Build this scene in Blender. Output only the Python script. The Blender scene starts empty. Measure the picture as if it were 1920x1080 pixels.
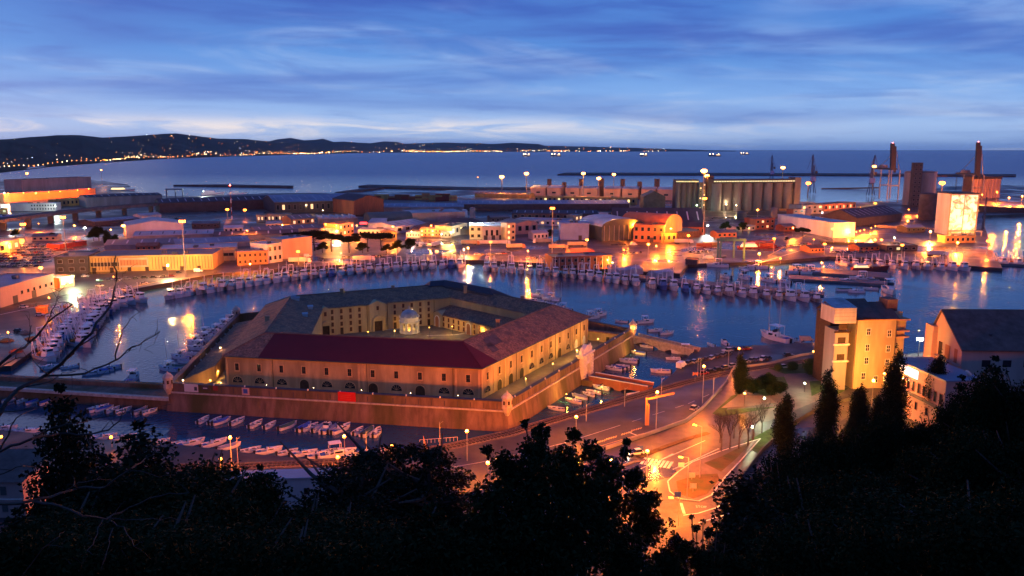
import bpy, math, random
from mathutils import Vector
from mathutils.geometry import tessellate_polygon
random.seed(7)
PI = math.pi
SC = bpy.context.scene
COL = SC.collection
# ---------------------------------------------------------------- camera
FPX, HCAM, HORY = 1493.0, 80.0, 279.5
PITCH = math.atan((540 - HORY) / FPX)
cd = bpy.data.cameras.new("camera")
cam = bpy.data.objects.new("camera", cd); COL.objects.link(cam)
cam.location = (0, 0, HCAM)
cam.rotation_euler = (PI / 2 - PITCH, 0, 0)
cd.sensor_width = 36.0; cd.lens = 36.0 * FPX / 1920.0
cd.clip_start = 0.5; cd.clip_end = 200000.0
SC.camera = cam
def S(r, g, b):
 f = lambda c: (c / 255 / 12.92) if c / 255 <= 0.04045 else ((c / 255 + 0.055) / 1.055) ** 2.4
 return (f(r), f(g), f(b), 1.0)
# ---------------------------------------------------------------- sky
wd = bpy.data.worlds.new("World"); SC.world = wd; wd.use_nodes = True
nt = wd.node_tree; N = nt.nodes; Lk = nt.links
for n in list(N): N.remove(n)
def nn(t, **k):
 n = N.new(t)
 for a, v in k.items(): setattr(n, a, v)
 return n
def mth(op, a, b=None, c=None, clamp=False):
 n = N.new('ShaderNodeMath'); n.operation = op; n.use_clamp = clamp
 for i, v in enumerate((a, b, c)):
  if v is None: continue
  if isinstance(v, (int, float)): n.inputs[i].default_value = v
  else: Lk.new(v, n.inputs[i])
 return n.outputs[0]
def ramp(fac, stops, interp='LINEAR'):
 n = N.new('ShaderNodeValToRGB'); cr = n.color_ramp; cr.interpolation = interp
 while len(cr.elements) < len(stops): cr.elements.new(0.5)
 for e, (p, c) in zip(cr.elements, stops): e.position = p; e.color = c
 Lk.new(fac, n.inputs[0]); return n.outputs[0]
def mixc(fac, a, b, mode='MIX'):
 n = N.new('ShaderNodeMix'); n.data_type = 'RGBA'; n.blend_type = mode
 for s, v in ((0, fac), (6, a), (7, b)):
  if isinstance(v, (int, float)): n.inputs[s].default_value = v
  elif isinstance(v, tuple): n.inputs[s].default_value = v
  else: Lk.new(v, n.inputs[s])
 return n.outputs[2]
tc = nn('ShaderNodeTexCoord'); sp = nn('ShaderNodeSeparateXYZ'); Lk.new(tc.outputs['Generated'], sp.inputs[0])
el = mth('MAXIMUM', sp.outputs[2], 0.0)
hz = mth('SQRT', mth('ADD', mth('MULTIPLY', sp.outputs[0], sp.outputs[0]), mth('ADD', mth('MULTIPLY', sp.outputs[1], sp.outputs[1]), 1e-6)))
ux = mth('DIVIDE', sp.outputs[0], hz); uy = mth('DIVIDE', sp.outputs[1], hz)
elp = mth('POWER', el, 0.62)
def cloudnoise(su, sv, off, detail, dist, rough=0.55):
 cb = nn('ShaderNodeCombineXYZ')
 # the streaks lean a little: add a share of x to the height
 Lk.new(mth('MULTIPLY', ux, su), cb.inputs[0]); Lk.new(mth('MULTIPLY', uy, su), cb.inputs[1])
 Lk.new(mth('ADD', mth('MULTIPLY', mth('ADD', elp, mth('MULTIPLY', ux, 0.035)), sv), off), cb.inputs[2])
 n = nn('ShaderNodeTexNoise'); n.inputs['Scale'].default_value = 1.0
 n.inputs['Detail'].default_value = detail; n.inputs['Distortion'].default_value = dist; n.inputs['Roughness'].default_value = rough
 Lk.new(cb.outputs[0], n.inputs['Vector']); return n.outputs[0]
base = ramp(mth('MULTIPLY', el, 2.0), [
 (0.0, S(122, 160, 226)), (0.022, S(152, 184, 234)), (0.055, S(164, 196, 242)), (0.13, S(130, 176, 238)),
 (0.22, S(92, 150, 226)), (0.36, S(74, 124, 208)), (0.7, S(64, 108, 192)), (1.0, S(56, 98, 182))])
dark = ramp(cloudnoise(1.5, 8.5, 5.3, 5.0, 0.5), [(0.42, (0, 0, 0, 1)), (0.64, (1, 1, 1, 1))], 'EASE')
dark2 = ramp(cloudnoise(6.5, 30.0, 11.3, 5.0, 0.5), [(0.50, (0, 0, 0, 1)), (0.70, (1, 1, 1, 1))], 'EASE')
lite = ramp(cloudnoise(3.4, 13.0, 7.7, 6.0, 0.9), [(0.50, (0, 0, 0, 1)), (0.72, (1, 1, 1, 1))], 'EASE')
upm = mth('MULTIPLY', el, 9.0, clamp=True)           # darker cloud bases sit higher up
darkc = ramp(mth('MULTIPLY', el, 2.0), [(0.0, S(112, 144, 206)), (0.15, S(84, 124, 206)), (0.33, S(56, 88, 184)), (1.0, S(50, 82, 166))])
litec = ramp(mth('MULTIPLY', el, 2.0), [(0.0, S(206, 216, 238)), (0.15, S(172, 202, 244)), (0.35, S(118, 158, 228)), (1.0, S(70, 108, 196))])
c1 = mixc(mth('MULTIPLY', lite, 0.75), base, litec)
c2 = mixc(mth('MULTIPLY', dark, mth('ADD', mth('MULTIPLY', upm, 0.55), 0.38)), c1, darkc)
c3 = mixc(mth('MULTIPLY', dark2, 0.4), c2, darkc)
# strip of afterglow low over the western horizon
gz = mth('DIVIDE', mth('SUBTRACT', el, 0.0245), 0.0105)
glow = mth('POWER', 2.718, mth('MULTIPLY', mth('MULTIPLY', gz, gz), -1.0))
azw = mth('ADD', mth('MULTIPLY', mth('SUBTRACT', 0.42, sp.outputs[0]), 1.9), 0.0, clamp=True)
gn = ramp(cloudnoise(7.0, 22.0, 1.9, 6.0, 0.6), [(0.40, (0, 0, 0, 1)), (0.60, (1, 1, 1, 1))], 'EASE')
glowf = mth('MULTIPLY', mth('MULTIPLY', glow, azw), gn, clamp=True)
c4 = mixc(mth('MULTIPLY', glowf, 0.85), c3, S(250, 240, 238))
sky = nn('ShaderNodeTexSky'); sky.sky_type = 'NISHITA'; sky.sun_disc = False
sky.sun_elevation = math.radians(1.0); sky.sun_rotation = math.radians(-35); sky.altitude = 80
bg1 = nn('ShaderNodeBackground'); Lk.new(c4, bg1.inputs[0]); bg1.inputs[1].default_value = 1.0
bg2 = nn('ShaderNodeBackground'); Lk.new(sky.outputs[0], bg2.inputs[0]); bg2.inputs[1].default_value = 0.004
ad = nn('ShaderNodeAddShader'); Lk.new(bg1.outputs[0], ad.inputs[0]); Lk.new(bg2.outputs[0], ad.inputs[1])
wo = nn('ShaderNodeOutputWorld'); Lk.new(ad.outputs[0], wo.inputs[0])
sd = bpy.data.lights.new("sun", 'SUN'); sd.energy = 0.04; sd.angle = math.radians(25); sd.color = (1.0, 0.85, 0.75)
so = bpy.data.objects.new("sun", sd); COL.objects.link(so); so.rotation_euler = (math.radians(80), 0, math.radians(-145))
vs = SC.view_settings
SC.display_settings.display_device = 'sRGB'
vs.view_transform = 'Standard'; vs.look = 'None'; vs.gamma = 1.0; vs.exposure = 0.0; vs.use_curve_mapping = False
cy = SC.cycles
cy.max_bounces = 5; cy.diffuse_bounces = 2; cy.glossy_bounces = 3; cy.transparent_max_bounces = 8
cy.sample_clamp_indirect = 10.0; cy.sample_clamp_direct = 0.0; cy.use_denoising = True
cy.caustics_reflective = False; cy.caustics_refractive = False
# ---------------------------------------------------------------- helpers
def W(px, py, z=2.0):
 """point of the photographed place at height z, read off a photo pixel"""
 c, s = math.cos(PITCH), math.sin(PITCH)
 d = Vector((px - 960, FPX * c + (540 - py) * s, -FPX * s + (540 - py) * c))
 t = (z - HCAM) / d.z
 return Vector((d.x * t, d.y * t, z))
def RAY(px, py, D):
 c, s = math.cos(PITCH), math.sin(PITCH)
 d = Vector((px - 960, FPX * c + (540 - py) * s, -FPX * s + (540 - py) * c))
 t = D / d.y
 return Vector((d.x * t, D, HCAM + d.z * t))
def MPP(px, py, z=2.0):
 """metres per photo pixel there"""
 p = W(px, py, z); c, s = math.cos(PITCH), math.sin(PITCH)
 return (p.y * c + (HCAM - z) * s) / FPX
class MB:
 def __init__(s): s.v = []; s.f = []; s.m = []
 def add(s, pts, faces, mi=0):
  o = len(s.v); s.v += [tuple(p) for p in pts]
  for f in faces: s.f.append([o + i for i in f]); s.m.append(mi)
 def poly(s, pts, mi=0): s.add(pts, [list(range(len(pts)))], mi)
 def box(s, x0, y0, z0, x1, y1, z1, mi=0):
  p = [(x0, y0, z0), (x1, y0, z0), (x1, y1, z0), (x0, y1, z0), (x0, y0, z1), (x1, y0, z1), (x1, y1, z1), (x0, y1, z1)]
  s.add(p, [[3, 2, 1, 0], [4, 5, 6, 7], [0, 1, 5, 4], [1, 2, 6, 5], [2, 3, 7, 6], [3, 0, 4, 7]], mi)
 def obox(s, c, u, v, w, mi=0):
  """box from centre and three half axes"""
  c = Vector(c); u = Vector(u); v = Vector(v); w = Vector(w)
  p = [c - u - v - w, c + u - v - w, c + u + v - w, c - u + v - w, c - u - v + w, c + u - v + w, c + u + v + w, c - u + v + w]
  s.add(p, [[3, 2, 1, 0], [4, 5, 6, 7], [0, 1, 5, 4], [1, 2, 6, 5], [2, 3, 7, 6], [3, 0, 4, 7]], mi)
 def prism(s, pts, z0, z1, mi=0, mt=None, bottom=False):
  """pts: 2-D outline; z0/z1 numbers"""
  n = len(pts)
  lo = [(p[0], p[1], z0) for p in pts]; hi = [(p[0], p[1], z1) for p in pts]
  ar = sum(pts[i][0] * pts[(i + 1) % n][1] - pts[(i + 1) % n][0] * pts[i][1] for i in range(n))
  sd_ = [[i, (i + 1) % n, n + (i + 1) % n, n + i] for i in range(n)]
  if ar < 0: sd_ = [f[::-1] for f in sd_]
  s.add(lo + hi, sd_, mi)
  tri = tessellate_polygon([[Vector(p) for p in hi]])
  tf = []
  for t in tri:
   a, b, c = (hi[i] for i in t)
   cr = (b[0] - a[0]) * (c[1] - a[1]) - (b[1] - a[1]) * (c[0] - a[0])
   tf.append(list(t) if cr > 0 else list(t)[::-1])
  s.add(hi, tf, mi if mt is None else mt)
  if bottom: s.add(lo, [f[::-1] for f in tf], mi)
 def tube(s, p0, p1, r0, r1=None, n=6, mi=0, cap=True):
  r1 = r0 if r1 is None else r1
  p0 = Vector(p0); p1 = Vector(p1); d = (p1 - p0)
  if d.length < 1e-6: return
  d.normalize(); a = d.orthogonal().normalized(); b = d.cross(a)
  P = []
  for p, r in ((p0, r0), (p1, r1)):
   for i in range(n):
    t = 2 * PI * i / n; P.append(p + (a * math.cos(t) + b * math.sin(t)) * r)
  fs = [[i, (i + 1) % n, n + (i + 1) % n, n + i] for i in range(n)]
  if cap: fs += [list(range(n))[::-1], list(range(n, 2 * n))]
  s.add(P, fs, mi)
 def path(s, pts, rad, n=5, mi=0):
  pts = [Vector(p) for p in pts]; k = len(pts); P = []
  ref = Vector((0.1, 0.2, 1)).normalized()
  for i, p in enumerate(pts):
   d = (pts[min(i + 1, k - 1)] - pts[max(i - 1, 0)]).normalized()
   a = d.cross(ref); a = a.normalized() if a.length > 1e-3 else d.orthogonal().normalized()
   b = d.cross(a); r = rad[i] if isinstance(rad, (list, tuple)) else rad
   for j in range(n):
    t = 2 * PI * j / n; P.append(p + (a * math.cos(t) + b * math.sin(t)) * r)
  fs = [[i * n + j, i * n + (j + 1) % n, (i + 1) * n + (j + 1) % n, (i + 1) * n + j] for i in range(k - 1) for j in range(n)]
  fs += [list(range(n))[::-1], list(range((k - 1) * n, k * n))]
  s.add(P, fs, mi)
 def lathe(s, prof, n=12, c=(0, 0), mi=0, a0=0.0, cap=False):
  P = [(c[0] + r * math.cos(a0 + 2 * PI * j / n), c[1] + r * math.sin(a0 + 2 * PI * j / n), z) for r, z in prof for j in range(n)]
  k = len(prof)
  fs = [[i * n + j, i * n + (j + 1) % n, (i + 1) * n + (j + 1) % n, (i + 1) * n + j] for i in range(k - 1) for j in range(n)]
  if cap: fs.append(list(range((k - 1) * n, k * n)))
  s.add(P, fs, mi)
 def mesh(s, name, mats, smooth=False):
  me = bpy.data.meshes.new(name); me.from_pydata(s.v, [], s.f)
  for m in (mats if isinstance(mats, (list, tuple)) else [mats]): me.materials.append(m)
  if any(s.m): me.polygons.foreach_set('material_index', s.m)
  if smooth: me.polygons.foreach_set('use_smooth', [True] * len(s.f))
  me.update(); return me
 def build(s, name, mats, parent=None, smooth=False, **props):
  return link(name, s.mesh(name, mats, smooth), parent, **props)
def link(name, data, parent=None, loc=None, rot=None, scale=None, **props):
 o = bpy.data.objects.new(name, data); COL.objects.link(o)
 if parent is not None: o.parent = parent
 if loc is not None: o.location = loc
 if rot is not None: o.rotation_euler = rot
 if scale is not None: o.scale = scale
 for k, v in props.items(): o[k] = v
 return o
LABELS = set()
def tag(o, label, cat, group=None):
 o['label'] = label; o['category'] = cat
 if group: o['group'] = group
 return o
def thing(name, label, cat, loc=(0, 0, 0), rz=0.0, group=None):
 o = link(name, None, None, loc, (0, 0, rz)); o.empty_display_size = 0.5
 return tag(o, label, cat, group)
CH = {}
def kids(o):
 return [c for c in o.children]
def dup(root, loc, rz=0.0, label=None, group=None, scale=None, swap=None):
 """copy of a thing with its parts and sub-parts; swap = {old material: new} is applied through object slots"""
 def cp(o, par):
  c = o.copy(); COL.objects.link(c)
  if par is not None: c.parent = par
  if swap and c.type == 'MESH':
   for i, sl in enumerate(c.material_slots):
    n_ = sl.material.name if sl.material else None
    if n_ in swap: sl.link = 'OBJECT'; sl.material = swap[n_]
  return c
 r = cp(root, None); r.location = loc; r.rotation_euler = (0, 0, rz)
 if scale is not None: r.scale = scale if not isinstance(scale, (int, float)) else (scale,) * 3
 if label: r['label'] = label
 if group: r['group'] = group
 for ch in PARTS[root.name]:
  c = cp(ch, r)
  for g in PARTS.get(ch.name, ()): cp(g, c)
 return r
PARTS = {}
def reg(root):
 """remember the parts of a thing that is going to be copied"""
 PARTS[root.name] = [o for o in bpy.data.objects if o.parent == root]
 for c in PARTS[root.name]: PARTS[c.name] = [o for o in bpy.data.objects if o.parent == c]
ONES = "zeroth first second third fourth fifth sixth seventh eighth ninth tenth eleventh twelfth thirteenth fourteenth fifteenth sixteenth seventeenth eighteenth nineteenth".split()
TENS = {2: "twent", 3: "thirt", 4: "fort", 5: "fift", 6: "sixt", 7: "sevent", 8: "eight", 9: "ninet"}
def nth(n):
 if n < 20: return ONES[n]
 if n >= 100: return "hundredth" if n == 100 else "hundred-and-" + nth(n - 100)
 t, r = divmod(n, 10)
 return TENS[t] + "ieth" if r == 0 else TENS[t] + "y-" + ONES[r]
# ---------------------------------------------------------------- materials
def mat(name, col, rough=0.8, var=0.3, scale=0.4, bump=0.0, bscale=None, metal=0.0, spec=0.3, dirt=None, dscale=0.06, detail=5.0, rvar=0.0, streak=False):
 m = bpy.data.materials.new(name); m.use_nodes = True
 t = m.node_tree; b = t.nodes['Principled BSDF']; L = t.links
 if len(col) == 3: col = (*col, 1)
 b.inputs['Roughness'].default_value = rough; b.inputs['Metallic'].default_value = metal
 b.inputs['Specular IOR Level'].default_value = spec
 g = t.nodes.new('ShaderNodeNewGeometry')
 vec = g.outputs['Position']
 if streak:
  mp = t.nodes.new('ShaderNodeMapping'); mp.inputs['Scale'].default_value = (1, 1, 0.22); L.new(vec, mp.inputs[0]); vec = mp.outputs[0]
 n = t.nodes.new('ShaderNodeTexNoise'); n.inputs['Scale'].default_value = scale; n.inputs['Detail'].default_value = detail; n.inputs['Roughness'].default_value = 0.62
 L.new(vec, n.inputs['Vector'])
 cr = t.nodes.new('ShaderNodeValToRGB'); e = cr.color_ramp.elements
 e[0].position = 0.3; e[1].position = 0.72
 e[0].color = tuple(c * (1 - var) for c in col[:3]) + (1,)
 e[1].color = tuple(min(1, c * (1 + var * 0.8)) for c in col[:3]) + (1,)
 L.new(n.outputs[0], cr.inputs[0]); out = cr.outputs[0]
 if dirt is not None:
  n2 = t.nodes.new('ShaderNodeTexNoise'); n2.inputs['Scale'].default_value = dscale; n2.inputs['Detail'].default_value = 6.0
  L.new(vec, n2.inputs['Vector'])
  r2 = t.nodes.new('ShaderNodeValToRGB'); r2.color_ramp.elements[0].position = 0.46; r2.color_ramp.elements[1].position = 0.66
  L.new(n2.outputs[0], r2.inputs[0])
  mx = t.nodes.new('ShaderNodeMix'); mx.data_type = 'RGBA'; L.new(r2.outputs[0], mx.inputs[0]); L.new(out, mx.inputs[6]); mx.inputs[7].default_value = (*dirt[:3], 1)
  out = mx.outputs[2]
  if rvar:
   mr = t.nodes.new('ShaderNodeMapRange'); mr.inputs[3].default_value = rough; mr.inputs[4].default_value = max(0.03, rough - rvar)
   L.new(r2.outputs[0], mr.inputs[0]); L.new(mr.outputs[0], b.inputs['Roughness'])
 L.new(out, b.inputs['Base Color'])
 if bump:
  nb = t.nodes.new('ShaderNodeTexNoise'); nb.inputs['Scale'].default_value = bscale or scale * 6; nb.inputs['Detail'].default_value = 3.0
  L.new(g.outputs['Position'], nb.inputs['Vector'])
  bp = t.nodes.new('ShaderNodeBump'); bp.inputs['Strength'].default_value = bump; bp.inputs['Distance'].default_value = 0.2
  L.new(nb.outputs[0], bp.inputs['Height']); L.new(bp.outputs[0], b.inputs['Normal'])
 return m
def emit(name, col, strength, base=(0.5, 0.5, 0.5)):
 m = bpy.data.materials.new(name); m.use_nodes = True
 b = m.node_tree.nodes['Principled BSDF']
 b.inputs['Base Color'].default_value = (*base, 1); b.inputs['Emission Color'].default_value = (*col[:3], 1)
 b.inputs['Emission Strength'].default_value = strength; return m
MT = {}
MT['stone_wall'] = mat('stone_wall', (0.20, 0.125, 0.085), 0.85, 0.45, 0.5, 0.5, 2.5, dirt=(0.075, 0.070, 0.022), dscale=0.09, streak=True)
MT['stone_trim'] = mat('stone_trim', (0.50, 0.42, 0.33), 0.8, 0.35, 0.9)
MT['plaster'] = mat('plaster', (0.47, 0.30, 0.175), 0.85, 0.38, 0.35, 0.2, 3.0, dirt=(0.27, 0.165, 0.10), dscale=0.17, streak=True)
MT['plaster_trim'] = mat('plaster_trim', (0.50, 0.30, 0.17), 0.8, 0.2, 0.5)
MT['court_plaster'] = mat('court_plaster', (0.50, 0.38, 0.20), 0.85, 0.25, 0.35, 0.1, 3.0, dirt=(0.36, 0.27, 0.15), dscale=0.1, streak=True)
MT['white_stone'] = mat('white_stone', (0.76, 0.70, 0.60), 0.7, 0.2, 0.8)
MT['tile_roof'] = mat('tile_roof', (0.38, 0.175, 0.095), 0.9, 0.8, 1.6, 1.0, 4.0, dirt=(0.17, 0.095, 0.066), dscale=0.35, detail=9.0)
MT['tile_patch'] = mat('tile_patch', (0.36, 0.20, 0.13), 0.9, 0.6, 1.4, 0.8, 4.0)
MT['red_roof'] = mat('red_roof', (0.125, 0.010, 0.014), 0.75, 0.12, 0.2, 0.05)
MT['shutter'] = mat('shutter', (0.09, 0.035, 0.022), 0.6, 0.3, 2.0)
MT['dark_glass'] = mat('dark_glass', (0.015, 0.02, 0.03), 0.12, 0.3, 1.0, spec=0.5)
MT['dark_wood'] = mat('dark_wood', (0.05, 0.028, 0.018), 0.7, 0.4, 1.0)
MT['court_paving'] = mat('court_paving', (0.18, 0.14, 0.095), 0.7, 0.3, 0.3, 0.2, 3.0, dirt=(0.12, 0.10, 0.07), dscale=0.08)
MT['terrace'] = mat('terrace', (0.20, 0.15, 0.11), 0.6, 0.35, 0.3, 0.2, 3.0, dirt=(0.10, 0.08, 0.07), dscale=0.09, rvar=0.3)
MT['asphalt'] = mat('asphalt', (0.050, 0.048, 0.052), 0.62, 0.35, 0.25, 0.1, 8.0, dirt=(0.034, 0.033, 0.038), dscale=0.05, rvar=0.32)
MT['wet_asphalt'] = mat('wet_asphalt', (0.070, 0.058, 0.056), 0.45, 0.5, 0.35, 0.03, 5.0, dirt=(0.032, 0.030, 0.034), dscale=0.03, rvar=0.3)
MT['quay'] = mat('quay', (0.066, 0.052, 0.047), 0.5, 0.5, 0.08, 0.1, 4.0, dirt=(0.034, 0.032, 0.036), dscale=0.02, rvar=0.35)
MT['pavement'] = mat('pavement', (0.14, 0.11, 0.10), 0.7, 0.3, 0.4, 0.1, 4.0, dirt=(0.09, 0.07, 0.065), dscale=0.08)
MT['concrete'] = mat('concrete', (0.30, 0.275, 0.26), 0.8, 0.25, 0.15, 0.1, 2.0, dirt=(0.2, 0.18, 0.17), dscale=0.06, streak=True)
MT['grey_concrete'] = mat('grey_concrete', (0.15, 0.155, 0.16), 0.8, 0.3, 0.15, dirt=(0.12, 0.115, 0.11), dscale=0.06, streak=True)
MT['white_paint'] = mat('white_paint', (0.72, 0.72, 0.70), 0.45, 0.1, 0.5)
MT['white_line'] = mat('white_line', (0.62, 0.60, 0.56), 0.7, 0.3, 1.2)
MT['yellow_line'] = mat('yellow_line', (0.60, 0.42, 0.16), 0.7, 0.3, 1.2)
MT['white_wall'] = mat('white_wall', (0.62, 0.59, 0.56), 0.8, 0.14, 0.2, dirt=(0.45, 0.42, 0.40), dscale=0.07, streak=True)
MT['pink_wall'] = mat('pink_wall', (0.50, 0.33, 0.28), 0.8, 0.16, 0.2, dirt=(0.38, 0.25, 0.21), dscale=0.07, streak=True)
MT['cream_wall'] = mat('cream_wall', (0.56, 0.44, 0.28), 0.8, 0.18, 0.2, dirt=(0.42, 0.31, 0.20), dscale=0.08, streak=True)
MT['ochre_wall'] = mat('ochre_wall', (0.56, 0.36, 0.12), 0.85, 0.22, 0.25, 0.1, 3.0, dirt=(0.40, 0.26, 0.11), dscale=0.15, streak=True)
MT['tower_wall'] = mat('tower_wall', (0.56, 0.45, 0.27), 0.85, 0.25, 0.25, 0.15, 3.0, dirt=(0.36, 0.28, 0.16), dscale=0.16, streak=True)
MT['brick_wall'] = mat('brick_wall', (0.30, 0.105, 0.058), 0.85, 0.3, 0.6, dirt=(0.20, 0.075, 0.05), dscale=0.1, streak=True)
MT['orange_wall'] = mat('orange_wall', (0.50, 0.22, 0.10), 0.8, 0.2, 0.2, dirt=(0.36, 0.16, 0.08), dscale=0.07, streak=True)
MT['grey_wall'] = mat('grey_wall', (0.26, 0.25, 0.26), 0.8, 0.22, 0.2, dirt=(0.17, 0.165, 0.17), dscale=0.07, streak=True)
MT['dark_wall'] = mat('dark_wall', (0.075, 0.066, 0.07), 0.8, 0.3, 0.2)
MT['blue_wall'] = mat('blue_wall', (0.22, 0.30, 0.55), 0.6, 0.15, 0.2)
MT['green_wall'] = mat('green_wall', (0.08, 0.10, 0.095), 0.8, 0.3, 0.15)
MT['pale_roof'] = mat('pale_roof', (0.46, 0.45, 0.47), 0.6, 0.2, 0.12, dirt=(0.30, 0.29, 0.31), dscale=0.05)
MT['blue_roof'] = mat('blue_roof', (0.24, 0.27, 0.34), 0.55, 0.22, 0.1, dirt=(0.16, 0.18, 0.23), dscale=0.05)
MT['grey_roof'] = mat('grey_roof', (0.15, 0.15, 0.165), 0.6, 0.25, 0.1, dirt=(0.09, 0.09, 0.10), dscale=0.05)
MT['dark_roof'] = mat('dark_roof', (0.055, 0.050, 0.062), 0.7, 0.3, 0.12, dirt=(0.035, 0.032, 0.04), dscale=0.06)
MT['brown_roof'] = mat('brown_roof', (0.13, 0.085, 0.07), 0.8, 0.4, 0.4)
MT['green_roof'] = mat('green_roof', (0.05, 0.09, 0.10), 0.6, 0.25, 0.1)
MT['orange_roof'] = mat('orange_roof', (0.48, 0.15, 0.06), 0.7, 0.2, 0.15)
MT['steel'] = mat('steel', (0.22, 0.22, 0.23), 0.5, 0.2, 1.0, metal=0.4)
MT['zinc'] = mat('zinc', (0.45, 0.45, 0.46), 0.5, 0.25, 0.4, metal=0.3, dirt=(0.28, 0.26, 0.25), dscale=0.3, streak=True)
MT['dark_steel'] = mat('dark_steel', (0.06, 0.06, 0.068), 0.55, 0.3, 0.6, metal=0.3)
MT['pole'] = mat('pole', (0.34, 0.32, 0.30), 0.5, 0.2, 1.0, metal=0.2)
MT['blue_steel'] = mat('blue_steel', (0.05, 0.09, 0.19), 0.5, 0.25, 0.6)
MT['teal_steel'] = mat('teal_steel', (0.03, 0.12, 0.16), 0.5, 0.25, 0.6)
MT['hull_white'] = mat('hull_white', (0.80, 0.76, 0.74), 0.4, 0.14, 0.5)
MT['hull_rust'] = mat('hull_rust', (0.66, 0.58, 0.53), 0.5, 0.25, 0.6, dirt=(0.30, 0.17, 0.10), dscale=0.35, streak=True)
MT['hull_blue'] = mat('hull_blue', (0.06, 0.13, 0.36), 0.4, 0.2, 0.5)
MT['hull_dark'] = mat('hull_dark', (0.05, 0.055, 0.07), 0.45, 0.3, 0.5)
MT['hull_red'] = mat('hull_red', (0.28, 0.045, 0.035), 0.45, 0.25, 0.5)
MT['deck_wood'] = mat('deck_wood', (0.27, 0.19, 0.13), 0.75, 0.3, 0.8)
MT['cabin_white'] = mat('cabin_white', (0.82, 0.80, 0.78), 0.4, 0.08, 0.5)
MT['cabin_blue'] = mat('cabin_blue', (0.16, 0.27, 0.52), 0.45, 0.15, 0.5)
MT['cover_blue'] = mat('cover_blue', (0.05, 0.11, 0.40), 0.7, 0.2, 1.0)
MT['cover_grey'] = mat('cover_grey', (0.30, 0.30, 0.33), 0.7, 0.2, 1.0)
MT['cover_green'] = mat('cover_green', (0.05, 0.11, 0.09), 0.7, 0.2, 1.0)
MT['cover_cream'] = mat('cover_cream', (0.55, 0.50, 0.42), 0.7, 0.2, 1.0)
MT['rubber'] = mat('rubber', (0.02, 0.02, 0.022), 0.7, 0.2, 1.0)
MT['net_red'] = mat('net_red', (0.30, 0.08, 0.04), 0.9, 0.4, 3.0)
MT['net_orange'] = mat('net_orange', (0.55, 0.22, 0.06), 0.9, 0.4, 3.0)
MT['grass'] = mat('grass', (0.045, 0.085, 0.018), 0.95, 0.5, 0.6, 0.5, 6.0)
MT['soil_grass'] = mat('soil_grass', (0.12, 0.075, 0.03), 0.95, 0.5, 0.5, 0.5, 6.0, dirt=(0.06, 0.065, 0.02), dscale=0.25)
MT['rock'] = mat('rock', (0.085, 0.082, 0.082), 0.9, 0.5, 0.05)
MT['ballast'] = mat('ballast', (0.17, 0.125, 0.10), 0.9, 0.45, 2.0, 0.5, 8.0)
MT['sleeper'] = mat('sleeper', (0.055, 0.038, 0.03), 0.85, 0.3, 1.0)
MT['rail'] = mat('rail', (0.16, 0.12, 0.10), 0.4, 0.2, 1.0, metal=0.6)
MT['hill'] = mat('hill', (0.028, 0.040, 0.022), 0.95, 0.5, 0.004, detail=8.0, dirt=(0.055, 0.055, 0.035), dscale=0.0018)
MT['hill_ground'] = mat('hill_ground', (0.025, 0.030, 0.014), 0.95, 0.4, 0.4)
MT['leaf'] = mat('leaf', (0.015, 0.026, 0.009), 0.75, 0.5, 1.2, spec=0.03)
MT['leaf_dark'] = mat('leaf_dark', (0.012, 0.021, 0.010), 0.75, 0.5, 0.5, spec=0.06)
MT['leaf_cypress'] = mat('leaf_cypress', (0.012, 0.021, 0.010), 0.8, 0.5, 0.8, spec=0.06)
MT['hedge'] = mat('hedge', (0.035, 0.065, 0.018), 0.8, 0.5, 1.5, spec=0.2)
MT['bark'] = mat('bark', (0.075, 0.055, 0.042), 0.9, 0.4, 1.5)
MT['bark_pale'] = mat('bark_pale', (0.13, 0.11, 0.10), 0.9, 0.4, 2.0)
MT['twig'] = mat('twig', (0.05, 0.042, 0.038), 0.85, 0.4, 6.0)
MT['red_banner'] = mat('red_banner', (0.60, 0.012, 0.010), 0.6, 0.06, 1.0)
CARCOLS = [('silver', (0.42, 0.42, 0.44)), ('white', (0.68, 0.68, 0.67)), ('black', (0.02, 0.02, 0.022)), ('grey', (0.14, 0.14, 0.15)),
           ('blue', (0.035, 0.07, 0.22)), ('red', (0.30, 0.025, 0.02)), ('dark green', (0.03, 0.07, 0.05)), ('beige', (0.42, 0.36, 0.26))]
for nme, c in CARCOLS: MT['car_' + nme] = mat('car_paint_' + nme.replace(' ', '_'), c, 0.28, 0.05, 1.0, spec=0.5)
SODIUM = (1.0, 0.20, 0.010); AMBER = (1.0, 0.30, 0.035); WARM = (1.0, 0.66, 0.30); COOL = (0.85, 1.0, 0.90); GREENISH = (0.80, 1.0, 0.55); RED = (1.0, 0.08, 0.05); YELLOW = (1.0, 0.50, 0.065)
LAMPM = {}
for nme, c, st in (('sodium', SODIUM, 22), ('amber', AMBER, 26), ('warm', WARM, 34), ('cool', COOL, 30), ('greenish', GREENISH, 24), ('red', RED, 30), ('yellow', YELLOW, 24)):
 LAMPM[nme] = (emit('lamp_glow_' + nme, c, st), c)
MT['lit_yellow'] = emit('lit_window_yellow', (1.0, 0.72, 0.22), 2.2)
MT['lit_warm'] = emit('lit_window_warm', (1.0, 0.55, 0.2), 1.6)
MT['lit_green'] = emit('lit_window_green', (0.85, 0.9, 0.35), 1.0)
MT['lit_white'] = emit('lit_sign_white', (1.0, 0.86, 0.80), 4.5)
MT['lit_red'] = emit('lit_sign_red', (1.0, 0.02, 0.02), 4.0)
MT['lit_blue'] = emit('lit_sign_blue', (0.25, 0.5, 1.0), 3.0)
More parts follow.
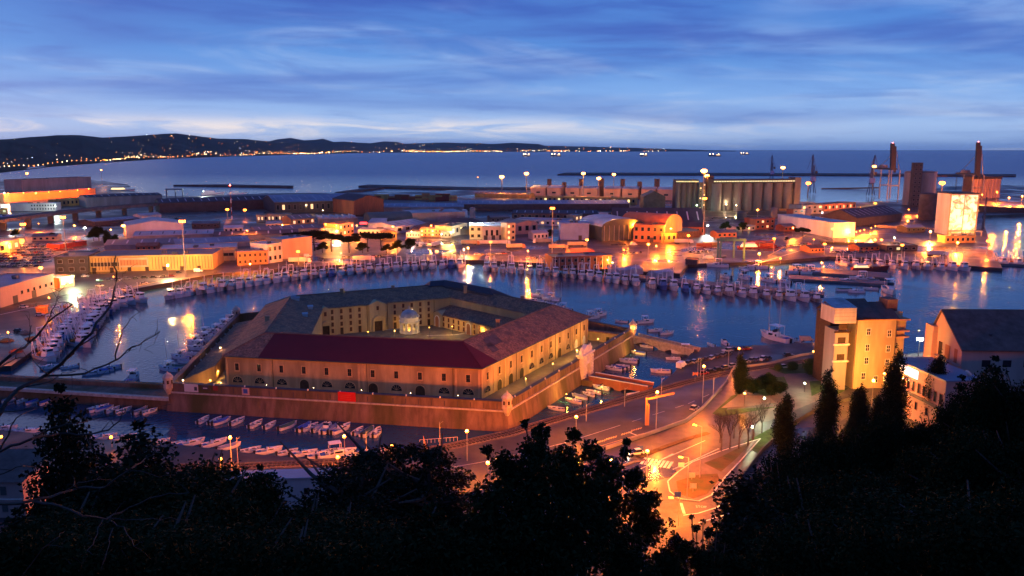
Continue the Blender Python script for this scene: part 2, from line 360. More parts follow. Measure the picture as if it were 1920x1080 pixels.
def water(name):
 m = bpy.data.materials.new(name); m.use_nodes = True
 t = m.node_tree; b = t.nodes['Principled BSDF']; L = t.links
 b.inputs['Base Color'].default_value = (0.010, 0.065, 0.110, 1); b.inputs['Roughness'].default_value = 0.07; b.inputs['IOR'].default_value = 1.33
 b.inputs['Specular IOR Level'].default_value = 0.5
 g = t.nodes.new('ShaderNodeNewGeometry')
 n1 = t.nodes.new('ShaderNodeTexNoise'); n1.inputs['Scale'].default_value = 0.55; n1.inputs['Detail'].default_value = 3.0
 n2 = t.nodes.new('ShaderNodeTexNoise'); n2.inputs['Scale'].default_value = 0.05; n2.inputs['Detail'].default_value = 3.0
 L.new(g.outputs['Position'], n1.inputs['Vector']); L.new(g.outputs['Position'], n2.inputs['Vector'])
 # patches of calmer and livelier water
 mr = t.nodes.new('ShaderNodeMapRange'); mr.inputs[1].default_value = 0.35; mr.inputs[2].default_value = 0.65; mr.inputs[3].default_value = 0.12; mr.inputs[4].default_value = 0.5
 L.new(n2.outputs[0], mr.inputs[0])
 bp = t.nodes.new('ShaderNodeBump'); bp.inputs['Distance'].default_value = 0.4
 sy = t.nodes.new('ShaderNodeSeparateXYZ'); L.new(g.outputs['Position'], sy.inputs[0])
 wv = t.nodes.new('ShaderNodeMapRange'); wv.inputs[1].default_value = 1250; wv.inputs[2].default_value = 2600; wv.inputs[3].default_value = 0.0; wv.inputs[4].default_value = 3.0
 L.new(sy.outputs[1], wv.inputs[0]); av = t.nodes.new('ShaderNodeMath'); L.new(wv.outputs[0], av.inputs[0]); L.new(mr.outputs[0], av.inputs[1]); L.new(av.outputs[0], bp.inputs['Strength'])
 L.new(n1.outputs[0], bp.inputs['Height']); L.new(bp.outputs[0], b.inputs['Normal'])
 # open sea beyond the port is rougher: its slopes mirror less
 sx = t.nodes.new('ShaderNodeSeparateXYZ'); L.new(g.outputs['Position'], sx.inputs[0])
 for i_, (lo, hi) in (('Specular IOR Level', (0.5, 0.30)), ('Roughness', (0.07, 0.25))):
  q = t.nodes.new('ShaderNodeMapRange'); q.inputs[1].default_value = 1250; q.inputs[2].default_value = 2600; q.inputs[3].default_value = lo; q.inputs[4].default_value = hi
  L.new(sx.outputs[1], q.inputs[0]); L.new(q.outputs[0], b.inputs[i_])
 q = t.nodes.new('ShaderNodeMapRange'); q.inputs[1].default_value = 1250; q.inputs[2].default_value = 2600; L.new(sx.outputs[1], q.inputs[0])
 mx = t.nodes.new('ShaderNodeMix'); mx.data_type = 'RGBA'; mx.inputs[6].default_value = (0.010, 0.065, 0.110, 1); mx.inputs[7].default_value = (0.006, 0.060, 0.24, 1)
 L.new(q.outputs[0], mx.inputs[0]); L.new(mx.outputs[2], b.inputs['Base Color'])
 return m
MT['water'] = water('water')
# ================================================================ THE SETTING
def struct(name, mb, m, **k):
 return mb.build(name, m, None, kind='structure', **k)
def sheet(name, px, z, m, kind='structure', parent=None, h=0.0, z0=None):
 """flat sheet (or slab, when h > 0) on the ground from an outline"""
 pts = [W(x, y, z) if not isinstance(x, Vector) else x for x, y in px]
 mb = MB(); mb.prism([(p.x, p.y) for p in pts], (z - max(h, 0.003)) if z0 is None else z0, z, 0)
 o = mb.build(name, m, parent)
 if kind: o['kind'] = kind
 return o
GZ = 2.0
mb = MB(); mb.poly([(-60000, -2000, 0), (60000, -2000, 0), (60000, 60000, 0), (-60000, 60000, 0)])
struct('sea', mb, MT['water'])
# port land beyond the basin
A = [(-420, 715), (20, 686), (72, 650), (105, 612), (160, 574), (255, 541), (400, 514), (560, 501), (740, 491), (880, 487), (1050, 495), (1180, 508),
     (1275, 513), (1290, 495), (1440, 490), (1470, 488), (1555, 481), (1640, 484), (1740, 493), (1880, 503), (1862, 470), (1846, 425), (1840, 404),
     (2120, 394), (2120, 350), (1880, 347), (1760, 350), (1700, 353), (1690, 375), (1560, 382), (1500, 378), (1490, 362), (1300, 355), (1000, 351),
     (895, 353), (800, 360), (640, 361), (500, 362), (420, 366), (310, 368), (255, 360), (240, 346), (182, 338), (-300, 340), (-700, 420)]
sheet('quay_ground', A, GZ, MT['quay'], z0=-2.0)
# jetties and finger piers in the basin
for nme, pts in (('jetty', [(1168, 519), (1275, 530), (1545, 553), (1546, 547), (1290, 524), (1180, 513)]),
                 ('jetty', [(1478, 507), (1668, 521), (1672, 512), (1480, 498)]),
                 ('jetty', [(1478, 522), (1664, 533), (1666, 527), (1480, 515)]),
                 ('jetty', [(1860, 494), (2000, 500), (2000, 487), (1868, 482)])):
 sheet(nme, pts, 1.3, MT['grey_concrete'], z0=-2.0)
# breakwaters
for pts in ([(1045, 327), (1060, 323.5), (1400, 324), (1905, 326.5), (1905, 330), (1400, 327.5), (1060, 327)],
   [(672, 348.5), (690, 346), (900, 351), (1000, 351), (1000, 355), (880, 355), (700, 350)],
   [(628, 360), (690, 352), (720, 351), (700, 354), (640, 361)],
   [(325, 346.5), (420, 345.5), (550, 348), (550, 350), (420, 348)]):
 mb = MB(); P = [W(x, y, 3.0) for x, y in pts]
 mb.prism([(p.x, p.y) for p in P], -2, 3.2, 0); struct('breakwater', mb, MT['rock'])
# land on the near shore
D = [(1305, 652), (1548, 641), (1700, 664), (1760, 655), (2400, 640)]
Dp = [W(x, y, GZ) for x, y in D] + [Vector((420, 60, 2)), Vector((420, -60, 2)), Vector((-420, -60, 2)), Vector((-420, 160, 2))]
Ds = [(-420, 788), (0, 806), (200, 824), (340, 834), (480, 851), (630, 865), (740, 858), (850, 838), (960, 806), (1035, 783), (1150, 763), (1218, 737), (1262, 700)]
Dp += [W(x, y, GZ) for x, y in Ds]
mb = MB(); mb.prism([(p.x, p.y) for p in Dp], -2, GZ, 0); struct('near_ground', mb, MT['asphalt'])
# hillside under the camera
def hill_z(x, y):
 a = 74.5 - 0.655 * y
 r = 71 - 0.43 * y
 k = min(1, max(0, (x - 10 - 0.12 * y) / 30.0)); k = k * k * (3 - 2 * k)
 return max(1.2, a * (1 - k) + r * k)
mb = MB(); nx, ny = 60, 44
xs = [-220 + i * 440 / nx for i in range(nx + 1)]; ys = [-30 + j * 210 / ny for j in range(ny + 1)]
P = [(x, y, hill_z(x, y) + (random.uniform(-.5, .5) if hill_z(x, y) > 2 else 0)) for y in ys for x in xs]
mb.add(P, [[j * (nx + 1) + i, j * (nx + 1) + i + 1, (j + 1) * (nx + 1) + i + 1, (j + 1) * (nx + 1) + i] for j in range(ny) for i in range(nx)])
struct('hillside', mb, MT['hill_ground'], smooth=True)
# far coast: shoreline, rising ground and ridge
SH = [(-500, 372), (-120, 338), (0, 324), (100, 312.5), (200, 305), (300, 298.5), (400, 294.5), (480, 292), (550, 290), (620, 288), (700, 286.5), (800, 285.6), (900, 285), (1000, 284.6), (1120, 284.2), (1250, 284), (1400, 283.8)]
RG = [(-500, 262), (-120, 264), (0, 262), (60, 257), (110, 253.5), (145, 253), (190, 258), (240, 256), (300, 251.5), (330, 250), (360, 254), (410, 260), (460, 261), (520, 267), (580, 268.5), (640, 265.5), (700, 269), (760, 269.5), (830, 267.5), (900, 269), (960, 271.5), (1030, 273.5), (1100, 275), (1180, 277), (1260, 279.5), (1400, 284)]
def interp(tab, x):
 for (x0, y0), (x1, y1) in zip(tab, tab[1:]):
  if x0 <= x <= x1: return y0 + (y1 - y0) * (x - x0) / (x1 - x0)
 return tab[-1][1]
mb = MB(); cols = []
rr = random.Random(3)
nq = 220
for i in range(nq + 1):
 px = -500 + 1880 * i / nq
 p0 = W(px, interp(SH, px), 0.0)
 k = 1.55 if px < 600 else 1.55 - 0.3 * (px - 600) / 655
 Dr = p0.y * k + 700
 rgy = interp(RG, px) - 0.5 * rr.random()
 p4 = RAY(px, rgy, Dr)
 c = [p0 - Vector((0, 0, 5)), p0 + Vector((0, 0, 3))]
 for f, g in ((0.12, 0.03), (0.35, 0.22), (0.6, 0.45), (0.8, 0.74)):
  q = p0.lerp(p4, f); q.z = 3 + (p4.z - 3) * (g + 0.12 * (rr.random() - 0.5) + 0.08 * math.sin(px * 0.05 + f * 9)); c.append(q)
 c.append(p4); q = p4 + (p4 - p0) * 0.4; q.z = p4.z * 0.3; c.append(q)
 cols.append(c)
m_ = len(cols[0]); mb.v = [tuple(p) for c in cols for p in c]
for i in range(nq):
 for j in range(m_ - 1): mb.f.append([i * m_ + j, (i + 1) * m_ + j, (i + 1) * m_ + j + 1, i * m_ + j + 1]); mb.m.append(0)
coast = struct('coast_hills', mb, MT['hill'], smooth=True)
def coast_pt(px, f):
 i = (px + 500) / 1880 * nq; i0 = max(0, min(nq - 1, int(i))); t = i - i0
 a = [cols[i0][j].lerp(cols[i0 + 1][j], t) for j in range(1, m_ - 1)]
 g = [0, 0.12, 0.35, 0.6, 0.8, 1.0]
 for j in range(5):
  if g[j] <= f <= g[j + 1]: return a[j].lerp(a[j + 1], (f - g[j]) / (g[j + 1] - g[j]))
 return a[-1]
# distant mountains
for pts in ([(470, 284), (500, 266), (520, 261), (545, 258.5), (570, 263), (590, 262), (606, 260), (625, 266), (660, 284)],
   [(660, 284), (690, 269), (720, 265), (745, 266), (790, 284)], [(900, 284), (925, 270), (960, 267.5), (1010, 270), (1060, 284)]):
 mb = MB(); fr = [RAY(x, y, 30000) for x, y in pts]; bk = [p + Vector((p.x * 0.1, 6000, -max(0, p.z) * 0.8)) for p in fr]
 n = len(fr); ft = [Vector((p.x, p.y - 3000, -60)) for p in fr]
 for i in range(n - 1):
  mb.poly([ft[i], ft[i + 1], fr[i + 1], fr[i]]); mb.poly([fr[i], fr[i + 1], bk[i + 1], bk[i]])
 struct('distant_mountain', mb, MT['hill'], smooth=True)
# ---------------------------------------------------------------- roads of the near shore
def band(name, up, lo, z, m, **k):
 return sheet(name, list(up) + list(lo)[::-1], z, m, **k)
def line_strip(mb, a, b, w, z, mi=0):
 a = Vector((a.x, a.y, z)); b = Vector((b.x, b.y, z)); d = (b - a)
 if d.length < 1e-4: return
 s = Vector((-d.y, d.x, 0)).normalized() * w / 2
 mb.add([a - s, b - s, b + s, a + s], [[0, 1, 2, 3]])
def marking(name, pxs, w, z, m=None, dash=None):
 mb = MB(); P = [W(x, y, z) for x, y in pxs]
 for a, b in zip(P, P[1:]):
  if not dash: line_strip(mb, a, b, w, z)
  else:
   L_ = (b - a).length; k = 0.0
   while k < L_:
    line_strip(mb, a.lerp(b, k / L_), a.lerp(b, min(1, (k + dash[0]) / L_)), w, z); k += sum(dash)
 return mb.build(name, m or MT['white_line'], None, kind='structure')
# the quay road: dark asphalt from the lower left to the right edge
band('road', [(-60, 905), (200, 900), (380, 893), (520, 889), (640, 884), (780, 869), (900, 848), (1000, 824), (1100, 797), (1200, 767), (1300, 737), (1400, 713), (1480, 699), (1560, 690)],
     [(-60, 960), (200, 948), (380, 925), (520, 915), (640, 905), (800, 898), (900, 886), (1000, 865), (1130, 842), (1208, 817), (1284, 790), (1314, 767), (1342, 737), (1362, 714), (1440, 697), (1560, 678)][:11] +
     [(1342, 738), (1368, 727), (1420, 716), (1480, 704), (1560, 694)], GZ + 0.004, MT['asphalt'])
# road lit orange that climbs from the crossing
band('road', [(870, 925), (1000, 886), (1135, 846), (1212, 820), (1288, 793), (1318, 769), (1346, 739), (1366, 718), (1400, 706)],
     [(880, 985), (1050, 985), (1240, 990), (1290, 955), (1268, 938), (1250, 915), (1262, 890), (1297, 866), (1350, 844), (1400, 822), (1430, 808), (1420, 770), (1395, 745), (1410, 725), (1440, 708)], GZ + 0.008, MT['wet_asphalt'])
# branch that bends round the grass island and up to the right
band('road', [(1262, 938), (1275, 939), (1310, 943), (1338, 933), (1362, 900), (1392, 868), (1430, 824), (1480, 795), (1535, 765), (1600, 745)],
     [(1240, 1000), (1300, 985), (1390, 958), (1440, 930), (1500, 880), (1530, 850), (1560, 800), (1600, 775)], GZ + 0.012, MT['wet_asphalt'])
# park path between the lawns
band('path', [(1395, 765), (1440, 740), (1470, 705), (1490, 690), (1545, 668), (1545, 700), (1530, 730)], [(1400, 800), (1440, 790), (1500, 765), (1548, 745), (1552, 735), (1548, 730), (1530, 735)], GZ + 0.016, MT['pavement'])
# pale quay apron with the parked cars
band('road', [(1270, 706), (1312, 658), (1400, 650), (1545, 645)], [(1285, 722), (1330, 705), (1400, 690), (1545, 672)], GZ + 0.004, MT['asphalt'])
# kerbed island with rough grass
isl = [(1272, 884), (1252, 902), (1256, 921), (1274, 935), (1310, 939), (1334, 928), (1358, 896), (1388, 864), (1426, 822), (1350, 846), (1298, 866)]
def shrink(pts, f):
 cx = sum(p[0] for p in pts) / len(pts); cy = sum(p[1] for p in pts) / len(pts)
 return [(cx + (x - cx) * f, cy + (y - cy) * f) for x, y in pts]
sheet('traffic_island', isl, GZ + 0.13, MT['pavement'], h=0.14)
sheet('traffic_island_verge', [(1268, 902), (1272, 925), (1300, 934), (1326, 926), (1349, 898), (1345, 888), (1310, 890)], GZ + 0.16, MT['soil_grass'], h=0.05)
sheet('traffic_island_verge', [(1320, 868), (1352, 856), (1412, 826), (1380, 860), (1352, 884)], GZ + 0.16, MT['soil_grass'], h=0.05)
marking('kerb_line', isl + isl[:1], 0.35, GZ + 0.145)
marking('road_line', [(1262, 880), (1300, 863), (1348, 841)], 0.3, GZ + 0.03)
marking('road_line', [(1135, 905), (1180, 888), (1250, 858), (1322, 826)], 0.25, GZ + 0.03)
marking('road_line', [(1240, 862), (1262, 851)], 0.5, GZ + 0.03)
# dividing kerbs: between the quay road and the ramp, and the median of the lower road
def kerbwall(name, pxs, w, h, m, label=None, cat=None):
 mb = MB(); P = [W(x, y, GZ) for x, y in pxs]
 n = len(P); Lf = []; Rt = []
 for i, p in enumerate(P):
  d = (P[min(i + 1, n - 1)] - P[max(i - 1, 0)]).normalized(); s = Vector((-d.y, d.x, 0)) * w / 2
  Lf.append(p + s); Rt.append(p - s)
 out = [(p.x, p.y) for p in Lf] + [(p.x, p.y) for p in Rt[::-1]]
 mb.prism(out, GZ - 0.05, GZ + h, 0)
 o = mb.build(name, m)
 if label: tag(o, label, cat)
 else: o['kind'] = 'structure'
 return o
kerbwall('divider_wall', [(1135, 843), (1210, 818), (1286, 791), (1316, 768), (1344, 738), (1364, 716)], 0.5, 0.9, MT['concrete'], 'low concrete wall dividing the quay road from the orange lit ramp', 'wall')
kerbwall('median', [(1198, 858), (1247, 838), (1290, 823), (1328, 812)], 1.6, 0.15, MT['soil_grass'])
kerbwall('median', [(1210, 862), (1190, 866), (1150, 880)], 1.0, 0.14, MT['pavement'])
kerbwall('park_wall', [(1363, 716), (1375, 693), (1400, 689), (1440, 684), (1500, 668), (1545, 661)], 0.35, 0.9, MT['cream_wall'], 'low cream wall curving along the top of the little park', 'wall')
kerbwall('road_wall', [(1390, 900), (1430, 846), (1480, 800), (1535, 768), (1600, 748)], 0.4, 1.1, MT['dark_wall'], 'dark parapet wall along the side road below the cypresses', 'wall')
# markings
marking('road_line', [(640, 897), (800, 884), (900, 867), (1000, 845), (1060, 830), (1145, 803)], 0.18, GZ + 0.03)
marking('road_line', [(1145, 803), (1230, 776), (1290, 757), (1340, 735), (1400, 717)], 0.18, GZ + 0.03, dash=(4, 5))
marking('road_line', [(1208, 812), (1160, 826), (1120, 838)], 0.2, GZ + 0.03, m=MT['yellow_line'])
for i in range(4):        # blocks of short strokes beside the bus lane
 a = [(1195, 801), (1177, 808), (1148, 817), (1127, 824)][i]
 mb = MB()
 for k in range(5):
  p = W(a[0] - k * 4.3 + 8, a[1] + k * 1.2, GZ + .03); q = W(a[0] - k * 4.3 + 5.5, a[1] + k * 1.2 + 3.2, GZ + .03)
  line_strip(mb, p, q, 0.4, GZ + 0.03)
 mb.build('road_line', MT['yellow_line'], None, kind='structure')
marking('road_line', [(1178, 810), (1199, 818)], 0.45, GZ + 0.03)
# zebra crossing: every bar a piece of the crossing
zc = thing('zebra_crossing', 'white zebra crossing on the orange lit road by the grass island', 'zebra crossing', W(1225, 882, GZ + .03))
zm = None
za, zb = W(1206, 878, 0), W(1256, 886, 0)
zd = (zb - za).normalized(); zn = (W(1222, 890, 0) - W(1233, 874, 0)).normalized()
for i in range(8):
 c = za.lerp(zb, i / 7.0); c.z = GZ + 0.03
 mb = MB(); mb.obox((0, 0, 0), zn * 2.3, zd * 0.36, (0, 0, 0.006))
 link('bar', mb.mesh('bar', MT['white_line']), zc, c - zc.location)
# give-way triangle lines and the STOP word by the mouth of the branch road
marking('stop_line', [(1277, 943), (1283, 963)], 0.6, GZ + 0.03)
marking('road_line', [(1281, 966), (1310, 962), (1345, 951), (1372, 931)], 0.35, GZ + 0.03)
marking('road_line', [(1310, 980), (1345, 970), (1400, 952)], 0.3, GZ + 0.03)
fc = bpy.data.curves.new('stop', 'FONT'); fc.body = 'STOP'; fc.size = 1.0; fc.align_x = 'CENTER'
fo = bpy.data.objects.new('stop_tmp', fc); COL.objects.link(fo)
bpy.context.view_layer.update()
me = bpy.data.meshes.new_from_object(fo.evaluated_get(bpy.context.evaluated_depsgraph_get()))
bpy.data.objects.remove(fo)
me.materials.clear(); me.materials.append(MT['white_line'])
sp_ = W(1315, 952, GZ + 0.03)
so_ = link('road_lettering', me, None, sp_, (0, 0, math.radians(-8)), (1.0, 1.5, 1)); so_['kind'] = 'structure'
# railway along the shore: ballast, sleepers, rails
TR = [(330, 876), (480, 873), (640, 865), (740, 854), (850, 836), (960, 811), (1035, 789), (1100, 770), (1200, 741), (1290, 716), (1360, 700), (1440, 687), (1545, 672)]
TP = [W(x, y, GZ) for x, y in TR]
kerbwall('railway_bed', TR, 4.6, 0.10, MT['ballast'])
def along(P, step, start=0.0):
 """points and headings every step metres along a polyline"""
 out = []; k = start
 for a, b in zip(P, P[1:]):
  d = b - a; L_ = d.length
  while k < L_:
   out.append((a + d * (k / L_), math.atan2(d.y, d.x))); k += step
  k -= L_
 return out
slm = MB(); slm.box(-0.32, -1.45, 0, 0.32, 1.45, 0.16)
slm = slm.mesh('sleeper', MT['sleeper'])
trk = thing('railway_track', 'single railway track on pale sleepers curving along the shore road', 'railway track', TP[0])
for p, a in along(TP, 1.15)[:300]:
 link('sleeper', slm, trk, p + Vector((0, 0, 0.10)) - trk.location, (0, 0, a))
for s in (-0.75, 0.75):
 mb = MB(); L_ = []
 for i, p in enumerate(TP):
  d = (TP[min(i + 1, len(TP) - 1)] - TP[max(i - 1, 0)]).normalized()
  L_.append(p + Vector((-d.y, d.x, 0)) * s + Vector((0, 0, 0.34)) - trk.location)
 mb.path(L_, 0.10, 4); mb.build('rail', MT['rail'], trk)
# lawns of the park
for pts in ([(1440, 690), (1475, 683), (1512, 681), (1516, 699), (1470, 700)], [(1405, 712), (1470, 706), (1478, 722), (1440, 742), (1405, 733)],
   [(1336, 775), (1372, 742), (1384, 738), (1362, 768), (1460, 762), (1352, 781)], [(1518, 715), (1545, 713), (1548, 730), (1522, 742)], [(1545, 730), (1590, 728), (1560, 745), (1548, 742)],
   [(1395, 830), (1450, 800), (1500, 785), (1490, 800), (1420, 850)]):
 sheet('lawn', pts, GZ + 0.1, MT['grass'], h=0.12)
sheet('park_pavement', [(1352, 765), (1384, 741), (1440, 742), (1455, 755), (1400, 762)], GZ + 0.12, MT['terrace'], h=0.12)
# raised approach causeway to the island, far left
cw = thing('causeway', 'long walled causeway leading over the water to the island corner', 'causeway', W(150, 740, 0))
def cz(name, pxs, z0, z1, m):
 mb = MB(); P = [W(x, y, z1) - Vector((cw.location.x, cw.location.y, 0)) for x, y in pxs]; mb.prism([(p.x, p.y) for p in P], z0, z1); mb.build(name, m, cw)
cz('wall', [(-200, 716), (0, 728), (130, 736), (318, 748), (318, 724), (130, 714), (0, 706), (-200, 695)], -1.5, 3.6, MT['stone_wall'])
cz('parapet', [(-200, 713), (0, 724), (130, 732), (316, 744), (316, 747), (130, 735), (0, 727), (-200, 716)], 3.5, 4.4, MT['stone_trim'])
cz('parapet', [(-200, 692), (0, 702), (130, 709), (314, 718), (314, 722), (130, 713), (0, 706), (-200, 696)], 3.5, 5.0, MT['stone_wall'])
# ================================================================ THE PENTAGONAL ISLAND FORTRESS
V0, V1 = W(310, 771, 0), W(955, 811, 0)
SIDE = (V1 - V0).length
def rot2(v, a): return Vector((v.x * math.cos(a) - v.y * math.sin(a), v.x * math.sin(a) + v.y * math.cos(a), 0))
d0 = (V1 - V0).normalized()
PV = [V0.copy()]; d = d0.copy()
for i in range(4): PV.append(PV[-1] + d * SIDE); d = rot2(d, 2 * PI / 5)
CEN = sum(PV, Vector()) / 5
APO = SIDE / (2 * math.tan(PI / 5))
def ring(off, z=0.0):
 k = (APO - off) / APO
 return [Vector((CEN.x + (p.x - CEN.x) * k, CEN.y + (p.y - CEN.y) * k, z)) for p in PV]
def Lc(v): return Vector((v.x - CEN.x, v.y - CEN.y, v.z))
WALLTOP, TERR = 8.6, 4.0
SN = ['front', 'right', 'rear right', 'rear left', 'left']
isl = MB(); isl.prism([(p.x, p.y) for p in ring(1.4)], -1.5, TERR, 0)
struct('island_ground', isl, MT['terrace'])
bw = thing('bastion_wall', 'massive five-sided stained stone bastion wall rising from the water round the island', 'wall', (CEN.x, CEN.y, 0))
r0, r1, r2, r3, r4 = ring(0, -1.5), ring(1.3, 5.7), ring(1.0, 5.7), ring(1.35, 6.15), ring(2.5, 6.1)
for i in range(5):
 j = (i + 1) % 5
 mb = MB(); mb.poly([Lc(r0[i]), Lc(r0[j]), Lc(r1[j]), Lc(r1[i])]); mb.build('wall', MT['stone_wall'], bw)
 mb = MB()
 a, b = ring(0.95, 5.62), ring(0.95, 6.05); c, e = ring(1.5, 5.62), ring(1.5, 6.05)
 mb.poly([Lc(a[i]), Lc(a[j]), Lc(b[j]), Lc(b[i])]); mb.poly([Lc(b[i]), Lc(b[j]), Lc(e[j]), Lc(e[i])]); mb.poly([Lc(c[j]), Lc(a[j]), Lc(a[i]), Lc(c[i])][::-1])
 mb.build('cordon', MT['stone_trim'], bw)
 mb = MB()
 o0, o1, i0, i1 = ring(1.35, 5.95), ring(1.35, WALLTOP), ring(2.5, TERR - .1), ring(2.5, WALLTOP)
 mb.poly([Lc(o0[i]), Lc(o0[j]), Lc(o1[j]), Lc(o1[i])]); mb.poly([Lc(o1[i]), Lc(o1[j]), Lc(i1[j]), Lc(i1[i])]); mb.poly([Lc(i0[j]), Lc(i0[i]), Lc(i1[i]), Lc(i1[j])])
 mb.build('parapet', MT['stone_wall'], bw)
 mb = MB()
 o0, o1, i0, i1 = ring(1.2, WALLTOP), ring(1.2, WALLTOP + .22), ring(2.65, WALLTOP), ring(2.65, WALLTOP + .22)
 mb.poly([Lc(o0[i]), Lc(o0[j]), Lc(o1[j]), Lc(o1[i])]); mb.poly([Lc(o1[i]), Lc(o1[j]), Lc(i1[j]), Lc(i1[i])]); mb.poly([Lc(i0[j]), Lc(i0[i]), Lc(i1[i]), Lc(i1[j])])
 mb.build('coping', MT['dark_steel'], bw)
 # weep holes / embrasure slits under the coping of the two walls in view
 if i in (0, 1):
  a, b = ring(1.33, 7.2)[i], ring(1.33, 7.2)[j]; dd = (b - a).normalized(); nrm = Vector((dd.y, -dd.x, 0))
  sl = MB(); sl.obox((0, 0, 0), dd * 0.11, nrm * 0.03, (0, 0, 0.75)); sl = sl.mesh('slit', MT['dark_wall'])
  for k in range(26): link('slit', sl, bw, Lc(a + dd * (6 + 3.9 * k)))
  st = MB(); st.obox((0, 0, 0), dd * 0.16, nrm * 0.16, (0, 0, 0.28)); st = st.mesh('stud', MT['white_stone'])
  for k in range(10): link('stud', st, bw, Lc(a + dd * (5 + 10.2 * k)) + Vector((0, 0, 1.8)))
# banners and notice boards hung on the outer face of the front wall
def banner(px0, px1, z0, z1, m, label, name='banner', cat='banner'):
 a, b = ring(1.3)[0], ring(1.3)[1]; dd = (b - a).normalized(); nrm = Vector((dd.y, -dd.x, 0))
 def tpos(px):
  lo, hi = 0.0, 1.0
  for _ in range(40):
   m_ = (lo + hi) / 2; q = a.lerp(b, m_); c, s = math.cos(PITCH), math.sin(PITCH)
   x = 960 + FPX * q.x / (q.y * c + (HCAM - 7) * s)
   if x < px: lo = m_
   else: hi = m_
  return lo
 p, q = a.lerp(b, tpos(px0)), a.lerp(b, tpos(px1))
 t = thing(name, label, cat, ((p.x + q.x) / 2, (p.y + q.y) / 2, z0), math.atan2(dd.y, dd.x))
 w = (q - p).length / 2
 mb = MB(); mb.box(-w, -0.14, 0, w, -0.06, z1 - z0); mb.build('sheet', m, t)
 return t, w, z1 - z0
t, w, h = banner(634, 667, 6.1, 9.0, MT['red_banner'], 'plain red banner hung over the front bastion wall')
for k in range(3):
 mb = MB(); mb.box(-w * .8, -0.16, h * (.25 + .2 * k), w * .5, -0.15, h * (.25 + .2 * k) + .05); mb.build('faded_line', MT['orange_wall'], t)
t, w, h = banner(346, 372, 6.3, 8.8, MT['white_wall'], 'large white notice sheet at the left end of the front bastion wall')
mb = MB(); mb.box(w * .45, -0.16, .5, w * .85, -0.15, 1.7); mb.build('picture', MT['dark_wall'], t)
t, w, h = banner(379, 392, 7.2, 8.7, MT['dark_wall'], 'small dark poster beside the large white notice sheet')
mb = MB(); mb.box(-w * .6, -0.16, .4, w * .6, -0.15, .7); mb.build('printed_line', MT['white_wall'], t)
t, w, h = banner(400, 409, 7.2, 8.7, MT['hull_red'], 'narrow dark red poster between the small dark poster and the blue one')
t, w, h = banner(454, 468, 6.3, 8.6, MT['pink_wall'], 'pinkish poster with a blue square on the front bastion wall')
mb = MB(); mb.box(-w * .6, -0.16, .5, w * .55, -0.15, 1.9); mb.build('picture', MT['cover_blue'], t)
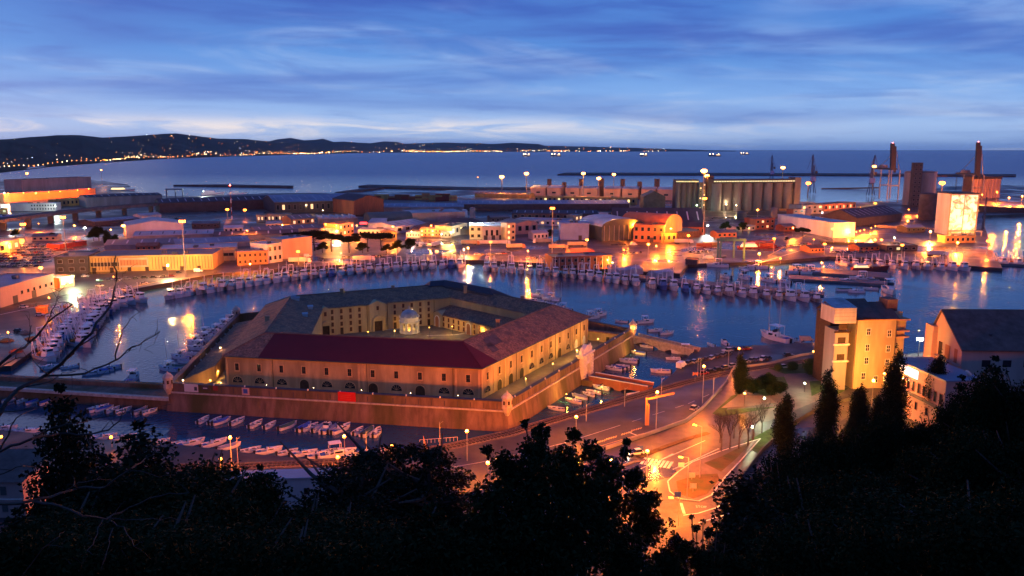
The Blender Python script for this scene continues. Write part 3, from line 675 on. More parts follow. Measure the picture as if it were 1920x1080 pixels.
# ---- main building -----------------------------------------------------------
BO = 16.2                      # outer face
WING = 24.5
EAVE, RIDGE, IEAVE = 14.2, 19.4, 15.6
lz = thing('pentagonal_fortress', 'huge ochre pentagonal building with dark tiled roofs round a courtyard on the island', 'fortress', (CEN.x, CEN.y, 0))
def side(off, i, z=0.0):
 r = ring(off, z); return r[i], r[(i + 1) % 5]
def quad(mb, a, b, c, d): mb.poly([Lc(a), Lc(b), Lc(c), Lc(d)])
RO = 11.5
for i in range(5):
 a, b = side(BO, i, TERR - .2); c, d = side(BO, i, EAVE)
 mb = MB(); quad(mb, a, b, d, c); mb.build('facade', MT['plaster'], lz)
 e0, e1 = side(BO - .75, i, EAVE - .25); w0, w1 = side(BO, i, EAVE - .7)
 mb = MB(); f0, f1 = side(BO - .55, i, EAVE - .35)
 quad(mb, w0, w1, f1, f0); g0, g1 = side(BO - .55, i, EAVE - .02); quad(mb, f0, f1, g1, g0)
 mb.build('cornice', MT['plaster_trim'], lz)
 # outer roof slope
 e0, e1 = side(BO - .85, i, EAVE - .05); r0_, r1_ = side(BO + RO, i, RIDGE)
 if i == 0:
  t0 = 0.145
  m0, m1 = e0.lerp(e1, t0), r0_.lerp(r1_, t0 * .35)
  mb = MB(); quad(mb, e0, m0, m1, r0_); mb.build('roof', MT['tile_roof'], lz)
  mb = MB(); quad(mb, m0, e1, r1_, m1); mb.build('red_roof', MT['red_roof'], lz, label='plain dark red covering on the front roof slope')
 elif i == 1:
  m0 = e0.lerp(e1, 0.115)
  mb = MB(); mb.poly([Lc(e0), Lc(m0), Lc(r0_)]); mb.build('red_roof', MT['red_roof'], lz)
  mb = MB(); quad(mb, m0, e1, r1_, r0_); mb.build('roof', MT['tile_roof'], lz)
 else:
  mb = MB(); quad(mb, e0, e1, r1_, r0_); mb.build('roof', MT['tile_roof'], lz)
 # eave edge (fascia)
 mb = MB(); s0, s1 = side(BO - .85, i, EAVE - .3); quad(mb, s0, s1, e1, e0); mb.build('fascia', MT['dark_wood'], lz)
 # inner roof slope and inner wall
 W_ = {0: 17.5, 1: 17.5, 2: 17.5, 3: WING, 4: WING}[i]
 nW = {0: 17.5, 1: 17.5, 2: 17.5, 3: WING, 4: WING}[(i + 1) % 5]; pW = {0: 17.5, 1: 17.5, 2: 17.5, 3: WING, 4: WING}[(i - 1) % 5]
 ie = IEAVE - (1.2 if i in (0, 1) else 0)
 def corner(offA, offB, k, z):
  """corner k of the pentagon where side k-1 is set in by offB and side k by offA"""
  p, q = ring(offA)[k], ring(offA)[(k + 1) % 5]; u, v = ring(offB)[(k - 1) % 5], ring(offB)[k]
  d1 = q - p; d2 = v - u; den = d1.x * d2.y - d1.y * d2.x
  s = ((u.x - p.x) * d2.y - (u.y - p.y) * d2.x) / den
  r = p + d1 * s; return Vector((r.x, r.y, z))
 i0 = corner(BO + W_, BO + pW, i, ie); i1 = corner(BO + nW, BO + W_, (i + 1) % 5, ie)
 g0 = corner(BO + W_ - .7 + 1.4, BO + pW + .7, i, ie - .1); g1 = corner(BO + nW + .7, BO + W_ + .7, (i + 1) % 5, ie - .1)
 mb = MB(); quad(mb, r0_, r1_, g1, g0); mb.build('roof', MT['tile_roof'], lz)
 i0b = i0.copy(); i0b.z = TERR - .1; i1b = i1.copy(); i1b.z = TERR - .1
 mb = MB(); quad(mb, i1b, i0b, i0, i1); mb.build('inner_wall', MT['court_plaster'], lz)
 # ridge capping
 mb = MB(); mb.tube(Lc(r0_), Lc(r1_), 0.28, n=5); mb.build('ridge_capping', MT['brown_roof'], lz)
 mb = MB(); mb.tube(Lc(e0), Lc(r0_), 0.25, n=5); mb.build('hip_capping', MT['red_roof'] if i == 1 else MT['brown_roof'], lz)
# windows of the two outer facades in view, their arches, pilasters
def frame_rect(w, h, t, dpt):
 mb = MB()
 mb.box(-w / 2 - t, -dpt, -t * 1.1, w / 2 + t, 0, 0); mb.box(-w / 2 - t, -dpt, h, w / 2 + t, 0, h + t)
 mb.box(-w / 2 - t, -dpt, 0, -w / 2, 0, h); mb.box(w / 2, -dpt, 0, w / 2 + t, 0, h)
 return mb
wf = frame_rect(1.25, 2.3, 0.22, 0.14); wf.box(-.95, -0.3, -.35, .95, 0, -.24); wf = wf.mesh('window', MT['plaster_trim'])
wp = MB(); wp.box(-.625, -0.05, 0, .625, -0.01, 2.3); wp = wp.mesh('pane', MT['dark_glass'])
wb = MB(); wb.box(-.05, -0.09, 0, .05, -0.05, 2.3); wb.box(-.62, -0.085, 1.1, .62, -0.05, 1.19); wb = wb.mesh('glazing_bar', MT['shutter'])
def arch_pts(r, z, n=10): return [(r * math.cos(PI * k / n), z + r * math.sin(PI * k / n)) for k in range(n + 1)]
def arch_mesh(r, leg, t, dpt, m):
 mb = MB(); o = [(r + t, -leg)] + arch_pts(r + t, 0) + [(-r - t, -leg)]; i_ = [(r, -leg)] + arch_pts(r, 0) + [(-r, -leg)]
 for (a, b), (c, d) in zip(zip(o, o[1:]), zip(i_, i_[1:])):
  mb.add([(a[0], -dpt, a[1]), (b[0], -dpt, b[1]), (d[0], -dpt, d[1]), (c[0], -dpt, c[1])], [[0, 3, 2, 1]])
  mb.add([(a[0], 0, a[1]), (b[0], 0, b[1]), (b[0], -dpt, b[1]), (a[0], -dpt, a[1])], [[0, 3, 2, 1]])
  mb.add([(c[0], 0, c[1]), (d[0], 0, d[1]), (d[0], -dpt, d[1]), (c[0], -dpt, c[1])], [[0, 1, 2, 3]])
 return mb.mesh('arch', m)
def arch_fill(r, leg, m, nm='pane', y=-0.03):
 mb = MB(); pts = [(r, -leg)] + arch_pts(r, 0) + [(-r, -leg)]
 mb.poly([(x, y, z) for x, z in pts][::-1]); return mb.mesh(nm, m)
lun = arch_mesh(1.75, 0.25, 0.2, 0.16, MT['plaster_trim']); lunp = arch_fill(1.75, .25, MT['dark_glass'])
lunb = MB()
for a in (0.5, 1.0, 1.57, 2.14, 2.64): lunb.obox((0.9 * math.cos(a), -0.06, .9 * math.sin(a)), (.85 * math.cos(a), 0, .85 * math.sin(a)), (0, .02, 0), (-.04 * math.sin(a), 0, .04 * math.cos(a)))
lunb = lunb.mesh('glazing_bar', MT['plaster_trim'])
dar = arch_mesh(1.55, 2.4, 0.22, 0.16, MT['plaster_trim']); darp = arch_fill(1.55, 2.4, MT['dark_wood'], 'door')
dwh = arch_fill(1.55, 2.4, MT['white_wall'], 'door')
def facade_frame(i, off):
 a, b = side(off, i); d_ = (b - a).normalized(); return a, b, d_, math.atan2(d_.y, d_.x), Vector((d_.y, -d_.x, 0))
for i in (0, 1):
 a, b, d_, ang, nrm = facade_frame(i, BO); Lw = (b - a).length
 nb = 11; stp = (Lw - 8) / (nb - 1)
 for k in range(nb):
  p = a + d_ * (4 + stp * k)
  w_ = link('window', wf, lz, Lc(p + Vector((0, 0, 9.4))), (0, 0, ang))
  link('pane', wp, w_); link('glazing_bar', wb, w_)
  isdoor = (i == 0 and k in (4 - 1, 6, 8 - 1 + 1)) or (i == 1 and k in (1, 2, 3, 7, 9, 10))
  if isdoor:
   q = Lc(p + Vector((0, 0, 5.9)))
   ar = link('doorway', dar, lz, q, (0, 0, ang)); link('door', dwh if (i == 1 and k >= 9) else darp, ar)
  else:
   ar = link('arched_window', lun, lz, Lc(p + Vector((0, 0, 5.6))), (0, 0, ang)); link('pane', lunp, ar); link('glazing_bar', lunb, ar)
 for f in ([-.45, 1.5, 5.4, 5.6, 9.5, 10.45] if i == 0 else [-.45, .5, 1.5, 5.35, 5.5, 5.65, 8.42, 8.58, 10.45]):
  p = a + d_ * (4 + stp * f); mb = MB(); mb.obox((0, 0, (EAVE - .75 + TERR) / 2), d_ * 0.32, nrm * 0.16, (0, 0, (EAVE - .75 - TERR) / 2))
  link('pilaster', mb.mesh('pilaster', MT['plaster_trim']), lz, Lc(p))
 for f in ([1.62, 5.75, 9.38] if i == 0 else [2.5, 6.5, 9.5]):
  p = a + d_ * (4 + stp * f) + nrm * .12; mb = MB(); mb.tube(Lc(p + Vector((0, 0, TERR))), Lc(p + Vector((0, 0, EAVE - .6))), .09, n=5); mb.build('drainpipe', MT['dark_wood'], lz)
# --- courtyard faces
ct = MB(); ct.prism([(p.x, p.y) for p in ring(BO + 17)], TERR - .3, TERR + .06, 0); struct('courtyard', ct, MT['court_paving'])
for pts in ([(800, 629), (850, 628), (893, 622), (940, 628)], [(705, 619), (748, 617)]):
 mb = MB(); P = [W(x, y, TERR + .07) for x, y in pts]
 for p, q in zip(P, P[1:]): line_strip(mb, p, q, .5, TERR + .075)
 mb.build('paving_line', MT['white_stone'], None, kind='structure')
# inner faces of the rear left wing (side 3) : seen from the courtyard
def inner_face(i, off):
 a, b = side(off, i); return b, a      # left to right as seen from inside
small_f = frame_rect(1.05, 1.75, 0.14, 0.10).mesh('window', MT['plaster_trim'])
small_p = MB(); small_p.box(-.525, -0.05, 0, .525, -0.01, 1.75); sm_sh = small_p.mesh('shutter', MT['shutter']); sm_lit = small_p.mesh('pane', MT['lit_yellow'])
door_f = frame_rect(1.3, 2.8, 0.16, 0.12).mesh('doorway', MT['plaster_trim'])
dp = MB(); dp.box(-.65, -0.05, 0, .65, -0.01, 2.8); dp = dp.mesh('door', MT['dark_wood'])
R_, L_ = inner_face(3, BO + WING)[1], inner_face(3, BO + WING)[0]
# seen from the camera the rear-left inner wall runs from its left end to its right end
Lp, Rp = (L_, R_) if L_.x < R_.x else (R_, L_)
dw = (Rp - Lp).normalized(); angw = math.atan2(dw.y, dw.x); nw = Vector((dw.y, -dw.x, 0)); Ltot = (Rp - Lp).length
def portal(parent, base, ang, w, h, ped, arched=False, m=None):
 """gabled stone portal: jambs, pediment and a dark door"""
 mb = MB(); dpt = .8
 mb.box(-w / 2, -dpt, 0, -w / 2 + .55, 0, h); mb.box(w / 2 - .55, -dpt, 0, w / 2, 0, h); mb.box(-w / 2, -dpt, h - .8, w / 2, 0, h)
 if ped:
  mb.add([(-w / 2 - .3, -dpt - .15, h), (w / 2 + .3, -dpt - .15, h), (0, -dpt - .15, h + ped), (-w / 2 - .3, 0, h), (w / 2 + .3, 0, h), (0, 0, h + ped)], [[0, 1, 2], [0, 2, 5, 3], [1, 4, 5, 2]])
 pm = link('portal', mb.mesh('portal', m or MT['court_plaster']), parent, base, (0, 0, ang))
 mb = MB(); mb.box(-w / 2 + .55, -.12, 0, w / 2 - .55, -.02, h - .8); link('door', mb.mesh('door', MT['dark_wood']), pm)
 return pm
cols_ = 11
spans = [i_ for i_ in range(cols_)]
for k in range(12):
 f = 0.085 + 0.078 * k
 if 0.39 < f < 0.56: continue
 p = Lp + dw * (Ltot * f) + nw * .0
 for r_, zz in enumerate((12.9, 10.3, 7.6, 4.9)):
  if r_ == 3 and k % 2 == 1:
   q = link('doorway', door_f, lz, Lc(p + Vector((0, 0, TERR + .06))), (0, 0, angw)); link('door', dp, q); continue
  q = link('window', small_f, lz, Lc(p + Vector((0, 0, zz))), (0, 0, angw))
  link('pane' if (k, r_) in ((4, 2), (9, 1)) else 'shutter', sm_lit if (k, r_) in ((4, 2), (9, 1)) else sm_sh, q)
# three gabled projections of that wall
for f, w_, hh in ((0.025, 4.6, 16.4), (0.475, 7.2, 17.0)):
 p = Lp + dw * (Ltot * f)
 mb = MB(); hw = w_ / 2
 mb.add([(-hw, -.7, TERR), (hw, -.7, TERR), (hw, -.7, hh - 1.4), (0, -.7, hh), (-hw, -.7, hh - 1.4), (-hw, .2, TERR), (hw, .2, TERR), (hw, 2.5, hh - 1.4), (0, 4.5, hh), (-hw, 2.5, hh - 1.4)],
           [[0, 1, 2, 3, 4], [1, 6, 7, 2], [5, 0, 4, 9], [2, 7, 8, 3], [3, 8, 9, 4]])
 pr = link('gabled_bay', mb.mesh('gabled_bay', MT['court_plaster']), lz, Lc(p), (0, 0, angw))
 ww = link('window', small_f, lz, Lc(p - dw * 0 + nw * .71 + Vector((0, 0, hh - 4))), (0, 0, angw)); link('shutter', sm_sh, ww)
 portal(lz, Lc(p + nw * .7 + Vector((0, 0, TERR + .06))), angw, min(w_ - .6, 4.6), 5.2, 1.7 if f > .1 else 1.1)
for f in (0.06, 0.385, 0.565, 0.995):
 p = Lp + dw * (Ltot * f) + nw * .12; mb = MB(); mb.tube(Lc(p + Vector((0, 0, TERR))), Lc(p + Vector((0, 0, IEAVE - .2))), .1, n=5); mb.build('drainpipe', MT['shutter'], lz)
# rear right (side 2): low lean-to range in front of the main inner wall
def shed_range(i, off0, off1, z_in, z_out, f0, f1, name, m):
 a0, b0 = side(off0, i); a1, b1 = side(off1, i)
 A0, B0 = a0.lerp(b0, f0), a0.lerp(b0, f1); A1, B1 = a1.lerp(b1, f0), a1.lerp(b1, f1)
 mb = MB()
 q = lambda v, z: Lc(Vector((v.x, v.y, z)))
 mb.poly([q(A1, TERR), q(B1, TERR), q(B1, z_out), q(A1, z_out)][::-1]); mb.poly([q(A0, TERR), q(A1, TERR), q(A1, z_out), q(A0, z_in)]); mb.poly([q(B1, TERR), q(B0, TERR), q(B0, z_in), q(B1, z_out)])
 mb.build('inner_wall', MT['court_plaster'], lz)
 mb = MB(); e = .5; n_ = (A1 - A0).normalized() * e
 mb.poly([q(A0, z_in + .1), q(A1 + n_, z_out - .05), q(B1 + n_, z_out - .05), q(B0, z_in + .1)][::-1]); mb.poly([q(A1 + n_, z_out - .05), q(A1 + n_, z_out - .3), q(B1 + n_, z_out - .3), q(B1 + n_, z_out - .05)])
 mb.build('roof', m, lz)
 return A1, B1
A1, B1 = shed_range(2, BO + 17.45, BO + 25.5, 12.2, 9.6, 0.0, 1.0, 'low', MT['tile_roof'])
LpR, RpR = (A1, B1) if A1.x < B1.x else (B1, A1)
dr = (RpR - LpR).normalized(); angr = math.atan2(dr.y, dr.x); nr = Vector((dr.y, -dr.x, 0)); Lr = (RpR - LpR).length
for k in range(12):
 f = 0.14 + .07 * k
 for zz in (7.0, 4.6):
  if abs(f - .5) < .06: continue
  q = link('window', small_f, lz, Lc(LpR + dr * (Lr * f) + Vector((0, 0, zz))), (0, 0, angr)); link('shutter', sm_sh, q)
for f, w_, hh in ((0.065, 6.0, 10.6), (0.50, 4.6, 9.6)):
 p = LpR + dr * (Lr * f); mb = MB(); hw = w_ / 2
 mb.add([(-hw, -.7, TERR), (hw, -.7, TERR), (hw, -.7, hh - 1), (0, -.7, hh + .5), (-hw, -.7, hh - 1), (-hw, .2, TERR), (hw, .2, TERR), (hw, 2.5, hh - 1), (0, 4.5, hh + .5), (-hw, 2.5, hh - 1)],
           [[0, 1, 2, 3, 4], [1, 6, 7, 2], [5, 0, 4, 9], [2, 7, 8, 3], [3, 8, 9, 4]])
 link('gabled_bay', mb.mesh('gabled_bay', MT['court_plaster']), lz, Lc(p), (0, 0, angr))
 ar = link('doorway', arch_mesh(1.3, 3.4, .3, .25, MT['white_stone']), lz, Lc(p + nr * .72 + Vector((0, 0, TERR + 3.5))), (0, 0, angr)); link('recess', arch_fill(1.3, 3.4, MT['orange_wall'], 'recess', -.05), ar)
# small openings in the strip of main wall above the lean-to roof
a_, b_ = side(BO + 17.4, 2); a_, b_ = (a_, b_) if a_.x < b_.x else (b_, a_); dd_ = (b_ - a_).normalized(); nn_ = Vector((dd_.y, -dd_.x, 0)); an_ = math.atan2(dd_.y, dd_.x)
so2 = MB(); so2.box(-.4, -.06, 0, .4, 0, .8); so2 = so2.mesh('opening', MT['dark_wood'])
for k in range(9): link('opening', so2, lz, Lc(a_ + dd_ * (10 + 4.6 * k) + nn_ * .03 + Vector((0, 0, 13.6))), (0, 0, an_))
# free-standing low ranges in front (side 0) and right (side 1), a light well behind them
for i, f0, f1 in ((0, 0.03, 0.985), (1, 0.03, 0.80)):
 a0, b0 = side(BO + 21.0, i); a1, b1 = side(BO + 28.0, i); am, bm = side(BO + 24.2, i)
 A0, B0, A1_, B1_, AM, BM = (u.lerp(v, f) for u, v, f in ((a0, b0, f0), (a0, b0, f1), (a1, b1, f0), (a1, b1, f1), (am, bm, f0), (am, bm, f1)))
 q = lambda v, z: Lc(Vector((v.x, v.y, z)))
 z0, zr = 9.4, 11.0
 mb = MB(); mb.poly([q(A0, TERR), q(B0, TERR), q(B0, z0), q(A0, z0)]); mb.poly([q(B1_, TERR), q(A1_, TERR), q(A1_, z0), q(B1_, z0)])
 mb.poly([q(A1_, TERR), q(A0, TERR), q(A0, z0), q(AM, zr), q(A1_, z0)]); mb.poly([q(B0, TERR), q(B1_, TERR), q(B1_, z0), q(BM, zr), q(B0, z0)])
 mb.build('inner_wall', MT['grey_wall'], lz)
 o_ = (A0 - AM).normalized() * .5
 mb = MB(); mb.poly([q(A0 + o_, z0 - .05), q(B0 + o_, z0 - .05), q(BM, zr + .1), q(AM, zr + .1)]); mb.poly([q(AM, zr + .1), q(BM, zr + .1), q(B1_ - o_, z0 - .1), q(A1_ - o_, z0 - .1)])
 mb.build('roof', MT['tile_roof'], lz)
 # zinc gutter strip of the light well
 mb = MB(); s0, s1 = side(BO + 17.6, i, 9.0); u0, u1 = side(BO + 20.9, i, 9.0); mb.poly([Lc(s0), Lc(s1), Lc(u1), Lc(u0)]); mb.build('gutter_roof', MT['zinc'], lz)
# skylights on the light well by the front left corner, roof lights on the left wing
for k in range(2):
 a, b, d_, ang, nrm = facade_frame(0, BO + 16.4); p = a + d_ * (10.5 + 5.0 * k)
 mb = MB(); mb.obox((0, 0, 15.1), d_ * 2.2, -nrm * 1.6 + Vector((0, 0, .25)), (0, 0, .12)); link('skylight', mb.mesh('skylight', MT['cabin_white']), lz, Lc(p))
for px, py in ((550, 561), (557, 563), (582, 579), (572, 593)):
 c = RAY(px, py, 1);
 # hit the inner slope of the left wing
 a, b = side(BO + RO, 4, RIDGE); e, f = side(BO + WING, 4, IEAVE)
 nrm = (b - a).cross(e - a); o_ = Vector((0, 0, HCAM)); dv = (c - o_); t_ = (a - o_).dot(nrm) / dv.dot(nrm); hit = o_ + dv * t_
 mb = MB(); mb.box(-.9, -.7, -.2, .9, .7, 1.0); mb.add([(-1.1, -.9, 1.0), (1.1, -.9, 1.0), (1.1, .9, 1.0), (-1.1, .9, 1.0), (-1.1, 0, 1.6), (1.1, 0, 1.6)], [[0, 1, 5, 4], [2, 3, 4, 5], [3, 0, 4], [1, 2, 5]], 1)
 link('dormer', mb.mesh('dormer', [MT['white_wall'], MT['pale_roof']]), lz, Lc(hit), (0, 0, .3))
# patched areas of newer tiles and gutters
rr = random.Random(31)
for i in (1, 2, 3, 4, 4, 3, 2, 1, 4, 3):
 a, b = side(BO + .2, i, EAVE + .42); c, e = side(BO + RO - .4, i, RIDGE + .12); u0 = rr.uniform(.12, .75); u1 = u0 + rr.uniform(.04, .14); v0 = rr.uniform(.05, .5); v1 = v0 + rr.uniform(.15, .45)
 P_ = [a.lerp(b, u).lerp(c.lerp(e, u), v) for u, v in ((u0, v0), (u1, v0), (u1, v1), (u0, v1))]
 mb = MB(); quad(mb, *P_); mb.build('tile_patch', MT[rr.choice(['brown_roof', 'tile_patch'])], lz)
for i in (0, 1):
 a, b = side(BO - .95, i, EAVE - .12); mb = MB(); mb.tube(Lc(a), Lc(b), .16, n=5); mb.build('gutter', MT['dark_steel'], lz)
# chimneys
for i, f, dd in ((3, .35, 9), (3, .7, 13), (2, .3, 9), (1, .4, 14), (4, .6, 8), (2, .75, 14)):
 a, b = side(BO + dd, i); p = a.lerp(b, f); z = EAVE + (RIDGE - EAVE) * min(1, dd / RO)
 mb = MB(); mb.box(-.7, -.5, z - 1.5, .7, .5, z + 1.6); mb.box(-.9, -.7, z + 1.6, .9, .7, z + 1.85); mb.build('chimney', MT['plaster'], lz).location = Lc(p)
# raised hipped roof over the rear corner
rc = ring(BO + 9, 0)[3]
mb = MB(); a, b = ring(BO - .5, EAVE + 2.3)[3], None
s0 = ring(BO - .8, EAVE + 1.7); k0, k1 = s0[3].lerp(s0[2], 0.52), s0[3].lerp(s0[4], 0.20)
t0 = ring(BO + 9.5, RIDGE + 1.6); m0, m1 = t0[3].lerp(t0[2], 0.44), t0[3].lerp(t0[4], .10)
b0 = ring(BO + 13.5, RIDGE - .2); n0, n1 = b0[3].lerp(b0[2], .50), b0[3].lerp(b0[4], .10)
mb.poly([Lc(s0[3]), Lc(k0), Lc(m0), Lc(t0[3])][::-1]); mb.poly([Lc(k1), Lc(s0[3]), Lc(t0[3]), Lc(m1)][::-1]); mb.poly([Lc(t0[3]), Lc(m0), Lc(n0), Lc(b0[3])][::-1]); mb.poly([Lc(m1), Lc(t0[3]), Lc(b0[3]), Lc(n1)][::-1])
mb.poly([Lc(k0), Lc(n0), Lc(m0)]); mb.poly([Lc(k1), Lc(n1), Lc(m1)])
mb.build('raised_roof', MT['dark_roof'], lz)
mb = MB(); w0 = ring(BO + .1, 0);
for u, v in ((s0[3], k0), (k1, s0[3])):
 uu, vv = u.copy(), v.copy(); uu.z -= 2.4; vv.z -= 2.4; mb.poly([Lc(uu), Lc(vv), Lc(v), Lc(u)])
mb.build('facade', MT['plaster'], lz)
b1 = [p.copy() for p in (b0[3], n0)]
mb = MB(); x0, x1 = b0[3].copy(), n0.copy(); y0, y1 = x0.copy(), x1.copy(); y0.z -= 1.6; y1.z -= 1.6; mb.poly([Lc(y0), Lc(y1), Lc(x1), Lc(x0)]); mb.build('inner_wall', MT['dark_wall'], lz)
# ---- domed well house in the courtyard
tp = W(768, 623, TERR)
tpl = thing('domed_pavilion', 'small domed well house with glowing openings in the fortress courtyard', 'pavilion', tp)
RT = 3.7
mb = MB(); mb.lathe([(RT + .6, 0), (RT + .6, .35), (RT + .3, .35)], 10, cap=True); mb.build('plinth', MT['white_stone'], tpl)
for k in range(10):
 a = 2 * PI * k / 10 + .1; c = Vector((RT * math.cos(a), RT * math.sin(a), 0)); u = Vector((-math.sin(a), math.cos(a), 0)); r_ = Vector((math.cos(a), math.sin(a), 0))
 mb = MB(); mb.obox(c + Vector((0, 0, 2.35)), u * .42, r_ * .38, (0, 0, 2.0)); mb.obox(c + Vector((0, 0, 4.2)), u * .55, r_ * .5, (0, 0, .15)); mb.build('pier', MT['white_stone'], tpl)
 a2 = a + PI / 10; c2 = Vector((RT * .93 * math.cos(a2), RT * .93 * math.sin(a2), 0)); u2 = Vector((-math.sin(a2), math.cos(a2), 0)); r2_ = Vector((math.cos(a2), math.sin(a2), 0))
 mb = MB(); mb.obox(c2 + Vector((0, 0, .85)), u2 * .8, r2_ * .12, (0, 0, .5)); mb.build('panel', MT['white_stone'], tpl)
mb = MB(); mb.lathe([(RT + .25, 4.35), (RT + .25, 4.7), (RT + .75, 4.95), (RT + .75, 5.15), (RT + .2, 5.2), (RT + .2, 6.4), (RT + .45, 6.5), (RT + .45, 6.7), (RT - .1, 6.75)], 20, cap=True); mb.build('entablature', MT['white_stone'], tpl)
mb = MB(); mb.lathe([(RT * 1.0 * math.cos(t), 6.7 + 3.2 * math.sin(t)) for t in [k * PI / 2 / 8 for k in range(8)]] + [(.35, 9.95)], 20, cap=True); mb.build('dome', MT['zinc'], tpl, smooth=True)
mb = MB(); mb.lathe([(.35, 9.8), (.42, 10.3), (.2, 10.6), (.28, 10.9), (.02, 11.5)], 8); mb.build('finial', MT['zinc'], tpl)
for k in range(10):
 a = 2 * PI * k / 10; c = Vector(((RT + .5) * math.cos(a), (RT + .5) * math.sin(a), 6.75)); mb = MB(); mb.lathe([(.14, 0), (.2, .35), (.08, .6), (.02, .8)], 6); link('urn', mb.mesh('urn', MT['white_stone']), tpl, c)
mb = MB(); mb.lathe([(.2, 3.8), (.28, 4.0), (.2, 4.2)], 8, cap=True); mb.build('lantern', LAMPM['yellow'][0], tpl)
def plight(parent, loc, col, power, rad=.25, spot=None, rot=None):
 ld = bpy.data.lights.new('lamp_light', 'SPOT' if spot else 'POINT'); ld.energy = power; ld.color = col; ld.shadow_soft_size = rad
 if spot: ld.spot_size = spot; ld.spot_blend = .6
 o = bpy.data.objects.new('lamp_light', ld); COL.objects.link(o); o.parent = parent; o.location = loc
 if rot is not None: o.rotation_euler = rot
 return o
plight(tpl, (0, 0, 3.3), YELLOW, 1500)
# ---- monumental gate in the right-hand wall, sentry turrets, long shed on the left, bits on the terrace
a, b = side(1.9, 1); dg_ = (b - a).normalized(); ng = Vector((dg_.y, -dg_.x, 0)); ang = math.atan2(dg_.y, dg_.x)
def along_side(i, off, px, z):
 a, b = side(off, i); lo, hi = 0.0, 1.0; c, s = math.cos(PITCH), math.sin(PITCH)
 inc = b.x > a.x
 for _ in range(40):
  m_ = (lo + hi) / 2; q = a.lerp(b, m_); x = 960 + FPX * q.x / (q.y * c + (HCAM - z) * s)
  if (x < px) == inc: lo = m_
  else: hi = m_
 return a.lerp(b, lo)
gp = along_side(1, 0.6, 1099, 4)
gt = thing('monumental_gate', 'pale stone monumental gate with stepped crest in the lit right-hand bastion wall', 'gate', (gp.x, gp.y, 0), ang)
mb = MB(); mb.box(-4.2, -.7, 1.0, -1.5, 1.6, 9.6); mb.box(1.5, -.7, 1.0, 4.2, 1.6, 9.6); mb.box(-1.5, -.7, 6.4, 1.5, 1.6, 9.6); mb.build('wall', MT['white_stone'], gt)
mb = MB(); mb.box(-4.8, -1.1, 9.6, 4.8, 1.9, 10.3); mb.build('cornice', MT['white_stone'], gt)
mb = MB(); mb.add([(-2.6, -.4, 10.3), (2.6, -.4, 10.3), (2.6, -.4, 11.9), (0, -.4, 13.2), (-2.6, -.4, 11.9), (-2.6, 1.2, 10.3), (2.6, 1.2, 10.3), (2.6, 1.2, 11.9), (0, 1.2, 13.2), (-2.6, 1.2, 11.9)], [[0, 1, 2, 3, 4], [9, 8, 7, 6, 5], [1, 6, 7, 2], [2, 7, 8, 3], [3, 8, 9, 4], [4, 9, 5, 0]]); mb.build('crest', MT['white_stone'], gt)
for x in (-4.2, -3.0, 3.0, 4.2):
 mb = MB(); mb.box(-.4, -.5, 0, .4, .5, 1.4); mb.lathe([(.4, 1.4), (.15, 2.4), (.02, 2.7)], 6); link('pinnacle', mb.mesh('pinnacle', MT['white_stone']), gt, (x, .3, 10.3))
for x in (-3.7, -2.1, 2.1, 3.7):
 mb = MB();
 for k in range(8): mb.box(-.42, -.25, k * 1.05, .42, .1, k * 1.05 + .85)
 link('banded_column', mb.mesh('banded_column', MT['white_stone']), gt, (x, -.85, 1.0))
mb = MB(); mb.box(-1.5, .4, 2.0, 1.5, .5, 6.4); mb.build('door', MT['dark_wood'], gt)
mb = MB(); mb.box(-5.5, -4.2, -1.5, 5.5, -.6, 1.9); mb.build('landing', MT['stone_wall'], gt)
# embrasured turrets
def turret(p, label, lit, z=WALLTOP):
 t = thing('sentry_turret', label, 'turret', (p.x, p.y, z - 1.2), 0, 'sentry turrets on the bastion corners')
 mb = MB(); mb.lathe([(.5, -2.2), (1.5, 0), (1.5, 3.0), (1.75, 3.05), (1.75, 3.3)], 8, cap=True); mb.build('wall', MT['stone_trim'], t)
 mb = MB(); mb.lathe([(1.75, 3.3), (.9, 4.3), (.2, 4.8), (.05, 5.4)], 8); mb.build('roof', MT['stone_trim'], t)
 for a in (-2.2, -1.2, -.3):
  mb = MB(); mb.obox((1.47 * math.cos(a), 1.47 * math.sin(a), 1.9), (-.3 * math.sin(a), .3 * math.cos(a), 0), (.05 * math.cos(a), .05 * math.sin(a), 0), (0, 0, .55)); mb.build('opening', MT['lit_warm'] if lit else MT['dark_wood'], t)
 return t
r_ = ring(1.2)
turret(r_[0], 'dark sentry turret where the causeway meets the island', False); turret(r_[1], 'sentry turret on the front corner nearest the railway', False, WALLTOP - .6)
tt = turret(r_[2], 'glowing sentry turret at the far end of the right-hand wall', True); plight(tt, (-.3, -2.4, 2.0), AMBER, 500)
turret(r_[4], 'lone sentry turret at the far left corner of the island', False)
# long tiled shed along the left wall
a0, b0 = side(3.2, 4); a1, b1 = side(11.5, 4)
q = lambda v, z: Lc(Vector((v.x, v.y, z)))
ls = thing('long_shed', 'long low tiled shed along the left wall of the island', 'shed', (CEN.x, CEN.y, 0))
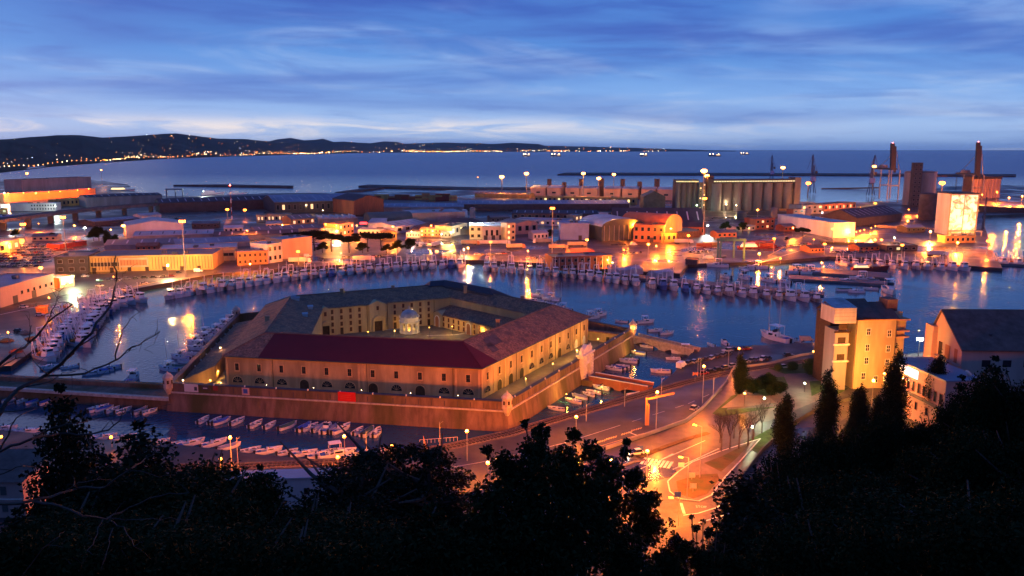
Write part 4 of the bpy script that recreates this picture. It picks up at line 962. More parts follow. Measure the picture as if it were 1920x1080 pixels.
# side 4 runs from the rear-left corner (index 4) to the front-left corner (index 0)
A0, B0, A1_, B1_ = a0.lerp(b0, .10), a0.lerp(b0, .93), a1.lerp(b1, .10), a1.lerp(b1, .90)
mb = MB(); mb.poly([q(A0, TERR), q(B0, TERR), q(B0, 7.0), q(A0, 7.0)]); mb.poly([q(B1_, TERR), q(A1_, TERR), q(A1_, 9.2), q(B1_, 9.2)]); mb.poly([q(B0, TERR), q(B1_, TERR), q(B1_, 9.2), q(B0, 7.0)]); mb.poly([q(A1_, TERR), q(A0, TERR), q(A0, 7.0), q(A1_, 9.2)]); mb.build('wall', MT['plaster'], ls)
mb = MB(); mb.poly([q(A0, 7.05), q(B0, 7.05), q(B1_, 9.3), q(A1_, 9.3)]); mb.build('roof', MT['tile_roof'], ls)
dd = (B0 - A0).normalized()
for k in range(9):
 p = A0 + dd * (6 + 8 * k); mb = MB(); mb.lathe([(.28, 0), (.28, .35), (.1, .5)], 6, cap=True); link('vent', mb.mesh('vent', MT['white_stone']), ls, q(p, 7.0 + .1))
# guard house and low walls at the far end of the right-hand terrace
gh = along_side(1, 9.0, 1140, 4)
g = thing('guard_house', 'low plastered guard house at the far end of the right-hand terrace', 'house', (gh.x, gh.y, TERR), ang)
mb = MB(); mb.box(-1.2, -5, 0, 1.2, 9, 3.6); mb.build('wall', MT['plaster'], g); mb = MB(); mb.box(-1.5, -5.3, 3.6, 1.5, 9.3, 3.9); mb.build('roof', MT['tile_roof'], g); mb = MB(); mb.box(-1.26, -1, 0, -1.2, 0.3, 2.2); mb.build('door', MT['dark_wood'], g)
# ---- bridges from the right-hand wall to the shore
def arch_bridge(label, p, q, w, ztop, arches, m, mtrim):
 d_ = (q - p); Lb = d_.length; ang = math.atan2(d_.y, d_.x)
 t = thing('arched_bridge', label, 'bridge', (p.x, p.y, 0), ang)
 mb = MB(); n = 12 * arches
 sp_ = Lb / arches; rise = min(sp_ * .36, ztop - 1.1)
 prof = []
 for k in range(arches):
  for j in range(13):
   th = PI * j / 12; prof.append((k * sp_ + sp_ * .5 - sp_ * .40 * math.cos(th), max(0, rise * math.sin(th)) - .2))
 up = [(0, -1.2)] + [(x, z) for x, z in prof] + [(Lb, -1.2)]
 for s in (-1, 1):
  y = s * w / 2; pts = []
  xs_ = [x for x, _ in up]
  for (x0, z0), (x1, z1) in zip(up, up[1:]):
   f = [(x0, y, z0), (x1, y, z1), (x1, y, ztop), (x0, y, ztop)]
   mb.poly(f if s < 0 else f[::-1])
 for (x0, z0), (x1, z1) in zip(up, up[1:]): mb.poly([(x0, -w / 2, z0), (x0, w / 2, z0), (x1, w / 2, z1), (x1, -w / 2, z1)])
 mb.build('arch', m, t)
 mb = MB(); mb.box(0, -w / 2, ztop - .02, Lb, w / 2, ztop + .05); mb.build('deck', MT['pavement'], t)
 for s in (-1, 1):
  mb = MB(); mb.box(-.3, s * w / 2 - .2, ztop, Lb + .3, s * w / 2 + .2, ztop + .95); mb.build('parapet', m, t)
  mb = MB(); mb.box(-.4, s * w / 2 - .28, ztop + .95, Lb + .4, s * w / 2 + .28, ztop + 1.12); mb.build('coping', mtrim, t)
 return t
arch_bridge('two-arched brick bridge from the monumental gate to the quay road', W(1112, 708, 2.2) + ng * 0, W(1218, 727, 2.2), 5.0, 2.4, 2, MT['brick_wall'], MT['white_stone'])
arch_bridge('stone footbridge at the far corner turret with one lit arch', W(1192, 631, 2.6), W(1305, 658, 2.6), 4.0, 2.6, 2, MT['stone_trim'], MT['stone_trim'])
# ================================================================ LAMPS
def hpx(px, y0, y1, z=GZ):
 """height in metres of something whose foot is at y1 and top at y0"""
 p = W(px, y1, z); q = RAY(px, y0, p.y); return q.z - z
PROTO = {}
def lamp_proto(kind, glow):
 """mesh set of a lamp of height 1 (pole) - heads are separate unit meshes"""
 key = (kind, glow)
 if key in PROTO: return PROTO[key]
 g = LAMPM[glow][0]; d = {}
 if kind == 'mast':
  m = MB(); m.tube((0, 0, 0), (0, 0, 1), .45, .2, 7); d['pole'] = m.mesh('pole', MT['pole'])
  m = MB(); m.lathe([(.3, -.3), (1.6, -.1), (1.6, .15), (.2, .5)], 10); d['crown'] = m.mesh('lamp_frame', MT['pole'])
  m = MB()
  for k in range(6):
   a = PI * k / 3; m.obox((1.25 * math.cos(a), 1.25 * math.sin(a), -.6), (.5, 0, 0), (0, .5, 0), (0, 0, .7))
  d['head'] = m.mesh('lamp_head', g)
 elif kind == 'globemast':
  m = MB(); m.tube((0, 0, 0), (0, 0, 1), .45, .22, 7); d['pole'] = m.mesh('pole', MT['pole'])
  m = MB(); m.lathe([(.25, -.4), (.7, -.1), (.7, .1), (.2, .3)], 10); d['crown'] = m.mesh('lamp_frame', MT['pole'])
  m = MB(); m.lathe([(.05, -1.9), (1.1, -1.6), (1.6, -.9), (1.1, -.2), (.05, .1)], 12); d['head'] = m.mesh('lamp_head', g)
 elif kind == 'street':
  m = MB(); m.tube((0, 0, 0), (0, 0, 1), .13, .07, 6); d['pole'] = m.mesh('pole', MT['pole'])
  m = MB(); m.tube((0, 0, 0), (1.5, 0, .25), .06, .05, 5); d['crown'] = m.mesh('arm', MT['pole'])
  m = MB(); m.obox((1.75, 0, .12), (.45, 0, .03), (0, .2, 0), (0, 0, .12)); d['head'] = m.mesh('lamp_head', g)
 elif kind == 'globe':
  m = MB(); m.tube((0, 0, 0), (0, 0, 1), .08, .06, 6); d['pole'] = m.mesh('pole', MT['dark_steel'])
  m = MB(); m.lathe([(.18, 0), (.12, .08), (.12, .12)], 8); d['crown'] = m.mesh('collar', MT['dark_steel'])
  m = MB(); m.lathe([(.02, .10), (.22, .2), (.30, .38), (.22, .56), (.02, .66)], 10); d['head'] = m.mesh('lamp_head', g, True)
 elif kind == 'top':       # lamp glowing on the very top of a short post
  m = MB(); m.tube((0, 0, 0), (0, 0, 1), .14, .09, 6); d['pole'] = m.mesh('pole', MT['pole'])
  m = MB(); m.lathe([(.1, 0), (.3, .1), (.3, .16)], 8); d['crown'] = m.mesh('collar', MT['pole'])
  m = MB(); m.lathe([(.05, .14), (.36, .25), (.40, .5), (.25, .75), (.02, .82)], 8); d['head'] = m.mesh('lamp_head', g)
 PROTO[key] = d; return d
NAMES = {'mast': ('floodlight_mast', 'floodlight mast'), 'street': ('street_lamp', 'street lamp'), 'globe': ('park_lamp', 'park lamp'), 'top': ('street_lamp', 'street lamp')}
NLIGHT = [0]
def lamp(kind, glow, px, ytop, ybase, label, power, rz=0.0, z=GZ, hs=1.0, group=None, base=None, h=None, light=True):
 p = W(px, ybase, z) if base is None else base
 hh = hpx(px, ytop, ybase, z) if h is None else h
 nm, cat = NAMES[kind]
 t = thing(nm, label, cat, p, rz, group)
 d = lamp_proto('globemast' if kind == 'mast' and px not in (349, 124, 49, 1035, 1318, 1722) else kind, glow)
 s = hs if kind != 'mast' else hs
 o = link('pole', d['pole'], t); o.scale = (s, s, hh)
 link('arm' if kind == 'street' else 'collar', d['crown'], t, (0, 0, hh), scale=(s,) * 3)
 link('lamp_head', d['head'], t, (0, 0, hh), scale=(s,) * 3)
 if light and power:
  off = {'mast': (0, 0, hh - 2.3 * s), 'street': (1.75 * s, 0, hh - .35 * s), 'globe': (0, 0, hh + 1.0 * s), 'top': (0, 0, hh + 1.15 * s)}[kind]
  plight(t, off, LAMPM[glow][1], power * ((5.0 if px > 800 else 2.6) if p.y < 420 else 8.0), .3 * s)
  NLIGHT[0] += 1
 return t
# --- near shore
for a in [
 ('top', 'sodium', 436, 824, 893, 'orange street lamp left of the paired poles above the white flat-roofed house', 4500),
 ('top', 'sodium', 648, 822, 886, 'tall orange street lamp next to a bare pole at the bend of the railway', 5500),
 ('top', 'sodium', 876, 812, 864, 'orange street lamp by the railway behind the dark cedar tops', 5000),
 ('top', 'sodium', 1080, 785, 822, 'orange street lamp rising behind the leafy bush by the canal', 5000),
 ('top', 'sodium', 1230, 739, 807, 'orange street lamp beside the T-shaped sign gantry', 9000),
 ('top', 'sodium', 1317, 690, 756, 'orange street lamp on the divider wall where the ramp begins', 8500),
 ('top', 'sodium', 1384, 656, 690, 'orange lamp just left of the dark cypress at the car park', 2400),
 ('street', 'sodium', 1288, 858, 934, 'grey street lamp standing in the grass island with a single arm', 4200, PI),
 ('street', 'sodium', 1272, 934, 986, 'orange lit lamp post at the tip of the grass island', 1700, PI),
 ('street', 'sodium', 1312, 800, 896, 'slim tall lamp post in the rough grass of the traffic island', 5200, 2.6),
 ('top', 'sodium', 1212, 850, 905, 'street lamp over the zebra crossing behind the leafy bush', 5200),
 ('top', 'sodium', 1145, 868, 915, 'street lamp hidden behind the leafy bush beside the lower road', 6500),
 ('top', 'sodium', 915, 872, 935, 'street lamp low behind the dark cedars by the lower road', 7000),
 ('top', 'sodium', 416, 864, 905, 'orange lamp glowing low beside the quay road, upper of the pair', 2600),
 ('top', 'sodium', 394, 891, 915, 'orange lamp glowing low beside the quay road, lower of the pair', 2200),
 ('top', 'sodium', 634, 861, 884, 'orange lamp just above the white flat-roofed house, upper of the pair', 1600),
 ('top', 'sodium', 620, 891, 910, 'orange lamp at the corner of the white flat-roofed house', 700),
 ('top', 'sodium', 210, 823, 838, 'short orange lamp on the shore left of the big bushes', 260),
 ('top', 'sodium', 4, 822, 838, 'short orange lamp on the shore at the far left', 200),
 ('top', 'sodium', 735, 840, 857, 'low orange bollard lamp beside the railway bend', 300),
 ('globe', 'greenish', 1432, 749, 766, 'bright greenish park lamp among the lawns', 700),
 ('globe', 'amber', 1395, 740, 762, 'amber park lamp on the paved terrace by the cypress', 700),
 ('globe', 'greenish', 1410, 803, 822, 'greenish park lamp between the bare trees', 500),
 ('globe', 'greenish', 1508, 721, 735, 'twin greenish park lamp at the lawn corner by the old tower house', 350),
 ('globe', 'amber', 1524, 661, 676, 'little amber lamp at the bend of the park wall', 150),
 ('mast', 'cool', 1722, 634, 668, 'brilliant white floodlight on a pole between the tower house and the pink block', 5200),
 ('top', 'yellow', 1634, 717, 762, 'brilliant orange lamp among the dark trees, left of the pair', 4500),
 ('top', 'sodium', 1653, 704, 768, 'brilliant orange lamp among the dark trees, right of the pair', 9000),
]:
 lamp(a[0], a[1], a[2], a[3], a[4], a[5], a[6], *(a[7:] if len(a) > 7 else ()), **({'hs': .6} if a[5].startswith('brilliant white') else {}))
# slim poles of the overhead railway wire
for px, y0, y1, lab in ((688, 808, 866, 'bare slim pole beside the tall orange lamp at the railway bend'), (447, 820, 876, 'bare forked pole right of the leftmost shore lamp'), (825, 791, 842, 'bare slim pole in front of the bastion wall'),
      (1099, 757, 790, 'bare slim pole at the edge of the small canal'), (1171, 727, 762, 'bare pole where the small canal ends'), (1240, 709, 742, 'bare pole at the bridge head'), (1308, 672, 706, 'left of two bare poles by the level crossing'), (1313, 672, 706, 'right of two bare poles by the level crossing'),
      (1365, 655, 690, 'bare pole among the parked cars'), (1337, 708, 745, 'tall dark pole beside the divider wall'), (1366, 908, 962, 'blue-grey pole on the outer verge of the branch road')):
 t = thing('pole', lab, 'pole', W(px, y1), 0, 'bare poles along the shore road'); mb = MB(); mb.tube((0, 0, 0), (0, 0, hpx(px, y0, y1)), .12, .07, 6); mb.build('shaft', MT['pole'], t)
 mb = MB(); mb.tube((0, 0, hpx(px, y0, y1) - .6), (.9, 0, hpx(px, y0, y1) + .2), .04, .04, 4); mb.build('arm', MT['pole'], t)
# wall lamps of the fortress
def wall_lamp(loc, glow, label, power, r=.2, post=False):
 t = thing('wall_lamp', label, 'lamp', loc, 0, 'wall lamps of the fortress'); mb = MB(); mb.lathe([(.02, -r), (r, 0), (.02, r)], 8); mb.build('lamp_head', LAMPM[glow][0], t)
 mb = MB(); mb.box(-.08, -.08, r, .08, .08, r + .25)
 if post: mb.tube((.12, 0, TERR - loc[2]), (.12, 0, r + .2), .07, .05, 5)
 mb.build('bracket', MT['dark_steel'], t)
 plight(t, (0, -.0, -r - .25), LAMPM[glow][1], power * 2, .15); return t
a, b, d_, ang_, nrm = facade_frame(1, BO)
LwR = (b - a).length
for f, lab, pw in ((0.16, 'added terrace lamp before the right facade nearest the front corner', 1500), (0.40, 'added terrace lamp before the second quarter of the right facade', 1700), (0.64, 'added terrace lamp midway along the right facade', 1700), (0.88, 'added terrace lamp before the far end of the right facade', 1700)):  # lamps on posts added to light the right facade evenly
 wall_lamp(a + d_ * (LwR * f) + nrm * 8.5 + Vector((0, 0, 8.4)), 'yellow', lab, pw * 1.6, .12, True)
a, b, d_, ang_, nrm = facade_frame(0, BO)
for f in (.06, .24, .42, .60, .78, .95):
 wall_lamp(a + d_ * ((b - a).length * f) + nrm * 12.2 + Vector((0, 0, 8.9)), 'warm', f'small white coping lamp above the front bastion wall, {nth(int(f * 5.6) + 1)} from the left', 160, .1)
wall_lamp(W(1117, 604, 8.5), 'warm', 'bright lamp on the wall behind the right end of the fortress', 700)
wall_lamp(W(1167, 615, 6.0), 'yellow', 'yellow lamp by the guard house wall', 600)
wall_lamp(W(413, 652, 9.5), 'warm', 'bright lamp at the left corner of the fortress roof', 90)
wall_lamp(W(409, 696, 6.5), 'yellow', 'yellow lamp in the passage left of the front facade', 260)
wall_lamp(W(394, 713, 6.0), 'yellow', 'small yellow lamp below the passage lamp at the left', 350)
wall_lamp(W(343, 713, 8.9), 'warm', 'white lamp near the left end of the parapet', 120)
wall_lamp(W(320, 722, 6.6), 'amber', 'tiny amber lamp where the causeway joins the island', 80)
wall_lamp(W(949, 763, 7.2), 'amber', 'small amber lamp under the front corner turret', 120)
wall_lamp(W(945, 606, 8), 'yellow', 'yellow lamp at the right end of the courtyard lean-to', 1500, .15, True)
wall_lamp(W(905, 618, 7.5), 'yellow', 'warm lamp post beside the courtyard arcade', 900, .15, True)
wall_lamp(W(848, 612, 7.5), 'yellow', 'added lamp post near the arched niche of the courtyard', 800, .15, True)  # posts from here to the pavilion's right are added to brighten the courtyard
wall_lamp(W(690, 622, 8), 'yellow', 'added lamp post in the left half of the courtyard', 1000, .15, True)
wall_lamp(W(740, 620, 8), 'yellow', 'added lamp post left of the domed pavilion', 900, .15, True)
wall_lamp(W(805, 614, 8), 'yellow', 'added lamp post right of the domed pavilion', 800, .15, True)
# quay floodlights added to light the canal wall
for px, py, lab in ((1062, 752, 'added low quay light by the small canal, the one nearest the bush'), (1128, 738, 'added low quay light beside the two-arched bridge'), (1190, 668, 'added low quay light among the canal boats'), (1215, 645, 'added low quay light near the footbridge')):
 p = W(px, py, 0.0); t = thing('added_quay_light', lab, 'lamp', p, 0, 'added quay lights along the canal'); mb = MB(); mb.tube((0, 0, -1), (0, 0, 2.2), .12, .1, 6); mb.build('pole', MT['dark_steel'], t)
 mb = MB(); mb.lathe([(.02, 2.2), (.14, 2.3), (.02, 2.45)], 8); mb.build('lamp_head', LAMPM['yellow'][0], t); plight(t, (0, 0, 3.0), YELLOW, 1500)
# ================================================================ BOATS (bow along +y, waterline z = 0)
def hull(Ln, Bm, free, bowrise, sheer=.35, n=9, deck=.0, stern=.82):
 """lofted hull: returns mesh builder with side (0) and deck (1)"""
 mb = MB(); secs = []
 for i in range(n):
  t = i / (n - 1); y = -Ln / 2 + Ln * t
  w = Bm / 2 * (stern + (1 - stern) * min(1, t * 3)) if t < .45 else Bm / 2 * max(0.02, 1 - ((t - .45) / .55) ** 2.3)
  z = free + bowrise * max(0, (t - .35) / .65) ** 1.7 + .15 * (1 - t)
  wl = w * (.82 if t < .8 else .55)
  secs.append([(-w, y, z), (-wl, y - (.06 * Ln * max(0, t - .7) / .3), -.5), (wl, y - (.06 * Ln * max(0, t - .7) / .3), -.5), (w, y, z)])
 P = [p for s in secs for p in s]
 for i in range(n - 1):
  a, b = i * 4, i * 4 + 4
  mb.add([P[a], P[a + 1], P[b + 1], P[b]], [[0, 1, 2, 3]], 0); mb.add([P[a + 3], P[b + 3], P[b + 2], P[a + 2]], [[0, 1, 2, 3]], 0)
  z = lambda q: (q[0] * .93, q[1], q[2] - sheer)
  mb.add([z(P[a]), z(P[b]), z(P[b + 3]), z(P[a + 3])], [[0, 1, 2, 3]], 1)
  mb.add([P[a], P[b], z(P[b]), z(P[a])], [[0, 1, 2, 3]], 0); mb.add([P[a + 3], z(P[a + 3]), z(P[b + 3]), P[b + 3]], [[0, 1, 2, 3]], 0)
 mb.add([secs[0][0], secs[0][3], secs[0][2], secs[0][1]], [[0, 1, 2, 3]], 0)
 return mb
def trawler_proto(v):
 Ln, Bm = (19, 5.9) if v % 2 == 0 else (16.5, 5.3)
 t = link('fishing_boat', None); t.empty_display_size = .5
 h = hull(Ln, Bm, 1.5, 1.7, .55).build('hull', [MT[['hull_white', 'hull_rust', 'hull_white', 'hull_blue'][v % 4]], MT['deck_wood']], t)
 mb = MB()
 for s in (-1, 1):
  pts = []
  for i in range(7):
   tt_ = .3 + .7 * i / 6; y = -Ln / 2 + Ln * tt_; w = Bm / 2 * max(.02, 1 - max(0, (tt_ - .45) / .55) ** 2.3) * s; z = 1.5 + 1.7 * max(0, (tt_ - .35) / .65) ** 1.7 + .1
   pts.append((w * 1.02, y, z))
  mb.path(pts, .12, 4)
 mb.build('rubbing_rail', MT['cabin_blue'] if v % 3 == 0 else MT['deck_wood'], h)
 cz = 1.15; cm = MT['cabin_white'] if v != 3 else MT['cabin_blue']
 cy0, cy1 = (-.5, 4.2) if v % 2 == 0 else (-2.5, 1.8)
 mb = MB(); w0, w1 = Bm * .34, Bm * .31
 lo = [(-w0, cy0, cz), (w0, cy0, cz), (w0, cy1, cz), (-w0, cy1, cz)]; hi = [(-w1, cy0 + .1, cz + 2.3), (w1, cy0 + .1, cz + 2.3), (w1, cy1 - .5, cz + 2.3), (-w1, cy1 - .5, cz + 2.3)]
 mb.add(lo + hi, [[0, 1, 5, 4], [1, 2, 6, 5], [2, 3, 7, 6], [3, 0, 4, 7], [4, 5, 6, 7]]); c1 = mb.build('deckhouse', cm, t)
 mb = MB(); u0, u1 = cy0 + .6, cy1 - .5; zz = cz + 2.3
 lo = [(-w1 * .86, u0, zz), (w1 * .86, u0, zz), (w1 * .86, u1, zz), (-w1 * .86, u1, zz)]; hi = [(-w1 * .8, u0 + .1, zz + 2.0), (w1 * .8, u0 + .1, zz + 2.0), (w1 * .8, u1 + .25, zz + 2.0), (-w1 * .8, u1 + .25, zz + 2.0)]
 mb.add(lo + hi, [[0, 1, 5, 4], [1, 2, 6, 5], [2, 3, 7, 6], [3, 0, 4, 7], [4, 5, 6, 7]]); c2 = mb.build('wheelhouse', cm, t)
 mb = MB(); mb.box(-w1 * .98, u0 - .3, zz + 2.0, w1 * .98, u1 + .6, zz + 2.16); mb.build('wheelhouse_roof', MT['cabin_white'], c2)
 mb = MB(); mb.obox((0, u1 + .19, zz + 1.25), (w1 * .76, 0, 0), (0, .03, .0), (0, .06, .42)); mb.obox((-w1 * .84, (u0 + u1) / 2, zz + 1.25), (.03, 0, 0), (0, (u1 - u0) * .38, 0), (0, 0, .4)); mb.obox((w1 * .84, (u0 + u1) / 2, zz + 1.25), (.03, 0, 0), (0, (u1 - u0) * .38, 0), (0, 0, .4)); mb.build('windscreen', MT['dark_glass'], c2)
 mb = MB(); mh = [11.5, 9.5, 12.5, 10][v % 4]; mb.tube((0, u0, zz + 2), (0, u0 - .2, mh), .24, .14, 5); mb.tube((-1.0, u0 - .1, mh - 1.8), (1.0, u0 - .1, mh - 1.8), .07, .07, 4); mb.tube((0, u0, zz + 3), (0, u1, zz + 2.5), .06, .06, 4)
 mb.lathe([(.02, mh - .2), (.3, mh), (.02, mh + .3)], 6, (0, u0 - .2)); mb.build('mast', MT['hull_white'], t)
 mb = MB(); gy = -Ln / 2 + 1.6; gh = [8.5, 7.2, 9.5, 7.8][v % 4]
 for s in (-1, 1): mb.tube((s * Bm * .40, gy, 1.2), (s * Bm * .24, gy - .8, gh), .26, .2, 5); mb.tube((s * Bm * .38, gy + 3.0, 1.2), (s * Bm * .24, gy - .8, gh - .5), .2, .16, 4)
 mb.tube((-Bm * .26, gy - .8, gh), (Bm * .26, gy - .8, gh), .24, .24, 5); mb.tube((-Bm * .33, gy - .4, gh * .55), (Bm * .33, gy - .4, gh * .55), .1, .1, 4)
 if v % 2 == 0: mb.tube((0, u0, zz + 1.8), (0, gy - .8, gh), .1, .08, 4)
 mb.build('gantry', MT['hull_white'] if v != 1 else MT['pole'], t)
 mb = MB(); mb.lathe([(.8, -1.0), (.8, 1.0)], 8, cap=True); nd = mb.mesh('net_drum', MT['net_red'] if v % 2 else MT['net_orange']); link('net_drum', nd, t, (0, gy + 2.2, 1.9), (0, PI / 2, 0))
 mb = MB(); mb.box(-.8, gy + 4.4, .95, .8, gy + 5.6, 1.7); mb.build('hatch', MT['deck_wood'], t)
 mb = MB(); mb.lathe([(.45, .95), (.45, 1.5), (.2, 1.6)], 7, (0, Ln * .33), cap=True); mb.build('winch', MT['dark_steel'], t)
 tag(t, '', 'fishing boat'); reg(t); return t, Ln
def speed_proto(v):
 """small motor boats: 0 cuddy cruiser, 1 open boat, 2 covered boat, 3 cabin cruiser"""
 Ln, Bm = [(6.8, 2.4), (5.4, 2.0), (5.8, 2.1), (9.5, 3.2)][v]
 t = link('motor_boat' if v in (0, 3) else 'open_boat', None)
 h = hull(Ln, Bm, [.75, .55, .6, 1.0][v], [.45, .3, .35, .6][v], [.25, .28, .15, .3][v]).build('hull', [MT['hull_white'], MT['cover_cream'] if v != 1 else MT['deck_wood']], t)
 mb = MB(); mb.box(-.2, -Ln / 2 - .42, -.3, .2, -Ln / 2 + .02, .95); mb.box(-.16, -Ln / 2 - .5, .75, .16, -Ln / 2 + .1, 1.15); mb.build('outboard_motor', MT['rubber'], t)
 if v in (0, 3):
  k = Ln / 6.8
  mb = MB(); z0 = .6 * k; lo = [(-Bm * .36, -.6 * k, z0), (Bm * .36, -.6 * k, z0), (Bm * .26, 2.1 * k, z0), (-Bm * .26, 2.1 * k, z0)]; hi = [(-Bm * .31, -.5 * k, z0 + .75 * k), (Bm * .31, -.5 * k, z0 + .75 * k), (Bm * .18, 1.2 * k, z0 + .6 * k), (-Bm * .18, 1.2 * k, z0 + .6 * k)]
  mb.add(lo + hi, [[0, 1, 5, 4], [1, 2, 6, 5], [2, 3, 7, 6], [3, 0, 4, 7], [4, 5, 6, 7]]); c = mb.build('cabin', MT['cabin_white'], t)
  mb = MB(); mb.obox((0, -.1 * k, z0 + 1.0 * k), (Bm * .3, 0, 0), (0, .05, 0), (0, -.12 * k, .3 * k)); mb.build('windscreen', MT['dark_glass'], t)
  mb = MB(); mb.box(-Bm * .32, -.9 * k, z0 + .2, -Bm * .30, .9 * k, z0 + .5 * k); mb.box(Bm * .34, -.45 * k, z0 + .25, Bm * .355, .9 * k, z0 + .5 * k); mb.build('side_window', MT['dark_glass'], c)
  if v == 3:
   mb = MB(); mb.box(-Bm * .36, -1.9, z0 + 1.9 * k, Bm * .36, 1.0, z0 + 1.98 * k)
   for s in (-1, 1): mb.tube((s * Bm * .34, -1.8, z0), (s * Bm * .34, -1.8, z0 + 1.9 * k), .05, .05, 4); mb.tube((s * Bm * .30, .9, z0 + .6), (s * Bm * .34, .9, z0 + 1.9 * k), .05, .05, 4)
   mb.build('hard_top', MT['cabin_white'], t)
  mb = MB(); mb.box(-Bm * .3, -Ln * .42, .35 * k, Bm * .3, -Ln * .3, .75 * k); mb.build('seat', MT['cover_blue'], t)
 elif v == 1:
  for y in (-1.4, .2, 1.5): mb = MB(); mb.box(-Bm * .42 * (1 if y < 1 else .75), y - .16, .42, Bm * .42 * (1 if y < 1 else .75), y + .16, .48); mb.build('thwart', MT['cabin_white'], t)
  mb = MB(); mb.box(-.3, -.5, .3, .3, -.1, 1.0); mb.build('console', MT['cabin_white'], t)
 else:
  mb = MB(); P = []
  for i in range(5):
   y = -Ln * .42 + Ln * .78 * i / 4; w = Bm * .5 * (1 - max(0, (i - 2) / 2.0) ** 2 * .75) * .97; z = .62 + .12 * max(0, i - 2)
   P += [(-w, y, z), (0, y, z + .42), (w, y, z)]
  for i in range(4): mb.add(P[i * 3:i * 3 + 6], [[0, 1, 4, 3], [1, 2, 5, 4]])
  mb.add(P[:3], [[0, 1, 2]]); mb.build('cover', MT['cover_blue'], t)
 tag(t, '', 'motor boat' if v in (0, 3) else 'small boat'); reg(t); return t
TRAW = [trawler_proto(v) for v in range(4)]
SPD = [speed_proto(v) for v in range(4)]
USED = set()
def place(proto, loc, rz, label, group, swap=None, scale=None):
 """first use takes the built boat itself, later uses take copies"""
 if proto.name not in USED and not swap:
  USED.add(proto.name); proto.location = loc; proto.rotation_euler = (0, 0, rz); proto['label'] = label
  if group: proto['group'] = group
  if scale: proto.scale = (scale,) * 3
  return proto
 return dup(proto, loc, rz, label, group, scale, swap)
TRD = ['white-hulled', 'rust-streaked', 'tall-gantried', 'blue-hulled']
def row(pxs, step, anchor, group, start=0, jit=.5, heading=None, skip=(), flip=1):
 P = [W(x, y, 0) for x, y in pxs]
 rr = random.Random(len(anchor)); k = 0
 for p, a in along(P, step, step * .4):
  k += 1
  if k in skip: continue
  v = rr.choice([0, 0, 1, 2, 2, 1, 0, 1, 2]) if rr.random() < .93 else 3
  hd = a - PI + rr.uniform(-.08, .08) if heading is None else heading + rr.uniform(-.08, .08)
  tr, Ln = TRAW[v]
  dirv = Vector((-math.sin(hd), math.cos(hd), 0))
  sc = rr.uniform(.78, 1.02)
  loc = p - dirv * (Ln * sc / 2) + Vector((0, 0, rr.uniform(-.05, .15)))
  place(tr, loc, hd, f'{TRD[v]} fishing boat, {nth(k)} {anchor}', group, scale=sc)
 return k
row([(300, 565), (345, 557), (400, 549), (480, 536), (560, 525), (640, 517), (720, 511), (800, 506), (862, 503)], 6.3, 'from the left on the far quay left of the gap', 'fishing boats along the far quay', heading=PI - .10)
row([(905, 509), (960, 513), (1010, 516), (1060, 521), (1110, 527), (1160, 533), (1200, 538)], 6.4, 'from the left on the far quay right of the gap', 'fishing boats along the far quay', heading=PI + .05)
row([(1222, 542), (1270, 547), (1310, 551), (1360, 556), (1410, 560), (1460, 564), (1510, 568), (1545, 569)], 6.5, 'from the left along the outer jetty', 'fishing boats along the outer jetty', heading=PI + .05)
row([(172, 655), (182, 630), (200, 600), (222, 582), (255, 572), (296, 565)], 6.4, 'counted up the curved left quay from the causeway', 'fishing boats along the curved left quay', heading=-2.15)
row([(105, 682), (128, 648), (158, 612), (190, 588), (215, 578)], 6.2, 'counted up the inner line of the left quay', 'fishing boats along the inner line of the left quay', heading=-2.2)
row([(1580, 499), (1640, 503), (1700, 506), (1760, 508), (1835, 510)], 7.6, 'from the left below the lit silo tower', 'fishing boats under the lit silo tower', heading=PI)
row([(1880, 498), (1990, 503)], 9.0, 'from the left on the short pier at the right edge', 'fishing boats on the short right pier', heading=PI)
SWC = {'blue': {'cover_blue': MT['cover_blue']}, 'grey': {'cover_blue': MT['cover_grey']}, 'green': {'cover_blue': MT['cover_green']}, 'cream': {'cover_blue': MT['cover_cream']}}
def boats(pts, group, where, hd=0.0, jit=.25, z=0.0, sc=1.0):
 """small boats one by one: (px, py, variant[, colour])"""
 rr = random.Random(len(where) * 7)
 for i, b in enumerate(pts):
  x, y, v = b[:3]; colr = b[3] if len(b) > 3 else rr.choice(['blue', 'grey', 'cream', 'green'])
  nm = {0: 'white cuddy motor boat', 1: 'white open boat', 2: f'{colr}-covered boat', 3: 'white cabin cruiser'}[v]
  a = (b[4] if len(b) > 4 else hd) + rr.uniform(-jit, jit)
  place(SPD[v], W(x, y, z), a, f'{nm}, {nth(i + 1)} from the left {where}', group, swap=None if (v != 2 or colr == 'blue') else SWC[colr], scale=sc * rr.uniform(.92, 1.1))
boats([(382, 789, 1), (404, 791, 1), (416, 792, 2, 'blue'), (446, 792, 1), (480, 797, 1), (507, 799, 1), (540, 801, 2, 'green', -.7), (571, 803, 2, 'blue'), (582, 803, 1), (600, 804, 2, 'grey'), (612, 806, 0), (625, 806, 2, 'grey'), (640, 807, 0), (672, 810, 1), (690, 812, 2, 'green'), (706, 813, 1)], 'small boats moored under the front wall', 'under the front bastion wall', hd=-.35, sc=1.15)
boats([(340, 832, 1), (358, 834, 0), (402, 834, 0), (430, 840, 2, 'grey'), (470, 846, 1), (505, 848, 0), (540, 850, 1), (570, 853, 0), (600, 855, 0), (620, 856, 0), (632, 855, 3), (668, 857, 0), (715, 852, 1)], 'small boats moored along the near shore', 'along the near shore by the railway', hd=-1.0, sc=1.05)
